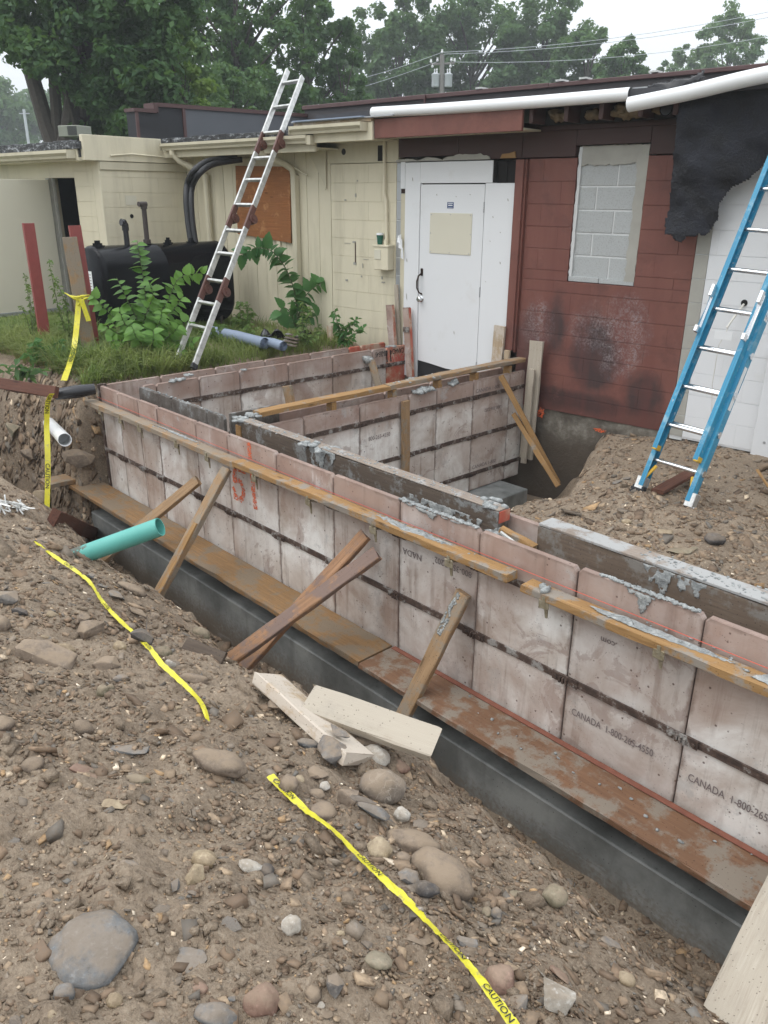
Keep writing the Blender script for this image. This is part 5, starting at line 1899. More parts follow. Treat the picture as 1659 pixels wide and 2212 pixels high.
tall('tall pale board standing between the cross formwork and the red wall', 1160, 737, 1136, 990, -.10, .155, 'wood_whitish')
tall('shorter pale strip standing in front of the tall pale board', 1150, 797, 1131, 1000, -.16, .06, 'wood_whitish', T=.03)
tall('stained pale board end standing by the white door, left of the red batten', 1080, 704, 1072, 800, -.09, .135, 'wood_pale')
tall('small pale wood stub beside the stained board end by the red wall', 1096, 757, 1094, 790, -.12, .06, 'wood_pale')
tall('pinkish form filler standing left of the white door, with a steel plate', 878, 664, 886, 815, -.10, .09, 'form', T=.04, cat='form filler', name='form_filler')
tall('rust-red edged form filler standing at the beige wall, left of the other filler', 842, 659, 849, 760, -.13, .095, 'form', T=.04, cat='form filler', name='form_filler')
for nm, sx_ in (('form_filler', -.05), ('form_filler.001', -.05)):
    o = bpy.data.objects[nm]
    me = o.data
    L = max(v.co.x for v in me.vertices)
    MB().box(.01, L - .01, -.052, -.0485, -.02, .02).build('red_edge', M['form_red'], o, WM[nm])
ofm = bpy.data.objects['form_filler']
L = max(v.co.x for v in ofm.data.vertices)
MB().box(L - .28, L - .22, -.045, .048, .0215, .030, c=.002).tube([(L - .25, -.02, .03), (L - .25, -.02, .04)], .008, 6).tube([(L - .25, .02, .03), (L - .25, .02, .04)], .008, 6).build('steel_plate', M['rust'], ofm, WM[ofm.name])
tall('rounded grey board end between the two form fillers', 856, 615, 862, 760, -.06, .05, 'wood_whitish', T=.025)
tall('short whitish stake at the foot of the beige siding', 712, 703, 716, 760, -.25, .085, 'wood_pale', cat='stake', name='stake')

# ================================================================== foreground boards
g0, g1 = ground_at(580, 1490), ground_at(772, 1668)
board('loose_board', g0 + Vector((0, 0, .05)), g1 + Vector((0, 0, .055)), .145, .05, M['wood_pale'], up=normal_at(g0.x, g0.y), label='thick pale board lying on the dirt under the whiter board, rock on its lower end', cat='board', group='loose boards on the dirt', split=.012, cham=.005)
zc = g0.lerp(g1, .55).z + .085
h0, h1 = on_z(668, 1512, zc), on_z(938, 1606, zc - .05)
board('loose_board', h0, h1, .125, .045, M['wood_whitish'], up=(.0, -.45, 1), label='dusty whitish board lying across the other loose board, pointing at the trench', cat='board', group='loose boards on the dirt', split=.012, cham=.005)
t0 = on_y(1752, 1835, 2.74)
fb0 = on_z(1628, 2120, -.62)
fd = (fb0 - t0).normalized()
fpn = board('foreground_plank', t0 - fd * .35, fb0 + fd * .60, .19, .05, M['wood_whitish'], up=(-.35, -1, 1.0), label='pale gritty plank leaning into the trench, cut by the lower right corner', cat='plank', cham=.006)
# left: board over the bank
a, b = on_z(-40, 822, .02), on_z(122, 848, .00)
board('bank_board', a, b, .10, .05, M['wood_darkred'], up=(.3, -1, .5), label='dark red-brown timber lying over the edge of the bank at the left', cat='timber')
a, b = ground_at(118, 1135), ground_at(205, 1163)
board('trench_timber', a + Vector((0, 0, .06)), b + Vector((0, 0, .05)), .12, .06, M['wood_darkred'], up=(.2, -1, .8), label='wet dark timber in the trench bottom at the left end of the footing', cat='timber')
a, b = ground_at(400, 1400), ground_at(470, 1425)
board('trench_scrap', a + Vector((-.0, 0, .02)), b + Vector((.05, 0, .02)), .07, .03, M['wood_dark'], up=(0, -1, 1), label='dark board scrap on the slope left of the crossed braces', cat='board')

# ------------------------------------------------------------------ pipes


def pipe(name, p0, p1, r, wall, mat, label, rough_end=False):
    Mx = frame(p0, p1)
    L = (Vector(p1) - Vector(p0)).length
    n = 26
    mb = MB()
    vs, fs = [], []
    xs = [0, L * .25, L * .5, L * .75, L]
    for x in xs:
        for k in range(n):
            an = 2 * math.pi * k / n
            vs.append((x, r * math.cos(an), r * math.sin(an)))
    for x in (L, L - .25):
        for k in range(n):
            an = 2 * math.pi * k / n
            vs.append((x, (r - wall) * math.cos(an), (r - wall) * math.sin(an)))
    for i in range(6):
        for k in range(n):
            k2 = (k + 1) % n
            fs.append((i * n + k, i * n + k2, (i + 1) * n + k2, (i + 1) * n + k))
    fs.append(tuple(range(n - 1, -1, -1)))
    fs.append(tuple(range(6 * n, 7 * n)))
    mb.add(vs, fs)
    o = mb.build(name, mat, None, Mx, smooth=True)
    return tag(o, label, 'pipe')


gp0 = ground_at(182, 1197)
gp1 = on_y(346, 1138, gp0.y + .33)
dv = (gp1 - gp0).normalized()
pipe('green_pipe', gp0 - dv * .10, gp1, .055, .005, M['green_pipe'], 'sea-green plastic pipe sticking out of the dirt over the trench')
wp1 = on_y(140, 950, 2.50)
wp0 = on_y(112, 920, 2.78)
dv = (wp1 - wp0).normalized()
pipe('white_pipe', wp0 - dv * .25, wp1, .058, .005, M['pvc_white'], 'white drain pipe end sticking out of the bank at the left')
tag(MB().tube([on_z(120, 852, -.05), on_z(165, 846, -.03), on_z(205, 840, -.02)], [.05, .06, .05], 12).build('buried_black_pipe', M['black_plastic'], smooth=True), 'dark pipe half buried in the bank edge left of the form corner', 'pipe')

# ================================================================== tank
tk = thing('oil_tank', 'black upright oil tank standing in front of the beige wing', 'tank', BM @ Matrix.Translation((-2.98, -1.5, 0)))
TM = BM @ Matrix.Translation((-2.98, -2.30, .05)) @ RL
TL, TW, TH = 1.86, .64, 1.02
prof = []
for k in range(13):
    a = math.pi * k / 12
    prof.append((TW / 2 * math.cos(a), TH - TW / 2 + TW / 2 * math.sin(a)))
for k in range(13):
    a = math.pi + math.pi * k / 12
    prof.append((TW / 2 * math.cos(a), TW / 2 + TW / 2 * math.sin(a)))
vs, fs = [], []
n = len(prof)
for x, s in [(0, .94), (.012, .985), (.03, 1.0), (.04, 1.012), (.06, 1.0), (.855, 1.0), (.86, 1.006), (.875, 1.006), (.88, 1.0), (TL - .06, 1.0), (TL - .04, 1.012), (TL - .03, 1), (TL - .012, .985), (TL, .94)]:
    for y, z in prof:
        vs.append((x, y * s, TH / 2 + (z - TH / 2) * s))
for i in range(13):
    for k in range(n):
        k2 = (k + 1) % n
        fs.append((i * n + k, i * n + k2, (i + 1) * n + k2, (i + 1) * n + k))
fs.append(tuple(range(n - 1, -1, -1)))
fs.append(tuple(range(13 * n, 14 * n)))
MB().add(vs, fs).build('tank_shell', M['tank'], tk, TM, smooth=True)
for x in (.16, TL - .16):
    for y in (-.2, .2):
        MB().tube([(x, y, .2), (x, y, -.12)], .022, 8).build('leg', M['pipe_rust'], tk, TM)
lab = MB().box(-.001, -.0002, -.02, .20, .50, .74).build('tank_label', M['label_white'], tk, TM @ Matrix.Translation((-.001, 0, 0)))
tl_ = MB()
for k in range(6):
    tl_.box(-.0022, -.0013, .0, .18, .53 + k * .033, .538 + k * .033)
tl_.build('label_line', M['faded_ink'], tk, TM @ Matrix.Translation((-.001, 0, 0)))
for x, rr, hh in [(.13, .055, .03), (1.10, .04, .035), (1.45, .045, .02)]:
    MB().lathe([(rr * 1.5, -.01), (rr * 1.5, .006), (rr, .008), (rr, hh), (rr * .6, hh + .004), (rr * .6, hh + .03)], 14, Matrix.Translation((x, 0, TH))).build('tank_bung', M['tank'], tk, TM, smooth=True)
MB().tube([(.52, 0, TH), (.52, 0, TH + .16)], .033, 12).tube([(.52, 0, TH + .16), (.52, 0, TH + .22), (.505, 0, TH + .25), (.47, 0, TH + .255)], .042, 12).build('vent_elbow', M['black_plastic'], tk, TM, smooth=True)
fill = MB().tube([(.80, 0, TH), (.80, 0, TH + .44)], .030, 12).tube([(.80, 0, TH), (.80, 0, TH + .05)], .045, 10).tube([(.80, 0, TH + .40), (.80, 0, TH + .44)], .04, 10)
fill.tube([(.73, 0, TH + .455), (.84, 0, TH + .455)], .03, 10)
fill.build('fill_pipe', M['pipe_rust'], tk, TM, smooth=True)
# black hoses from tank to eave
ho = thing('black_hose', 'pair of thick black hoses arching from the tank to the eave', 'hose', BM @ Matrix.Translation((-3.0, -.9, 1.0)))
ha = [on_bs(u, v, s) for u, v, s in [(412, 520, -3.0), (406, 480, -3.05), (402, 430, -3.1), (405, 395, -3.15)]] + [on_b(u, v, y) for u, v, y in [(420, 368, -.75), (445, 350, -.55), (475, 343, -.35), (512, 338, -.15)]]


def smooth_path(p, k=5):
    out = []
    p = [Vector(q) for q in p]
    for i in range(len(p) - 1):
        a0, a1, a2, a3 = p[max(i - 1, 0)], p[i], p[i + 1], p[min(i + 2, len(p) - 1)]
        for j in range(k):
            t = j / k
            out.append(.5 * ((2 * a1) + (a2 - a0) * t + (2 * a0 - 5 * a1 + 4 * a2 - a3) * t * t + (3 * a1 - a0 - 3 * a2 + a3) * t ** 3))
    return out + [p[-1]]


for off, nm in ((Vector((0, 0, 0)), 'hose'), (Vector((.045, .04, -.035)), 'hose')):
    MB().tube(smooth_path([q + off for q in ha]), .038, 10).build(nm, M['black_tar'], ho, BM, smooth=True)

# ================================================================== ladders
# articulated aluminium ladder
al = thing('aluminium_ladder', 'articulated aluminium ladder with brown hinges leaning on the beige eave', 'ladder', on_z(395, 787, 0))
rf_ = on_z(418, 795, -.02)
lf_ = on_z(372, 778, -.02)
rt_ = BM @ on_b(607, 290, -.52)
lt_ = BM @ on_b(562, 292, -.52)
wv = ((rt_ - lt_) + (rf_ - lf_)) * .5
wv.z = 0
wid = .37
wv = wv.normalized() * wid
ax = (rt_ - rf_)
axn = ax.normalized()
nrm = wv.normalized().cross(axn).normalized()


def al_len(u, v):
    """parameter along the right rail nearest to the sight line"""
    d = Vector(ray(u, v)).normalized()
    e = Vector(EYE)
    w0 = rf_ - e
    b_ = axn.dot(d)
    return (b_ * d.dot(w0) - axn.dot(w0)) / (1 - b_ * b_)


cuts = [al_len(475, 625), al_len(530, 465), al_len(598, 305)]
top_r = al_len(657, 168)
top_l = top_r + .16
hl = .13
for sidei, org, tp in ((0, rf_, top_r), (1, rf_ - wv, top_l)):
    e = [0] + cuts + [tp]
    for i in range(4):
        a0 = e[i] + (hl if i > 0 else 0)
        a1 = e[i + 1] - (hl if i < 3 else 0)
        Mx = frame(org + axn * a0, org + axn * a1, nrm)
        MB().box(0, a1 - a0, -.013, .013, -.032, .032, c=.004).build('rail', M['alu'], al, Mx)
    for c in cuts:
        Mx = frame(org + axn * (c - hl - .02), org + axn * (c + hl + .02), nrm)
        hg = MB().box(0, 2 * hl + .04, -.016, .016, -.034, .034, c=.004)
        sgn = 1
        hg.tube([(hl + .02, -.034, -.038 * sgn), (hl + .02, .034, -.038 * sgn)], .052, 14)
        hg.tube([(hl + .02, -.044, -.038 * sgn), (hl + .02, .044, -.038 * sgn)], .02, 10)
        hg.build('hinge', M['alu_dark'], al, Mx)
    Mx = frame(org, org + axn * .06, nrm)
    MB().box(-.01, .05, -.017, .017, -.036, .036, c=.004).build('foot', M['rubber'], al, Mx)
rungs = [al_len(u, v) for u, v in [(437, 705), (460, 655), (477, 605), (500, 546), (523, 497), (543, 440), (567, 387), (585, 339), (603, 282), (625, 225), (652, 175)]]
for r_ in rungs:
    Mx = frame(rf_ + axn * r_ - wv, rf_ + axn * r_, nrm)
    MB().box(.012, wid - .012, -.014, .014, -.020, .020, c=.004).build('rung', M['alu'], al, Mx)

# blue fibreglass extension ladder
zl = -.56
lf2, rf2 = on_z(1372, 1080, zl), on_z(1482, 1112, zl)
wv2 = (rf2 - lf2)
w2 = wv2.length
top2 = BM @ on_b(1700, 255, -.42)
ax2 = (top2 - lf2).normalized()
wv2 = (wv2 - ax2 * wv2.dot(ax2)).normalized() * w2
n2 = wv2.normalized().cross(ax2).normalized()      # faces the climber
if n2.y > 0:
    n2 = -n2
bl = thing('extension_ladder', 'blue fibreglass extension ladder with silver rungs leaning on the right wall', 'ladder', lf2 + wv2 * .5)


def chan(L, out):
    """c-channel rail along x: web in x-z, flanges point towards +y*out (inwards)"""
    mb = MB()
    mb.box(0, L, -.003, .003, -.044, .044)
    mb.box(0, L, *(sorted((.003 * out, .034 * out))), -.044, -.037)
    mb.box(0, L, *(sorted((.003 * out, .034 * out))), .037, .044)
    return mb


LB = 4.2
base_off = n2 * 0.0
fly_off = n2 * .075
fly0 = .42
for org, out in ((lf2, -1), (lf2 + wv2, 1)):
    Mx = frame(org + ax2 * .12, org + ax2 * LB, n2)
    chan(LB - .12, out).build('base_rail', M['blue_rail'], bl, Mx)
for org, out in ((lf2 + wv2 * .07, -1), (lf2 + wv2 * .93, 1)):
    Mx = frame(org + fly_off + ax2 * fly0, org + fly_off + ax2 * (LB + 1), n2)
    fr_ = chan(LB + .6 - fly0, out).build('fly_rail', M['blue_rail'], bl, Mx)
    MB().box(-.012, .03, -.006 if out > 0 else -.03, .03 if out > 0 else .006, -.043, .043, c=.004).build('yellow_end_cap', M['yellow_cap'], bl, Mx)
    # rung lock
    lk = MB()
    lk.add([(.95, .0, .045), (1.22, .0, .05), (1.24, .0, .09), (1.10, .0, .075), (.93, .0, .10), (.90, 0, .07)], [(0, 1, 2, 3, 4, 5)])
    lk.box(.92, 1.25, -.010 if out < 0 else -.016, .012, .040, .052, c=.002)
    lk.box(1.18, 1.27, -.012, .012, .052, .095, c=.003)
    lk.box(.90, .95, -.012, .012, .05, .11, c=.003)
    lk.build('rung_lock', M['chrome'], bl, Mx)
for k, (org, off, z0) in enumerate([(lf2 + wv2 * .07, fly_off, .5)]):
    r_ = .62
    while r_ < LB + .3:
        MB().tube([org + off + ax2 * r_, org + off + ax2 * r_ + wv2 * .86], .0165, 12).build('rung', M['chrome'], bl, smooth=True)
        r_ += .305


def pix_v(p):
    q = CM @ (np.array(p) - EYE)
    return q[1] / q[2]


fly_mid = lf2 + fly_off + ax2 * 1.84 + wv2 * .5
r_ = min(np.arange(1.6, 2.1, .004), key=lambda q: abs(pix_v(lf2 + ax2 * q + wv2 * .5) - pix_v(fly_mid)))
r_ = float(r_) - .305 * 5
while r_ < LB:
    MB().tube([lf2 + ax2 * r_, lf2 + ax2 * r_ + wv2], .0165, 12).build('rung', M['chrome'], bl, smooth=True)
    for e_ in (0, 1):
        c = lf2 + ax2 * r_ + wv2 * e_
        o_ = wv2.normalized() * (1 if e_ else -1)
        MB().tube([c + o_ * .002, c + o_ * .012], .026, 12).build('rung_ferrule', M['chrome'], bl, smooth=True)
    r_ += .305
for org, sg in ((lf2, 1), (lf2 + wv2, -1)):
    Mx = frame(org + ax2 * .02, org + ax2 * .3, n2)
    MB().tube([org + ax2 * .30 + wv2.normalized() * .06 * sg, org + ax2 * .17 + wv2.normalized() * .012 * sg + n2 * .03], .014, 8).build('yellow_strut', M['yellow_cap'], bl)
    MB().box(.06, .17, -.034, .034, -.042, .042, c=.004).build('foot_bracket', M['alu'], bl, Mx)
    ftm = Matrix.Translation(org + ax2 * .05) @ Matrix.Rotation(rad(0), 4, 'X')
    fdir = (Vector((ax2.x, ax2.y, 0)).normalized() * .35 + Vector((0, 0, 1))).normalized()
    Mf = frame(org + ax2 * .10 - fdir * .13, org + ax2 * .10, n2)
    if sg > 0:
        fm_ = MB().box(-.02, .15, -.05, .05, -.02, .040, c=.006)
        for i in range(5):
            fm_.box(-.01 + i * .03, .010 + i * .03, -.051, .051, .038, .050)
        fm_.build('foot_pad', M['rubber'], bl, Mf)
    else:
        MB().box(-.02, .12, -.042, .042, -.014, .014, c=.005).build('foot_plate', M['label_white'], bl, Mf)
lb_ = MB()
Mx = frame(lf2 + ax2 * .12, lf2 + ax2 * LB, n2)
for a0, a1 in [(1.75, 2.0), (2.1, 2.3)]:
    lb_.box(a0, a1, .0035, .0045, -.030, .030)
Mr_ = frame(lf2 + wv2 + ax2 * .12, lf2 + wv2 + ax2 * LB, n2)
lb_.build('ladder_sticker', M['label_white'], bl, Mx)
MB().box(.72, 1.05, -.0045, -.0035, -.026, .026).box(1.4, 1.62, -.0045, -.0035, -.028, .028).build('ladder_sticker', M['label_white'], bl, Mr_)

# ================================================================== posts, stake, tape
for uv0, uv1, lab_ in [((62, 482), (101, 747), 'red steel post at the left, standing alone in the weeds'), ((162, 487), (207, 764), 'red steel post beside the wooden stake, tape tied round it')]:
    pb_ = on_z(*uv1, 0)
    d_ = Vector((pb_.x, pb_.y, 0)).normalized()
    pt_ = on_plane(*uv0, tuple(pb_), tuple(d_))
    mb = MB()
    L = (pt_ - pb_).length
    Mx = frame(pb_ - (pt_ - pb_).normalized() * .2, pt_, (-d_.x, -d_.y, 0))
    r_ = .058
    mb.box(0, L + .2, -.058, .058, -.004, .004, c=.001)
    for y_ in (-.058, .050):
        mb.box(0, L + .2, y_, y_ + .008, -.06, -.0041)
    o = mb.build('steel_post', M['post_red'], None, Mx @ Matrix.Rotation(rad(14), 4, 'X'))
    tag(o, lab_, 'post', 'red steel posts in the weeds')
sb = on_z(196, 772, -.02)
dS = Vector((sb.x, sb.y, 0)).normalized()
stp = on_plane(150, 512, tuple(sb), tuple(dS))
board('wooden_stake', sb, stp, .145, .04, M['wood_brace'], up=(-dS.x, -dS.y, .1), label='weathered wooden stake leaning on the right red post, caution tape tied to it', cat='stake')
mt = on_z(190, 770, .0)
me_ = MB().box(-.10, .10, -.002, .002, 0, .09, frame(mt, mt + Vector((.8, .5, -.12)), (0, -.4, 1)) @ Matrix.Rotation(rad(90), 4, 'X'))
tag(me_.build('metal_scrap', M['alu']), 'crumpled shiny metal scrap at the foot of the wooden stake', 'metal scrap')


def ribbon(name, pts, side_vecs, w, label, text_spots=(), wob=.0, twist=None):
    """tape: centre line pts, across-vectors per point"""
    P = smooth_path(pts, 8)
    S = smooth_path([Vector(s).normalized() for s in side_vecs], 8)
    rng = np.random.default_rng(len(P))
    vs = []
    for p, s in zip(P, S):
        s = s.normalized()
        for f in (-.5, -.17, .17, .5):
            vs.append(p + s * (w * f) + Vector((0, 0, rng.normal() * .002 + wob * (abs(f) - .3))))
    n = len(P)
    fs = [(i * 4 + k, (i + 1) * 4 + k, (i + 1) * 4 + k + 1, i * 4 + k + 1) for i in range(n - 1) for k in range(3)]
    o = MB().add(vs, fs).build(name, M['tape'], smooth='all')
    tag(o, label, 'caution tape', 'yellow caution tape pieces')
    cum = [0]
    for i in range(n - 1):
        cum.append(cum[-1] + (P[i + 1] - P[i]).length)

    def at(s):
        s = min(max(s, 0), cum[-1] - 1e-6)
        i = max(0, min(n - 2, int(np.searchsorted(cum, s)) - 1))
        f = (s - cum[i]) / max(1e-9, cum[i + 1] - cum[i])
        return P[i].lerp(P[i + 1], f), S[i].lerp(S[i + 1], f).normalized(), (P[i + 1] - P[i]).normalized()
    for s0, body, size, flip in text_spots:
        me = text_mesh(body, size, M['ink'])
        b = bmesh.new()
        b.from_mesh(me)
        bmesh.ops.triangulate(b, faces=b.faces[:])
        for q in b.verts:
            s = s0 * cum[-1] + q.co.x * (-1 if flip else 1)
            yv = (q.co.y - size * .35) * (-1 if flip else 1)
            p, sv, tv = at(s)
            nr = tv.cross(sv)
            if nr.dot(Vector(EYE) - p) < 0:
                nr = -nr
                yv = -yv
            q.co = p + sv * yv + nr * .0035
        b.to_mesh(me)
        b.free()
        lo_ = bpy.data.objects.new('lettering', me)
        link(lo_, None, o)
    return o


def gpt(u, v, h=.012):
    p = ground_at(u, v)
    return p + Vector((0, 0, h + .012))


camright = Vector(CM[0])
# lower tape, runs out of the frame at the bottom
lp = [gpt(584, 1692, .02), gpt(618, 1722), gpt(668, 1768), gpt(716, 1812, .03), gpt(765, 1863, .03), gpt(830, 1918, .02), gpt(880, 1965, .02), gpt(935, 2030, .03), gpt(985, 2095, .05), gpt(1030, 2150, .05), gpt(1085, 2225, .05), gpt(1120, 2275, .05)]
sv = []
for k, p in enumerate(lp):
    t_ = (lp[min(k + 1, len(lp) - 1)] - lp[max(k - 1, 0)]).normalized()
    vd = (Vector(EYE) - p).normalized()
    s_ = t_.cross(vd).normalized()
    nn = s_.cross(t_).normalized()
    tilt = [.5, .6, .95, 1.15, 1.1, .8, .75, 1.15, 1.1, .85, .6, .5][k]
    sv.append(s_ * math.cos(tilt) + nn * math.sin(tilt))
ribbon('caution_tape', lp, sv, .027, 'yellow caution tape running over the dirt and out of the bottom of the photo', [(.02, 'CAUTION', .024, False), (.40, 'CAUTION', .024, False), (.72, 'CAUTION', .024, False), (.88, 'CAUTION', .024, False)])
lp = [gpt(78, 1178, .01), gpt(110, 1203, .01), gpt(150, 1232, .015), gpt(190, 1262, .015), gpt(208, 1285, .012), gpt(225, 1312, .012), gpt(255, 1347, .02), gpt(290, 1380, .02), gpt(322, 1415, .03), gpt(350, 1447, .02), gpt(385, 1478, .015), gpt(420, 1512, .015), gpt(440, 1542, .02), gpt(450, 1572, .02)]
sv = []
for k, p in enumerate(lp):
    t_ = (lp[min(k + 1, len(lp) - 1)] - lp[max(k - 1, 0)]).normalized()
    vd = (Vector(EYE) - p).normalized()
    s_ = t_.cross(vd).normalized()
    nn = s_.cross(t_).normalized()
    tilt = [1.1, .8, .5, .6, 1.0, .7, .6, .8, .6, .3, .5, .8, .8, 1.0][k]
    sv.append(s_ * math.cos(tilt) + nn * math.sin(tilt))
ribbon('caution_tape', lp, sv, .022, 'yellow caution tape on the left slope, pinned under a dark slab', [(.16, 'CAUTION', .020, False), (.42, 'CAUTION', .020, False), (.68, 'CAUTION', .020, False)])
# hanging tape: from the stake over the bank edge and down
kn = on_plane(170, 645, tuple(sb - dS * .06), tuple(dS))
hp = [kn, on_plane(166, 700, tuple(sb - dS * .12), tuple(dS)), on_plane(158, 760, tuple(sb - dS * .35), tuple(dS)), on_z(138, 822, .04)]
sd2 = [camright + Vector((0, 0, .2)), camright, camright + Vector((0, 0, .1)), camright]
ribbon('caution_tape', hp, sd2, .060, 'yellow caution tape hanging from the stake down to the bank edge', [(.45, 'CAUTION', .05, False)])
hp = [on_z(112, 850, .01), on_y(103, 872, 2.52), on_y(101, 920, 2.50), on_y(103, 980, 2.44), on_y(103, 1040, 2.38), on_y(101, 1105, 2.30)]
ribbon('caution_tape', hp, [camright * 1.0 + Vector((0, -.1, 0)), camright + Vector((0, 0, .1)), camright + Vector((.1, .5, .0)), camright + Vector((0, .6, 0)), camright, camright], .048, 'yellow caution tape hanging down the face of the bank', [(.02, 'CAUTION', .05, False), (.62, 'CAUTION', .05, False)])
kt = MB()
for k in range(5):
    a = kn + camright * (.03 * (k - 2)) + Vector((0, 0, RNG.uniform(-.02, .02))) - Vector(dS) * .03
    kt.tube([a - camright * .08 - Vector((0, 0, .03 * (k - 2))), a + Vector((0, 0, .01)), a + camright * .09 + Vector((0, 0, .02 * (k - 2)))], [.004, .012, .005], 6)
e1 = kn - Vector(dS) * .05
kt.add([e1, e1 + camright * .05, e1 + camright * .10 + Vector((0, 0, -.22)), e1 + camright * .05 + Vector((0, 0, -.23))], [(0, 1, 2, 3)])
tag(kt.build('tape_knot', M['tape'], smooth='all'), 'knot of yellow tape tied round the stake with a loose end', 'caution tape', 'yellow caution tape pieces')

# ================================================================== small things
cup = thing('coffee_cup', 'green paper coffee cup with a white lid on the meter box', 'cup', BM @ Matrix.Translation((-.425, -.06, 1.113)))
CMX = BM @ Matrix.Translation((-.425, -.06, 1.113))
MB().lathe([(.028, 0), (.0405, .105)], 22).build('cup_body', M['cup_green'], cup, CMX, smooth=True)
MB().lathe([(.043, .103), (.043, .112), (.040, .124), (.036, .124), (.035, .118)], 22).build('cup_lid', M['label_white'], cup, CMX, smooth=True)
lg = MB()
for k, (x0, x1, z) in enumerate([(-.014, .010, .073), (-.010, .014, .066), (-.014, .014, .052), (-.012, .012, .044), (-.008, .008, .036)]):
    lg.box(x0, x1, -.0395 - .0004, -.0385, z - .002, z + .002)
lg.build('cup_print', M['label_white'], cup, CMX @ Matrix.Rotation(rad(-28), 4, 'Z'))

# white rolls on the eave
def roll(label, pts, r):
    root = bpy.data.objects.new('membrane_roll', None)
    P = smooth_path(pts, 4)
    mb = MB()
    mb.tube(P, r, 18, caps=False)
    mb.tube([P[0] + (P[1] - P[0]) * .02, P[0] + (P[1] - P[0]).normalized() * .3], r * .80, 18, caps=True)
    mb.tube([P[-1] - (P[-1] - P[-2]).normalized() * .3, P[-1] - (P[-1] - P[-2]).normalized() * .02], r * .80, 18, caps=True)
    o = mb.build('membrane_roll', M['pvc_white'], None, BM, smooth=True)
    tag(o, label, 'roll', 'white rolls along the roof edge')
    return o


roll('white plastic roll along the roof edge over the door, left of the overlap', [on_b(806, 243, -.40), on_b(950, 235, -.40), on_b(1160, 220, -.40), on_b(1362, 203, -.38)], .052)
roll('white plastic roll rising to the right edge of the photo above the tar paper', [on_b(1359, 226, -.47), on_b(1480, 202, -.48), on_b(1600, 173, -.48), on_b(1720, 148, -.48)], .058)


tar = [on_b(u, v, -.16) for u, v in [(1490, 203), (1482, 230), (1475, 300), (1461, 380), (1452, 440), (1440, 480), (1441, 505), (1455, 508), (1462, 520), (1475, 523), (1484, 512), (1500, 512), (1508, 506), (1522, 510), (1534, 492), (1541, 482), (1551, 473), (1551, 450), (1557, 436), (1566, 425), (1580, 408), (1600, 398), (1622, 388), (1640, 370), (1659, 350), (1700, 320), (1760, 300), (1760, 185), (1659, 190), (1560, 195)]]
sheet('tar_paper', [(p.x, p.z) for p in tar], M['tar_paper'], BM @ Matrix.Translation((0, -.16, 0)), 'torn black tar paper hanging from the roof edge at the right', 'tar paper', .012, .10, nf=2.8, bulge=lambda x, z: -.16 * max(0, min(1, (z - 1.4) / 1.0)))
fl = [on_b(u, v, -.46) for u, v in [(1362, 203), (1370, 195), (1400, 180), (1440, 172), (1490, 162), (1512, 150), (1512, 168), (1480, 180), (1440, 195), (1400, 212), (1375, 215)]]
sheet('torn_flap', [(p.x, p.z) for p in fl], M['black_plastic'], BM @ Matrix.Translation((0, -.36, 0)), 'shiny black torn flap sticking up between the two white rolls', 'plastic flap', .015, .10)
tag(MB().box(-1.38, -.3, -.50, .1, 2.405, 2.418, BM).build('plastic_sheet', M['blue_foam']), 'grey plastic sheet lying on the roof left of the white roll', 'plastic sheet')

# foam rolls and black plastic by the siding
def foam(label, uv0, uv1, r, z):
    a, b = on_z(*uv0, z), on_z(*uv1, z)
    mb = MB().tube([a, a.lerp(b, .5) + Vector((0, 0, .01)), b], r, 16, caps=False)
    d = (b - a).normalized()
    mb.tube([b - d * .3, b - d * .02], r * .8, 16)
    for k in range(3):
        mb.tube([b - d * .06, b + d * .002], r * (.72 - .22 * k), 14, caps=False)
    return tag(mb.build('foam_roll', M['blue_foam'], smooth=True), label, 'foam roll', 'blue-grey foam rolls in the grass')


foam('long blue-grey foam roll lying in the grass behind the aluminium ladder', (455, 715), (572, 742), .065, .07)
foam('shorter blue-grey foam roll end in the grass, right of the long one', (570, 738), (612, 748), .055, .06)
for k in range(4):
    a = on_z(610 + k * 3, 742 - k * 7, .05 + .02 * k)
    b = on_z(640 + k * 2, 748 - k * 7, .03 + .02 * k)
    board('shingle_scrap', a, b, .07, .012, M['wood_dark'], label='weathered grey wood strip right of the black plastic, %s of four' % ['lowest', 'second from the bottom', 'third from the bottom', 'topmost'][k], cat='wood strip', group='grey wood strips beside the foam rolls')
pb_ = on_z(580, 731, .02)
ply = [(-.28, 0), (-.33, .10), (-.25, .20), (-.12, .23), (.0, .25), (.14, .22), (.25, .20), (.30, .12), (.34, .02), (.2, -.02)]
sheet('black_plastic_sheet', ply, M['black_plastic'], frame(pb_ + Vector((.1, .15, -.02)), pb_ + Vector(CM[0]) + Vector((.1, .15, -.02)), (0, -.35, 1)) @ Matrix.Rotation(rad(55), 4, 'X'), 'crumpled black plastic sheet heaped over the foam rolls', 'plastic sheet', .014, .20, .004, nf=6)
# bundle of wire ties on the mound at the left
wr = MB()
for k in range(26):
    u, v = RNG.uniform(-30, 55), RNG.uniform(1092, 1112)
    p = ground_at(max(2, u), v) + Vector((0, 0, RNG.uniform(.015, .05)))
    d = Vector((RNG.uniform(.6, 1), RNG.uniform(-.3, .6), RNG.uniform(-.12, .1))).normalized() * RNG.uniform(.12, .24)
    wr.tube([p - d * .5, p + d * .5], .0055, 6)
tag(wr.build('tie_wire_bundle', M['alu']), 'bundle of short silver form ties lying on the mound at the left edge', 'wire bundle')
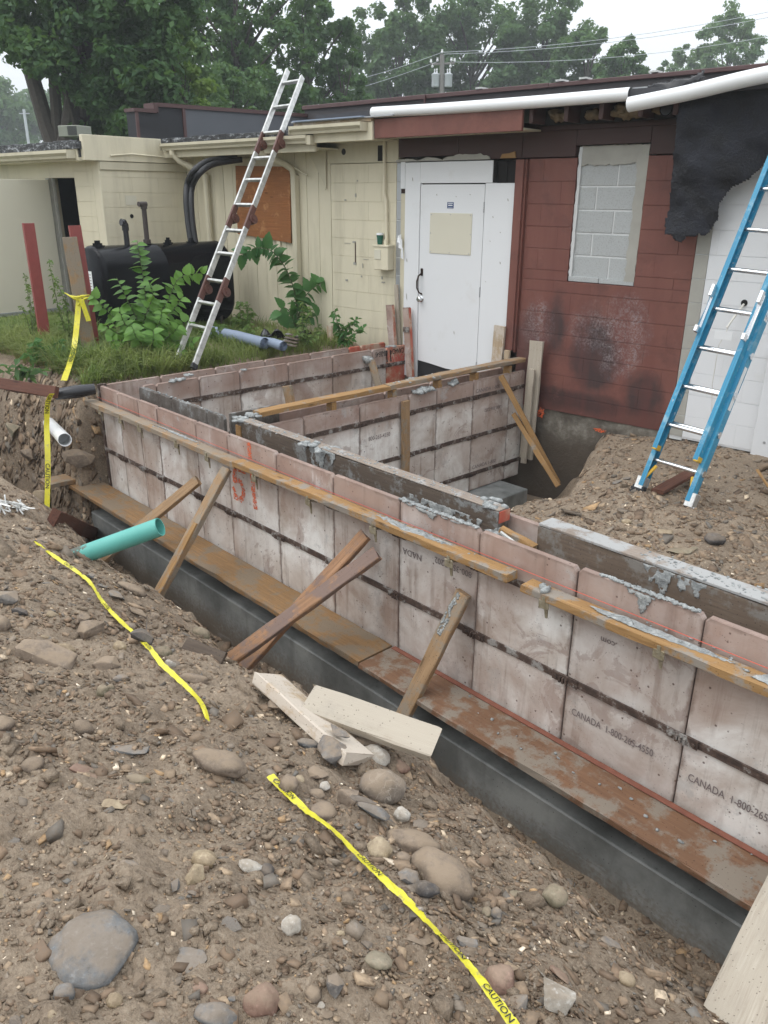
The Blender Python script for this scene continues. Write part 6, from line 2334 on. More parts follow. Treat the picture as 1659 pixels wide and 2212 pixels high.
# right side scraps
a, b = on_z(1420, 1062, -.47), on_z(1500, 1018, -.45)
board('red_metal_scrap', a, b, .10, .03, M['wood_darkred'], up=(0, -.3, 1), label='dark red flat scrap lying on the dirt behind the blue ladder', cat='scrap')
a, b = on_z(1636, 1015, -.42), on_z(1675, 1075, -.46)
board('thin_stick', a, b, .022, .014, M['wood_orange'], label='thin brown stick on the dirt at the right edge', cat='stick')

# ================================================================== stones


def rock_mesh(kind, seed):
    rng = np.random.default_rng(seed)
    b = bmesh.new()
    if kind == 'ang':
        for _ in range(13):
            p = rng.normal(size=3)
            p /= np.linalg.norm(p)
            p = np.sign(p) * np.abs(p) ** .75
            b.verts.new(p * rng.uniform(.85, 1.1))
        r = bmesh.ops.convex_hull(b, input=b.verts[:])
        bmesh.ops.delete(b, geom=list({g for g in r['geom_interior'] + r['geom_unused'] if isinstance(g, bmesh.types.BMVert)}), context='VERTS')
        bmesh.ops.bevel(b, geom=b.edges[:], offset=.07, segments=2, affect='EDGES', profile=.6)
        bmesh.ops.triangulate(b, faces=b.faces[:])
        long_ = [e for e in b.edges if e.calc_length() > .35]
        bmesh.ops.subdivide_edges(b, edges=long_, cuts=2)
        amp = .07
    else:
        bmesh.ops.create_icosphere(b, subdivisions=3, radius=1)
        amp = .22
    so = Vector((seed * 1.37, seed * 2.11, seed * .71))
    for q in b.verts:
        n = q.co.normalized()
        k = amp * mnoise.noise(q.co * 1.2 + so) + amp * .55 * mnoise.noise(q.co * 2.7 + so) + .02 * mnoise.noise(q.co * 7 + so)
        q.co += n * k
    me = bpy.data.meshes.new('stone')
    b.to_mesh(me)
    b.free()
    me.polygons.foreach_set('use_smooth', [True] * len(me.polygons))
    if kind == 'ang':
        me.set_sharp_from_angle(angle=rad(28))
    me.update()
    return me


RS = [100]
STONE_SPOTS = []
MARKS = []


def rock(u, v, w, h, mat, label, kind='ang', flat=1.0, sink=.25, yaw=None, tilt=0.0, lift=0.0, cat='stone', name='stone'):
    RS[0] += 1
    p = ground_at(u, v)
    dep = (CM @ (np.array(p) - EYE))[2]
    sx = w / F_PX * dep / 2 * 1.06
    sink *= .75
    hr = h / w
    sy = sx * max(.45, min(1.0, hr * 1.05))
    sz = sx * max(.16, min(.95, hr * .80)) * flat
    me = rock_mesh(kind, RS[0])
    me.materials.append(M[mat])
    o = bpy.data.objects.new(name, me)
    nn = normal_at(p.x, p.y, .1)
    xa = Vector(CM[0])
    xa = (xa - nn * xa.dot(nn)).normalized()
    ya = nn.cross(xa)
    R = Matrix((xa, ya, nn)).transposed().to_4x4()
    Mx = Matrix.Translation(p + nn * (sz * (1 - 2 * sink) * .9 + lift)) @ R @ Matrix.Rotation(rad(yaw if yaw is not None else RNG.uniform(-12, 12)), 4, 'Z') @ Matrix.Rotation(rad(tilt), 4, 'Y') @ Matrix.Diagonal((sx, sy, sz, 1))
    # bake the size so that textures keep their scale
    me.transform(Matrix.Diagonal((sx, sy, sz, 1)))
    Mx = Mx @ Matrix.Diagonal((1 / sx, 1 / sy, 1 / sz, 1))
    link(o, Mx)
    STONE_SPOTS.append((p.x, p.y, sx))
    MARKS.append((u, v, label))
    return tag(o, label, cat)


rock(198, 1372, 64, 50, 'rock_brown', 'big angular brown stone on the left slope, in front of a taller stone')
rock(176, 1346, 30, 40, 'rock_brown', 'upright brown stone leaning behind the big angular stone on the left slope', sink=.1)
rock(305, 1398, 66, 38, 'rock_dark', 'dark ragged slab pinning the left caution tape to the ground', lift=.02, sink=.1)
rock(257, 1403, 28, 27, 'rock_tan', 'small ochre stone left of the dark slab on the tape', 'rnd')
rock(92, 1428, 140, 78, 'rock_brown', 'large half-buried brown boulder at the left, dirt on its top', sink=.45)
rock(136, 1405, 46, 28, 'rock_tan', 'tan rounded stone behind the half-buried boulder', 'rnd', sink=.4)
rock(232, 1442, 66, 40, 'rock_brown', 'layered brown stone below the ochre stone', sink=.3)
rock(350, 1416, 38, 32, 'rock_olive', 'grey-olive stone right of the tape where it leaves the slab', 'rnd')
rock(365, 1440, 30, 22, 'rock_white', 'pale speckled stone beside the tape, below the dark slab')
rock(417, 1474, 62, 30, 'rock_brown', 'smooth brown stone right of the left tape near its end', 'rnd')
rock(297, 1329, 50, 23, 'rock_brown', 'flat brown stone on the ridge above the dark slab')
rock(333, 1335, 24, 18, 'rock_brown', 'small brown stone on the ridge right of the flat one')
rock(285, 1277, 64, 22, 'rock_brown', 'long brown stone on the ridge below the green pipe', 'rnd')
rock(250, 1290, 42, 38, 'rock_grey', 'thin grey slab standing beside the left tape', flat=.5)
rock(196, 1250, 16, 22, 'rock_slate', 'small bluish slab standing on the left tape', flat=1.2, sink=.1)
rock(18, 1300, 50, 38, 'rock_grey', 'grey-brown stone at the left edge above the big half-buried boulder')
rock(42, 1326, 34, 24, 'rock_dark', 'dark blue-grey angular stone below the stone at the left edge')
rock(0, 1358, 40, 42, 'rock_brown', 'rounded stone cut by the left edge, above the half-buried boulder', 'rnd')
rock(222, 1500, 26, 34, 'rock_olive', 'olive stone at the centre of a little cluster on the left slope', 'rnd')
rock(238, 1490, 16, 24, 'rock_olive', 'slim olive stone in the little cluster, right one', 'rnd')
rock(262, 1470, 30, 20, 'rock_grey', 'smooth grey stone above the little cluster of olive stones', 'rnd')
rock(214, 1466, 30, 18, 'rock_brown', 'small brown stone left of the smooth grey one')
rock(5, 1574, 42, 40, 'rock_brown', 'round brown stone cut by the left edge, middle of the picture height', 'rnd')
rock(430, 1375, 36, 30, 'rock_olive', 'rust-stained stone on the trench side near the crossed braces', 'rnd')
rock(100, 1080, 44, 50, 'rock_tan', 'ochre boulder at the foot of the bank behind the hanging tape', 'rnd', sink=.2)
rock(222, 1160, 34, 28, 'rock_brown', 'brown boulder against the left end of the footing', 'rnd')
rock(472, 1660, 118, 54, 'rock_brown', 'large smooth flat-topped brown stone in the middle of the slope', 'rnd', flat=1.1, sink=.25)
rock(700, 1642, 80, 58, 'rock_grey', 'dark grey-brown rock resting against the loose board', lift=.02, sink=.15)
rock(716, 1618, 56, 26, 'rock_grey', 'flat slab on top of the rock against the loose board', flat=.6, lift=.07, sink=.0)
rock(665, 1612, 46, 24, 'rock_slate', 'bluish flat stone left of the rock against the loose board', 'rnd')
rock(819, 1722, 94, 90, 'rock_granite', 'big round boulder with pale veins below the loose boards', 'rnd', sink=.25)
rock(746, 1742, 52, 60, 'rock_brown', 'brown angular rock left of the big round boulder', sink=.15)
rock(800, 1768, 76, 40, 'rock_slate', 'grey wedge of slate in front of the big round boulder', flat=.6, lift=.02)
rock(775, 1763, 60, 16, 'rock_dark', 'black splintered stone lying on the slate wedge', flat=.6, lift=.05, sink=0)
rock(866, 1770, 34, 38, 'rock_white', 'speckled granite stone right of the big round boulder', 'rnd')
rock(697, 1760, 56, 46, 'rock_brown', 'half-buried brown stone right of the tape, left of the angular rock', 'rnd', sink=.35)
rock(889, 1832, 116, 64, 'rock_brown', 'broad dusty brown boulder sunk in the slope, above the pointed one', 'rnd', sink=.4)
rock(818, 1842, 52, 54, 'rock_tan', 'pale tan stone left of the broad dusty boulder', 'rnd', sink=.35)
rock(945, 1908, 128, 100, 'rock_brown', 'large pointed brown boulder right of the tape', 'rnd', sink=.3, yaw=-35)
rock(882, 1900, 62, 50, 'rock_grey', 'grey slab left of the large pointed boulder', flat=.6)
rock(914, 1935, 62, 36, 'rock_dark', 'dark oval river stone in front of the large pointed boulder', 'rnd', lift=.01)
rock(870, 1858, 32, 24, 'rock_brown', 'small brown stone between the dusty boulder and the pointed boulder', 'rnd')
rock(680, 1681, 56, 36, 'rock_brown', 'brown stone above the start of the lower tape')
rock(646, 1690, 20, 32, 'rock_tan', 'small tan stone by the start of the lower tape', 'rnd')
rock(683, 1720, 36, 24, 'rock_brown', 'oval brown stone right of the start of the lower tape', 'rnd')
rock(700, 1702, 22, 22, 'rock_white', 'small pale stone beside the oval brown stone', 'rnd')
rock(622, 1700, 40, 46, 'rock_brown', 'brown lump under the start of the lower tape', 'rnd', sink=.4)
rock(790, 1608, 56, 22, 'rock_brown', 'rounded stone under the whitish loose board', 'rnd')
rock(806, 1642, 62, 50, 'rock_white', 'pale rough stone right of the loose board end', 'rnd')
rock(862, 1662, 38, 30, 'rock_red', 'smooth reddish stone below the end of the whitish board', 'rnd')
rock(594, 1532, 36, 34, 'rock_brown', 'brown stone propping the upper end of the loose board', sink=.15)
rock(742, 1508, 50, 26, 'rock_red', 'brown boulder behind the loose boards at the trench side', 'rnd')
rock(538, 1877, 50, 30, 'rock_white', 'whitish speckled stone, left one of a close pair on the slope', 'rnd')
rock(574, 1886, 34, 30, 'rock_dark', 'dark grey stone, right one of a close pair on the slope', 'rnd')
rock(441, 1866, 54, 42, 'rock_tan', 'tan stone left of the close pair, upper of two', 'rnd')
rock(419, 1904, 50, 50, 'rock_tan', 'tan stone touching a small blue-grey one', sink=.2)
rock(380, 1921, 26, 32, 'rock_slate', 'small blue-green stone left of the tan stone', sink=.15)
rock(278, 1622, 96, 32, 'rock_slate', 'flat pointed slate-grey slab on the left slope', flat=.55, tilt=-5)
rock(175, 1671, 70, 38, 'rock_red', 'tilted reddish-brown slab on the left slope', flat=.7, tilt=8)
rock(298, 1688, 50, 26, 'rock_olive', 'half-buried rounded olive stone right of the reddish slab', 'rnd', sink=.4)
rock(246, 1741, 58, 32, 'rock_tan', 'flat shard with an ochre end below the reddish slab', flat=.4)
rock(200, 2052, 170, 150, 'rock_slate', 'very large buried blue-grey boulder at the lower left', 'rnd', flat=.75, sink=.62)
rock(397, 2088, 84, 84, 'rock_slate', 'square grey-green slab lying right of the buried boulder', flat=.35, sink=.5, tilt=-6)
rock(138, 2158, 42, 46, 'rock_slate', 'grey-green egg-shaped stone below the buried boulder', 'rnd')
rock(112, 2196, 20, 22, 'rock_tan', 'small yellow stone at the bottom left', 'rnd')
rock(246, 2168, 32, 34, 'rock_tan', 'striped tan and brown stone below the buried boulder', 'rnd')
rock(489, 2160, 52, 24, 'rock_slate', 'pointed green slate chip near the bottom edge', flat=.4)
rock(431, 2140, 34, 24, 'rock_red', 'reddish stone below the square slab', 'rnd')
rock(465, 2196, 90, 46, 'rock_slate', 'light blue-grey stone at the bottom edge left of the middle', 'rnd', sink=.45)
rock(278, 1872, 42, 20, 'rock_grey', 'small oblong grey stone in a row of pebbles', 'rnd')
rock(430, 1998, 42, 28, 'rock_grey', 'flat purple-grey shard in the dirt above the square slab', flat=.35)
rock(628, 2008, 40, 62, 'rock_white', 'white quartz-veined stone left of the tape', 'rnd', yaw=20)
rock(762, 2008, 24, 70, 'rock_slate', 'narrow grey slate edge sticking up, right of the white quartz stone', flat=.8, yaw=30)
rock(735, 2020, 22, 26, 'rock_tan', 'small cream stone leaning on the slate edge')
rock(818, 2078, 58, 56, 'rock_olive', 'smooth olive stone set flat in the dirt by the tape', 'rnd', flat=.5, sink=.45)
rock(719, 2135, 46, 52, 'rock_grey', 'grey angular stone, right of two near the bottom centre')
rock(674, 2155, 38, 38, 'rock_brown', 'brown round stone, left of two near the bottom centre', 'rnd')
rock(566, 2172, 70, 86, 'rock_red', 'red-brown boulder at the bottom edge, left of the centre', 'rnd', sink=.45)
rock(1078, 2132, 60, 80, 'rock_red', 'purple-brown smooth boulder right of the lower end of the tape', 'rnd', yaw=25)
rock(1202, 2172, 100, 66, 'rock_white', 'white-grey rough quartz block at the bottom, right of the tape')
rock(1120, 2172, 46, 46, 'rock_grey', 'grey angular stone between the purple boulder and the quartz block')
rock(1350, 2123, 44, 34, 'rock_tan', 'tan stone with a dark cap at the lower right', 'rnd')
rock(1193, 1950, 48, 64, 'rock_olive', 'olive egg-shaped stone standing on the slope by the trench', 'rnd', sink=.15)
rock(1050, 1977, 22, 32, 'rock_olive', 'small olive stone, left one of a pair', 'rnd')
rock(1071, 1979, 24, 32, 'rock_grey', 'small grey stone, right one of a pair', 'rnd')
rock(1133, 1938, 74, 26, 'rock_olive', 'flat olive shard left of the egg-shaped stone', flat=.4)
rock(1317, 2038, 58, 26, 'rock_grey', 'flat grey shard on the right slope', flat=.5)
rock(1206, 2112, 46, 46, 'rock_red', 'red-brown flat shard above the white-grey quartz block', flat=.5)
rock(1010, 2040, 50, 36, 'rock_slate', 'grey-green slate piece right of the tape, below the pointed boulder', flat=.6)
rock(905, 2030, 60, 34, 'rock_brown', 'flat brown slab under the lower tape', flat=.4)
rock(1230, 1908, 26, 20, 'rock_slate', 'thin slate chip at the rim of the trench', flat=.4)
# right-hand ground
rock(1470, 1192, 78, 24, 'rock_olive', 'flat brown slab on the ground behind the thick top boards', flat=.5)
rock(1432, 1150, 46, 20, 'rock_tan', 'ochre flat stone left of the flat brown slab on the right ground', flat=.4)
rock(1542, 1172, 42, 32, 'rock_dark', 'black lump of tar on the right ground', 'rnd', cat='tar lump', name='tar_lump')
rock(1353, 1130, 22, 13, 'rock_tan', 'small tan stone in front of the blue ladder', 'rnd')
rock(1548, 952, 22, 12, 'rock_tan', 'tan oval stone at the foot of the white wall behind the ladder', 'rnd')
rock(1390, 1110, 20, 10, 'rock_brown', 'flat brown chip in front of the blue ladder feet', flat=.5)
rock(1600, 1150, 26, 10, 'rock_dark', 'dark flat chip on the right ground near the right edge', flat=.4)
for k, (u, v, w_, h_) in enumerate([(1335, 1043, 22, 14), (1352, 1035, 26, 12), (1366, 1046, 18, 10)]):
    rock(u, v, w_, h_, 'rock_slate', ['blue-grey slate flake at the rim of the pit, left', 'blue-grey slate flake at the rim of the pit, middle and longest', 'blue-grey slate flake at the rim of the pit, right'][k], flat=.5)
rock(120, 930, 70, 40, 'rock_brown', 'flat stone jutting from the bank left of the white pipe', sink=.4)
rock(170, 990, 80, 36, 'rock_brown', 'broad flat stone jutting from the bank below the white pipe', sink=.35)
rock(60, 985, 50, 30, 'rock_brown', 'grey-brown stone in the bank at the left edge, low', sink=.35)
rock(30, 930, 50, 30, 'rock_olive', 'brown stone in the bank at the left edge, high', sink=.35)

# smaller stones of one kind, each an object
ST_M = {}
cats = [('rock_brown', 'small dusty brown stone lying on the dirt slope', 'small brown stones on the dirt'),
        ('rock_grey', 'small grey stone lying on the dirt slope', 'small grey stones on the dirt'),
        ('rock_slate', 'small blue-grey slate chip lying on the dirt slope', 'small slate chips on the dirt'),
        ('rock_tan', 'small tan pebble lying on the dirt slope', 'small tan pebbles on the dirt'),
        ('rock_white', 'small whitish pebble lying on the dirt slope', 'small whitish pebbles on the dirt')]
for ci, (mt_, lb, gp) in enumerate(cats):
    ms = []
    for k in range(5):
        me = rock_mesh('ang' if k % 2 == 0 or mt_ == 'rock_slate' else 'rnd', 400 + ci * 7 + k)
        if k % 2:
            pass
        me.materials.append(M[mt_])
        ms.append(me)
    ST_M[ci] = ms
rng = np.random.default_rng(77)
cnt = 0
SMALL = []
while cnt < 285:
    x, y = rng.uniform(-5.8, .1), rng.uniform(.1, 2.45)
    dd = math.hypot(math.hypot(x, y), 1.7)
    if rng.random() > min(1, (1.9 / dd) ** 1.6):
        continue
    z = float(gz(x, y))
    q = CM @ (np.array([x, y, z]) - EYE)
    if q[2] < .5:
        continue
    u, v = CX + F_PX * q[0] / q[2], CY + F_PX * q[1] / q[2]
    if not (-20 < u < 1560 and 1080 < v < 2230):
        continue
    ci = int(rng.choice(5, p=[.60, .20, .07, .085, .045]))
    r = .0075 * math.exp(rng.normal() * .42) * (1 + .15 * dd)
    if ci == 4:
        r *= .65
    if any((x - a) ** 2 + (y - b_) ** 2 < (c_ + r) ** 2 for a, b_, c_ in STONE_SPOTS):
        continue
    fl_ = rng.uniform(.3, .8) if ci != 2 else rng.uniform(.16, .35)
    nn = normal_at(x, y, .05)
    o = bpy.data.objects.new('small_stone', ST_M[ci][int(rng.integers(5))])
    qn = nn.to_track_quat('Z', 'Y').to_matrix().to_4x4()
    link(o, Matrix.Translation(Vector((x, y, z)) + nn * r * fl_ * .35) @ qn @ Matrix.Rotation(rng.uniform(0, 6.3), 4, 'Z') @ Matrix.Rotation(rng.uniform(-.3, .3), 4, 'X') @ Matrix.Diagonal((r * rng.uniform(.9, 1.5), r, r * fl_, 1)))
    SMALL.append((o, ci, u, v, r, fl_))
    cnt += 1

# each small stone is named by its look and by the nearest marked thing
SHORT = [(198, 1372, 'the big angular brown stone'), (305, 1398, 'the dark slab on the tape'), (92, 1428, 'the large half-buried boulder at the left'), (232, 1442, 'the layered brown stone'), (417, 1474, 'the end of the left tape'), (285, 1277, 'the long brown stone on the ridge'), (18, 1300, 'the grey-brown stone at the left edge'), (222, 1500, 'the olive stone cluster'), (472, 1660, 'the large flat-topped brown stone'), (700, 1642, 'the rock against the loose board'), (819, 1722, 'the big round boulder'), (889, 1832, 'the broad dusty boulder'), (945, 1910, 'the large pointed boulder'), (680, 1681, 'the start of the lower tape'), (862, 1662, 'the smooth reddish stone'), (556, 1880, 'the close pair of stones'), (430, 1885, 'the two tan stones'), (278, 1622, 'the slate-grey slab'), (175, 1671, 'the tilted reddish slab'), (298, 1688, 'the half-buried olive stone'), (246, 1741, 'the ochre-ended shard'), (200, 2052, 'the very large buried boulder'), (397, 2088, 'the square grey-green slab'), (246, 2168, 'the striped tan stone'), (465, 2196, 'the light blue-grey stone at the bottom'), (628, 2008, 'the white quartz-veined stone'), (762, 2008, 'the upright slate edge'), (818, 2078, 'the smooth olive stone'), (700, 2145, 'the two stones near the bottom centre'), (566, 2172, 'the red-brown boulder at the bottom'), (1078, 2132, 'the purple-brown boulder'), (1202, 2172, 'the white-grey quartz block'), (1350, 2123, 'the tan stone at lower right'), (1193, 1950, 'the olive egg-shaped stone'), (1060, 1978, 'the pair of small stones'), (1317, 2038, 'the flat shard on the right slope'), (600, 1520, 'the propped end of the loose board'), (5, 1574, 'the round stone at the left edge'), (110, 1200, 'the upper end of the left tape'), (20, 1105, 'the bundle of silver ties'), (180, 1195, 'the green pipe'), (880, 1965, 'the middle of the lower tape'), (100, 1560, 'the bare dirt below the half-buried boulder'), (1480, 2080, 'the pale foreground plank'), (1030, 2150, 'the lower end of the tape'), (60, 1800, 'the bare dirt at the left edge'), (40, 2000, 'the lower left edge'), (980, 1700, 'the trench rim beside the big round boulder'), (1130, 1830, 'the trench rim beside the pointed boulder'), (600, 1790, 'the dirt left of the lower tape')]
NOUN = ['brown stone', 'grey stone', 'slate chip', 'tan pebble', 'whitish pebble']
seen = {}
for o, ci, u, v, r, fl_ in SMALL:
    mu, mv, mk = min(SHORT, key=lambda m: (m[0] - u) ** 2 + (1.4 * (m[1] - v)) ** 2)
    dx, dy = u - mu, v - mv
    side_ = ('right of' if dx > 0 else 'left of') if abs(dx) > abs(dy) else ('below' if dy > 0 else 'above')
    dist_ = math.hypot(dx, dy)
    near = 'close' if dist_ < 45 else ('a little way' if dist_ < 90 else 'well')
    if side_ in ('below', 'above'):
        near = {'close': 'just', 'a little way': 'some way', 'well': 'well'}[near]
    shp = 'flat' if fl_ < .42 and ci != 2 else ('chunky' if fl_ > .62 else 'small')
    key = '%s %s %s %s %s' % (shp, NOUN[ci], near, side_, mk)
    if len(key.split()) > 15:
        key = '%s %s %s %s' % (shp, NOUN[ci], side_, mk)
    seen.setdefault(key, []).append((r, o, ci))
for key, lst in seen.items():
    lst.sort(key=lambda q: q[0])
    for k, (r, o, ci) in enumerate(lst):
        lb = key
        if len(lst) == 2:
            lb = key + (', smaller', ', larger')[k]
        elif len(lst) == 3:
            lb = key + (', smallest', ', middle-sized', ', largest')[k]
        elif len(lst) > 3:
            lb = key + (', smallest', ', second smallest', ', second largest', ', largest', ', fifth by size', ', sixth by size')[min(k, 5)]
        tag(o, lb, 'stone', cats[ci][2])


def gravel(name, n, xr, yr, r0, dens, seed, keep=None, far=1.0, flat=(.25, .8), at=None, mat='gravel'):
    """loose chips of shale as one mesh"""
    rng = np.random.default_rng(seed)
    X, Y = [], []
    got = 0
    while at is None and got < n:
        x, y = rng.uniform(*xr, 60000), rng.uniform(*yr, 60000)
        d = np.sqrt(x * x + y * y + 2.6)
        ok = rng.random(60000) < np.minimum(1, (dens / d) ** 2)
        cl = fbm(x, y, 2.2, 3, seed) + fbm(x, y, 9, 2, seed + 5) * .6
        ok &= rng.random(60000) < np.clip(.55 + cl * .9, .12, 1)
        if keep is not None:
            ok &= keep(x, y)
        X.append(x[ok])
        Y.append(y[ok])
        got += int(ok.sum())
    if at is None:
        x, y = np.concatenate(X)[:n], np.concatenate(Y)[:n]
        z = gz(x, y)
    else:
        x, y, z = at
        n = len(x)
    d = np.sqrt(x * x + y * y + 2.6)
    r = r0 * np.exp(rng.normal(size=n) * .50) * (1 + far * .22 * np.maximum(0, d - 1.6))
    r = np.minimum(r, r0 * 5)
    base = np.array([(a, b, c) for a in (-1, 1) for b in (-1, 1) for c in (-1, 1)], float) * .72
    fq = np.array([(0, 1, 3, 2), (4, 6, 7, 5), (0, 4, 5, 1), (2, 3, 7, 6), (0, 2, 6, 4), (1, 5, 7, 3)])
    V = base[None] * (1 + rng.uniform(-.42, .42, (n, 8, 3)))
    V[:, :, 0] *= rng.uniform(.8, 1.7, n)[:, None]
    V[:, :, 2] *= rng.uniform(*flat, n)[:, None]
    a, t1, t2 = rng.uniform(0, 6.283, n), rng.normal(size=n) * .28, rng.normal(size=n) * .28
    ca, sa = np.cos(a)[:, None], np.sin(a)[:, None]
    V = np.stack([V[:, :, 0] * ca - V[:, :, 1] * sa, V[:, :, 0] * sa + V[:, :, 1] * ca, V[:, :, 2]], -1)
    e = .03
    gxs = (gz(x + e, y) - gz(x - e, y)) / (2 * e)
    gys = (gz(x, y + e) - gz(x, y - e)) / (2 * e)
    V[:, :, 2] += V[:, :, 0] * np.clip(gxs + t1, -1.5, 1.5)[:, None] + V[:, :, 1] * np.clip(gys + t2, -1.5, 1.5)[:, None]
    V = V * r[:, None, None] + np.stack([x, y, z + r * .12], -1)[:, None, :]
    pal = np.array([(.115, .088, .066), (.15, .12, .092), (.085, .065, .05), (.13, .118, .105), (.19, .155, .118), (.08, .078, .075), (.34, .30, .245), (.46, .43, .38), (.21, .15, .09), (.085, .088, .090)]) * np.array([1.9, 1.72, 1.5])
    w = np.array([.27, .21, .19, .09, .09, .05, .040, .022, .02, .02])
    ci = rng.choice(len(pal), n, p=w / w.sum())
    c = pal[ci] * rng.uniform(.75, 1.25, n)[:, None]
    small = (ci == 6) | (ci == 7)
    V = np.where(small[:, None, None], (V - np.stack([x, y, z], -1)[:, None, :]) * .7 + np.stack([x, y, z], -1)[:, None, :], V)
    C = np.concatenate([np.repeat(c, 8, 0), np.ones((n * 8, 1))], 1)
    Fq = (np.arange(n)[:, None, None] * 8 + fq[None]).reshape(-1, 4)
    o = bpy.data.objects.new(name, np_mesh(name, V.reshape(-1, 3), Fq, M[mat], smooth=mat == 'dirt', colors=C))
    tag(link(o), kind='stuff')


gravel('gravel', 84000, (-6.0, .4), (-.1, 2.75), .0028, 1.75, 301, far=1.3)
gravel('dirt_clods', 8000, (-6.0, .4), (-.1, 2.4), .0046, 1.75, 311, far=.9, flat=(.55, .95), mat='dirt')
gravel('dirt_clods', 420, (-6.0, .4), (-.1, 2.3), .011, 1.9, 312, far=.5, flat=(.5, .85), mat='dirt')
gravel('dirt_clods', 900, (-4.2, 1.0), (3.4, 7.0), .008, 6.0, 313, far=.2, flat=(.5, .85), mat='dirt')
gravel('dirt_clods', 900, (-9.3, -5.5), (1.9, 3.5), .012, 7.5, 314, far=.2, flat=(.5, .85), mat='dirt')
gravel('gravel', 3600, (-6.0, .4), (.0, 2.6), .0075, 1.9, 302)
gravel('gravel', 14000, (-4.2, 1.0), (3.4, 7.0), .0065, 6.0, 303, far=.2)
gravel('gravel', 900, (-4.2, 1.0), (3.4, 7.0), .015, 6.0, 304, far=.2, flat=(.2, .5))
gravel('gravel', 6500, (-9.5, -5.5), (1.9, 3.6), .009, 7.5, 305, far=.25, flat=(.25, .6))
rb = np.random.default_rng(310)
bx_, bz_ = rb.uniform(-9.2, -7.15, 5200), rb.uniform(-1.45, -.06, 5200)
ly = np.linspace(2.35, 3.5, 140)
hh = gz(np.repeat(bx_, 140), np.tile(ly, 5200)).reshape(5200, 140)
by_ = ly[np.argmax(hh > bz_[:, None], axis=1)]
ok_ = (hh > bz_[:, None]).any(1) & (by_ > 2.4)
gravel('gravel', 0, None, None, .0075, 1, 307, far=.12, flat=(.3, .6), at=(bx_[ok_][:1700], by_[ok_][:1700] - .002, bz_[ok_][:1700]))
ok_[130:] = False
gravel('gravel', 0, None, None, .026, 1, 308, far=.12, flat=(.3, .55), at=(bx_[ok_], by_[ok_] + .006, bz_[ok_]))
gravel('gravel', 3500, (-7.0, .4), (2.2, 2.8), .009, 4.0, 306, far=.2)

# ================================================================== plants


def blades(name, n, xr, yr, hr, mat, seed, keep=None, lean=.5, w=.006):
    rng = np.random.default_rng(seed)
    x, y = rng.uniform(*xr, n * 3), rng.uniform(*yr, n * 3)
    cl = fbm(x, y, 1.6, 3, seed)
    ok = rng.random(n * 3) < np.clip(.55 + cl * 1.2, .05, 1)
    if keep is not None:
        ok &= keep(x, y)
    ok &= gz(x, y) > -.11
    x, y = x[ok][:n], y[ok][:n]
    n = len(x)
    z = gz(x, y) - .01
    h = rng.uniform(*hr, n) * (1 + .6 * vnoise(x * 3, y * 3, seed + 3))
    a = rng.uniform(0, 6.283, n)
    ln = rng.uniform(.2, 1.3, n) * lean
    dx, dy = np.cos(a) * h * ln, np.sin(a) * h * ln
    px, py = -np.sin(a) * w, np.cos(a) * w
    b0 = np.stack([x - px, y - py, z], -1)
    b1 = np.stack([x + px, y + py, z], -1)
    m0 = np.stack([x + dx * .4 - px * .8, y + dy * .4 - py * .8, z + h * .62], -1)
    m1 = np.stack([x + dx * .4 + px * .8, y + dy * .4 + py * .8, z + h * .62], -1)
    t0 = np.stack([x + dx - px * .1, y + dy - py * .1, z + h * (1 - .25 * ln)], -1)
    t1 = np.stack([x + dx + px * .1, y + dy + py * .1, z + h * (1 - .25 * ln)], -1)
    V = np.stack([b0, b1, m1, m0, t1, t0], 1).reshape(-1, 3)
    i = np.arange(n)[:, None] * 6
    Fq = np.concatenate([i + np.array([0, 1, 2, 3]), i + np.array([3, 2, 4, 5])], 0)
    o = bpy.data.objects.new(name, np_mesh(name, V, Fq, M[mat]))
    tag(link(o), kind='stuff')


def in_grass(x, y):
    s = (x - E0[0]) * BX[0] + (y - E0[1]) * BX[1]
    t = (x - E0[0]) * BN[0] + (y - E0[1]) * BN[1]
    return (x < -7.17) & (t < -.05) & (t > -4.3) & ((s > -4.1) | (t < -1.5)) & (s < -.35)


def near_edge(x, y):
    t = (x - E0[0]) * BN[0] + (y - E0[1]) * BN[1]
    return in_grass(x, y) & (t < -2.0)


blades('grass', 48000, (-13, -7.15), (2.6, 7.2), (.05, .16), 'grass', 61, in_grass, .9, .0045)
blades('grass', 15000, (-11, -7.15), (2.7, 4.8), (.12, .32), 'grass', 62, near_edge, 1.4, .005)
blades('dry_grass', 5000, (-10, -7.15), (2.65, 4.2), (.05, .18), 'grass_dry', 63, near_edge, 1.6, .004)


def leaf_mesh(name, mat, L, W, fold=.22, serr=5, tip=.25):
    """single broad leaf: base at origin, along +x, two halves folded up, serrated rim"""
    vs, fs = [(0, 0, 0)], []
    n = serr * 2
    mid = []
    for i in range(1, n + 1):
        f = i / n
        mid.append(len(vs))
        vs.append((L * f, 0, -L * .18 * f * f))
    sides = []
    for sgn in (-1, 1):
        row = []
        for i in range(n):
            f = (i + .5) / n
            wdt = W * .5 * (math.sin(math.pi * min(1, f ** .62)) ** .8) * (1.08 if i % 2 else .95)
            row.append(len(vs))
            vs.append((L * (f - .02 + (.015 if i % 2 else 0)), sgn * wdt, wdt * fold - L * .18 * f * f))
        sides.append(row)
    for sgn, row in enumerate(sides):
        m = [0] + mid
        for i in range(n):
            q = (m[i], m[i + 1], row[i])
            fs.append(q if sgn else q[::-1])
            if i + 1 < n:
                q = (m[i + 1], row[i + 1], row[i])
                fs.append(q if sgn else q[::-1])
    me = bpy.data.meshes.new(name)
    me.from_pydata(vs, [], fs)
    me.materials.append(M[mat])
    me.polygons.foreach_set('use_smooth', [True] * len(me.polygons))
    me.update()
    return me


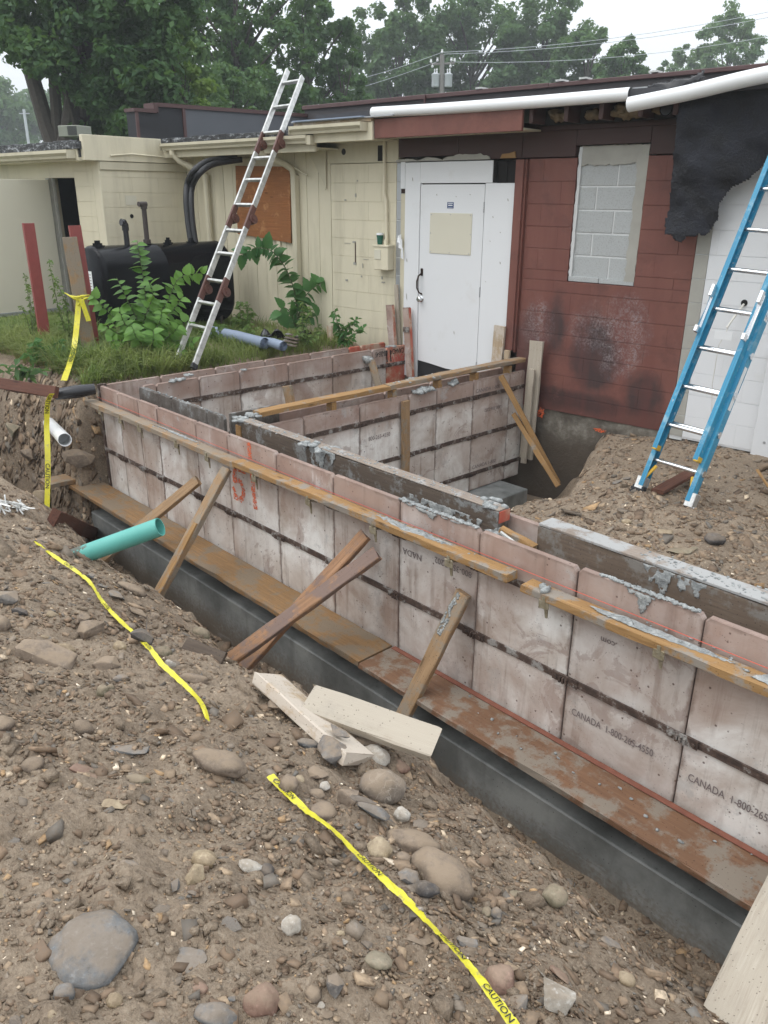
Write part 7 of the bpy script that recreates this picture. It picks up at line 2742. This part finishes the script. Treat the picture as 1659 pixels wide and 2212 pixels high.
LF = [leaf_mesh('leaf', 'leaf_weed', .135, .105), leaf_mesh('leaf', 'leaf_weed', .115, .082), leaf_mesh('leaf', 'leaf_weed', .09, .07)]
LFD = [leaf_mesh('leaf', 'leaf_weed_dark', .17, .115), leaf_mesh('leaf', 'leaf_weed_dark', .14, .092), leaf_mesh('leaf', 'leaf_weed_dark', .11, .07)]
LFM = [leaf_mesh('leaf', 'leaf_weed_dark', .12, .085), leaf_mesh('leaf', 'leaf_weed', .10, .075), leaf_mesh('leaf', 'leaf_weed_dark', .09, .06)]


def stem_leaves(root, pts, r, leaves, rng, step=.07, size=(1.1, .7), start=.15, droop=.5, facing=None, stemmat='stem'):
    P = smooth_path(pts, 5)
    MB().tube(P, [r * (1 - .75 * k / (len(P) - 1)) for k in range(len(P))], 6).build('stem', M[stemmat], root, smooth='all')
    cum, L = [0], 0
    for a, b in zip(P[:-1], P[1:]):
        L += (b - a).length
        cum.append(L)
    s, k = L * start, 0
    while s < L:
        i = min(len(P) - 2, int(np.searchsorted(cum, s)) - 1)
        i = max(i, 0)
        p = P[i].lerp(P[i + 1], (s - cum[i]) / max(1e-6, cum[i + 1] - cum[i]))
        t = (P[i + 1] - P[i]).normalized()
        f = s / L
        side_ = t.cross(facing if facing is not None else Vector((0, 0, 1)))
        if side_.length < .2:
            side_ = Vector((math.cos(k * 2.4), math.sin(k * 2.4), 0))
        side_.normalize()
        sg = 1 if k % 2 else -1
        x = (side_ * sg + t * rng.uniform(.1, .7) + Vector((rng.normal() * .25, rng.normal() * .25, rng.normal() * .2 - droop * .45))).normalized()
        up = (facing * .55 if facing is not None else Vector((0, 0, 0))) + Vector((0, 0, 1)) + Vector((rng.normal() * .25, rng.normal() * .25, 0))
        zz = (up - x * up.dot(x)).normalized()
        yy = zz.cross(x)
        sc_ = (size[0] * (1 - f) + size[1] * f) * rng.uniform(.8, 1.15)
        Mx = Matrix(((x.x, yy.x, zz.x, p.x), (x.y, yy.y, zz.y, p.y), (x.z, yy.z, zz.z, p.z), (0, 0, 0, 1))) @ Matrix.Diagonal((sc_, sc_, sc_, 1))
        o = bpy.data.objects.new('leaf', leaves[int(rng.integers(len(leaves)))])
        link(o, Mx, root)
        s += step * rng.uniform(.8, 1.2)
        k += 1


rng = np.random.default_rng(91)
wb0 = on_z(318, 768, -.03)
wd = Vector((wb0.x, wb0.y, 0)).normalized()
weed = thing('leafy_sapling', 'bright green sapling with big toothed leaves growing in front of the black tank', 'plant', wb0)


def wpt(u, v, dd=0.0):
    return on_plane(u, v, tuple(wb0 - wd * dd), tuple(wd))


tocam = -wd
for uvs, dd, st, sz in [([(318, 768), (318, 700), (312, 620), (296, 520)], .0, .026, (1.25, .85)),
                        ([(318, 768), (300, 700), (276, 650), (252, 600)], .15, .032, (1.1, .85)),
                        ([(318, 768), (330, 700), (360, 655), (388, 600), (440, 590)], .1, .028, (1.15, .8)),
                        ([(318, 768), (340, 710), (378, 665), (395, 640)], .25, .032, (1.15, .85)),
                        ([(318, 768), (290, 720), (240, 680), (200, 638)], .2, .032, (1.25, .8)),
                        ([(318, 768), (310, 700), (330, 640), (322, 610)], .3, .032, (1.15, .85)),
                        ([(318, 768), (280, 735), (245, 715), (222, 700)], .35, .032, (1.1, .85)),
                        ([(318, 768), (300, 735), (270, 700), (258, 670)], .4, .032, (1.15, .85)),
                        ([(318, 768), (350, 735), (390, 705), (408, 690)], .3, .032, (1.1, .85)),
                        ([(318, 768), (345, 745), (375, 735), (418, 740)], .4, .032, (1.05, .85)),
                        ([(318, 768), (325, 730), (345, 695), (350, 668)], .45, .032, (1.15, .9)),
                        ([(318, 768), (300, 745), (262, 735), (235, 738)], .45, .032, (1.05, .85)),
                        ([(318, 768), (312, 750), (295, 730), (285, 705)], .55, .03, (1.2, 1.0)),
                        ([(318, 768), (335, 750), (372, 720), (385, 705)], .5, .03, (1.2, 1.0)),
                        ([(318, 768), (322, 755), (330, 740), (332, 715)], .6, .03, (1.2, 1.0)),
                        ([(318, 768), (340, 760), (370, 758), (395, 757)], .5, .03, (1.1, .9))]:
    pts = [wpt(u, v, dd * k / (len(uvs) - 1)) for k, (u, v) in enumerate(uvs)]
    stem_leaves(weed, pts, .010, LF, rng, st, sz, start=.22, facing=tocam)
wb1 = on_z(642, 719, -.02)
w1d = Vector((wb1.x, wb1.y, 0)).normalized()
weed2 = thing('leafy_sapling', 'arching dark green sapling with drooping leaves at the beige siding', 'plant', wb1)


def wpt1(u, v, dd=0.0):
    return on_plane(u, v, tuple(wb1 - w1d * dd), tuple(w1d))


for uvs, dd, st, sz in [([(642, 719), (640, 650), (622, 590), (590, 545), (555, 535), (520, 552)], .25, .026, (1.05, 1.1)),
                        ([(642, 719), (650, 660), (668, 630), (702, 605)], .1, .042, (1.1, 1.2)),
                        ([(642, 719), (630, 680), (612, 665), (600, 690)], .2, .042, (1.1, 1.1)),
                        ([(642, 719), (655, 690), (672, 685), (690, 680)], .1, .042, (1.1, 1.1))]:
    pts = [wpt1(u, v, dd * k / (len(uvs) - 1)) for k, (u, v) in enumerate(uvs)]
    stem_leaves(weed2, pts, .011, LFD, rng, st, sz, start=.18, facing=-w1d, droop=.8)


def small_weed(label, u0, v0, tips, leaf, seed, mat='leaf_small', group='slim weeds along the wall', bare=False, z=-.02, step=.035, size=.05):
    rng = np.random.default_rng(seed)
    b0 = on_z(u0, v0, z)
    d = Vector((b0.x, b0.y, 0)).normalized()
    root = thing('weed', label, 'plant', b0, group)
    sm_ = MB()
    lv = []
    lf_ = []
    for (u, v) in tips:
        tp = on_plane(u, v, tuple(b0 + d * rng.uniform(-.15, .1)), tuple(d))
        mid = b0.lerp(tp, .5) + Vector((rng.normal() * .03, rng.normal() * .03, .03))
        P = smooth_path([b0, mid, tp], 5)
        sm_.tube(P, [.006 * (1 - .8 * k / (len(P) - 1)) + .001 for k in range(len(P))], 5)
        L = (tp - b0).length
        for s in np.arange(.15, 1.0, step / L):
            i = min(len(P) - 2, int(s * (len(P) - 1)))
            p = P[i].lerp(P[i + 1], s * (len(P) - 1) - i)
            lv.append(p)
    sm_.build('stem', M['stem'], root)
    vs, fs = [], []
    for p in lv:
        for _ in range(1 if bare else 3):
            a = Vector((rng.normal(), rng.normal(), rng.normal() * .6)).normalized()
            l_ = size * rng.uniform(.6, 1.45)
            s_ = a.cross(Vector((rng.normal(), rng.normal(), rng.normal()))).normalized() * l_ * .24
            o = len(vs)
            vs += [p, p + a * l_ * .5 + s_, p + a * l_ - Vector((0, 0, l_ * .25)), p + a * l_ * .5 - s_]
            fs.append((o, o + 1, o + 2, o + 3))
    o = MB().add(vs, fs).build('leaves', M[mat], root)
    o['kind'] = 'stuff'


small_weed('tall seedy weed left of the leftmost red post', 112 - 40, 748, [(52, 590), (60, 620), (75, 640), (45, 660), (90, 690)], None, 1, 'leaf_small', step=.03, size=.04)
small_weed('tall thin weed between the two red posts', 150, 755, [(105, 560), (120, 600), (140, 640), (128, 660), (165, 690)], None, 2, 'leaf_small', step=.035, size=.05)
small_weed('low broad weed at the foot of the leftmost red post', 105, 775, [(70, 740), (130, 735), (85, 755), (140, 760), (60, 770)], None, 3, 'leaf_weed_dark', step=.03, size=.10)
small_weed('bushy yellowing weed right of the aluminium ladder foot', 475, 740, [(470, 700), (455, 715), (490, 705), (500, 720), (440, 720)], None, 4, 'leaf_small', step=.03, size=.08)
small_weed('dark bushy weed at the right end of the black tank', 528, 720, [(520, 650), (535, 655), (545, 675), (510, 680), (505, 690)], None, 5, 'leaf_small', step=.025, size=.07)
small_weed('thin weed with seed heads at the siding corner', 662, 745, [(655, 650), (672, 665), (690, 700), (640, 720), (700, 720)], None, 6, 'leaf_small', step=.03, size=.06)
small_weed('weed with narrow leaves at the beige block wall', 740, 745, [(722, 670), (760, 700), (785, 710), (730, 700), (770, 690)], None, 7, 'leaf_weed_dark', step=.03, size=.08)
small_weed('fading leafy weed in front of the foam rolls', 545, 745, [(540, 700), (560, 710), (525, 720), (575, 735)], None, 8, 'leaf_small', step=.03, size=.06)
small_weed('low weed under the sapling by the stake', 240, 785, [(215, 750), (250, 745), (270, 760), (225, 775)], None, 9, 'leaf_weed_dark', step=.03, size=.07)
small_weed('bare twiggy weed growing behind the tank', 318, 640, [(300, 480), (320, 470), (340, 485), (355, 490), (290, 470), (335, 455)], None, 10, 'leaf_small', bare=True, step=.05, size=.035)
small_weed('wilted broad leaves lying on the bank at the left', 50, 810, [(20, 790), (70, 800), (95, 805), (40, 820), (5, 805)], None, 11, 'leaf_mid', step=.04, size=.10)
small_weed('low leafy weed at the aluminium ladder foot', 405, 770, [(390, 745), (420, 740), (430, 755), (380, 760)], None, 12, 'leaf_weed_dark', step=.03, size=.07)
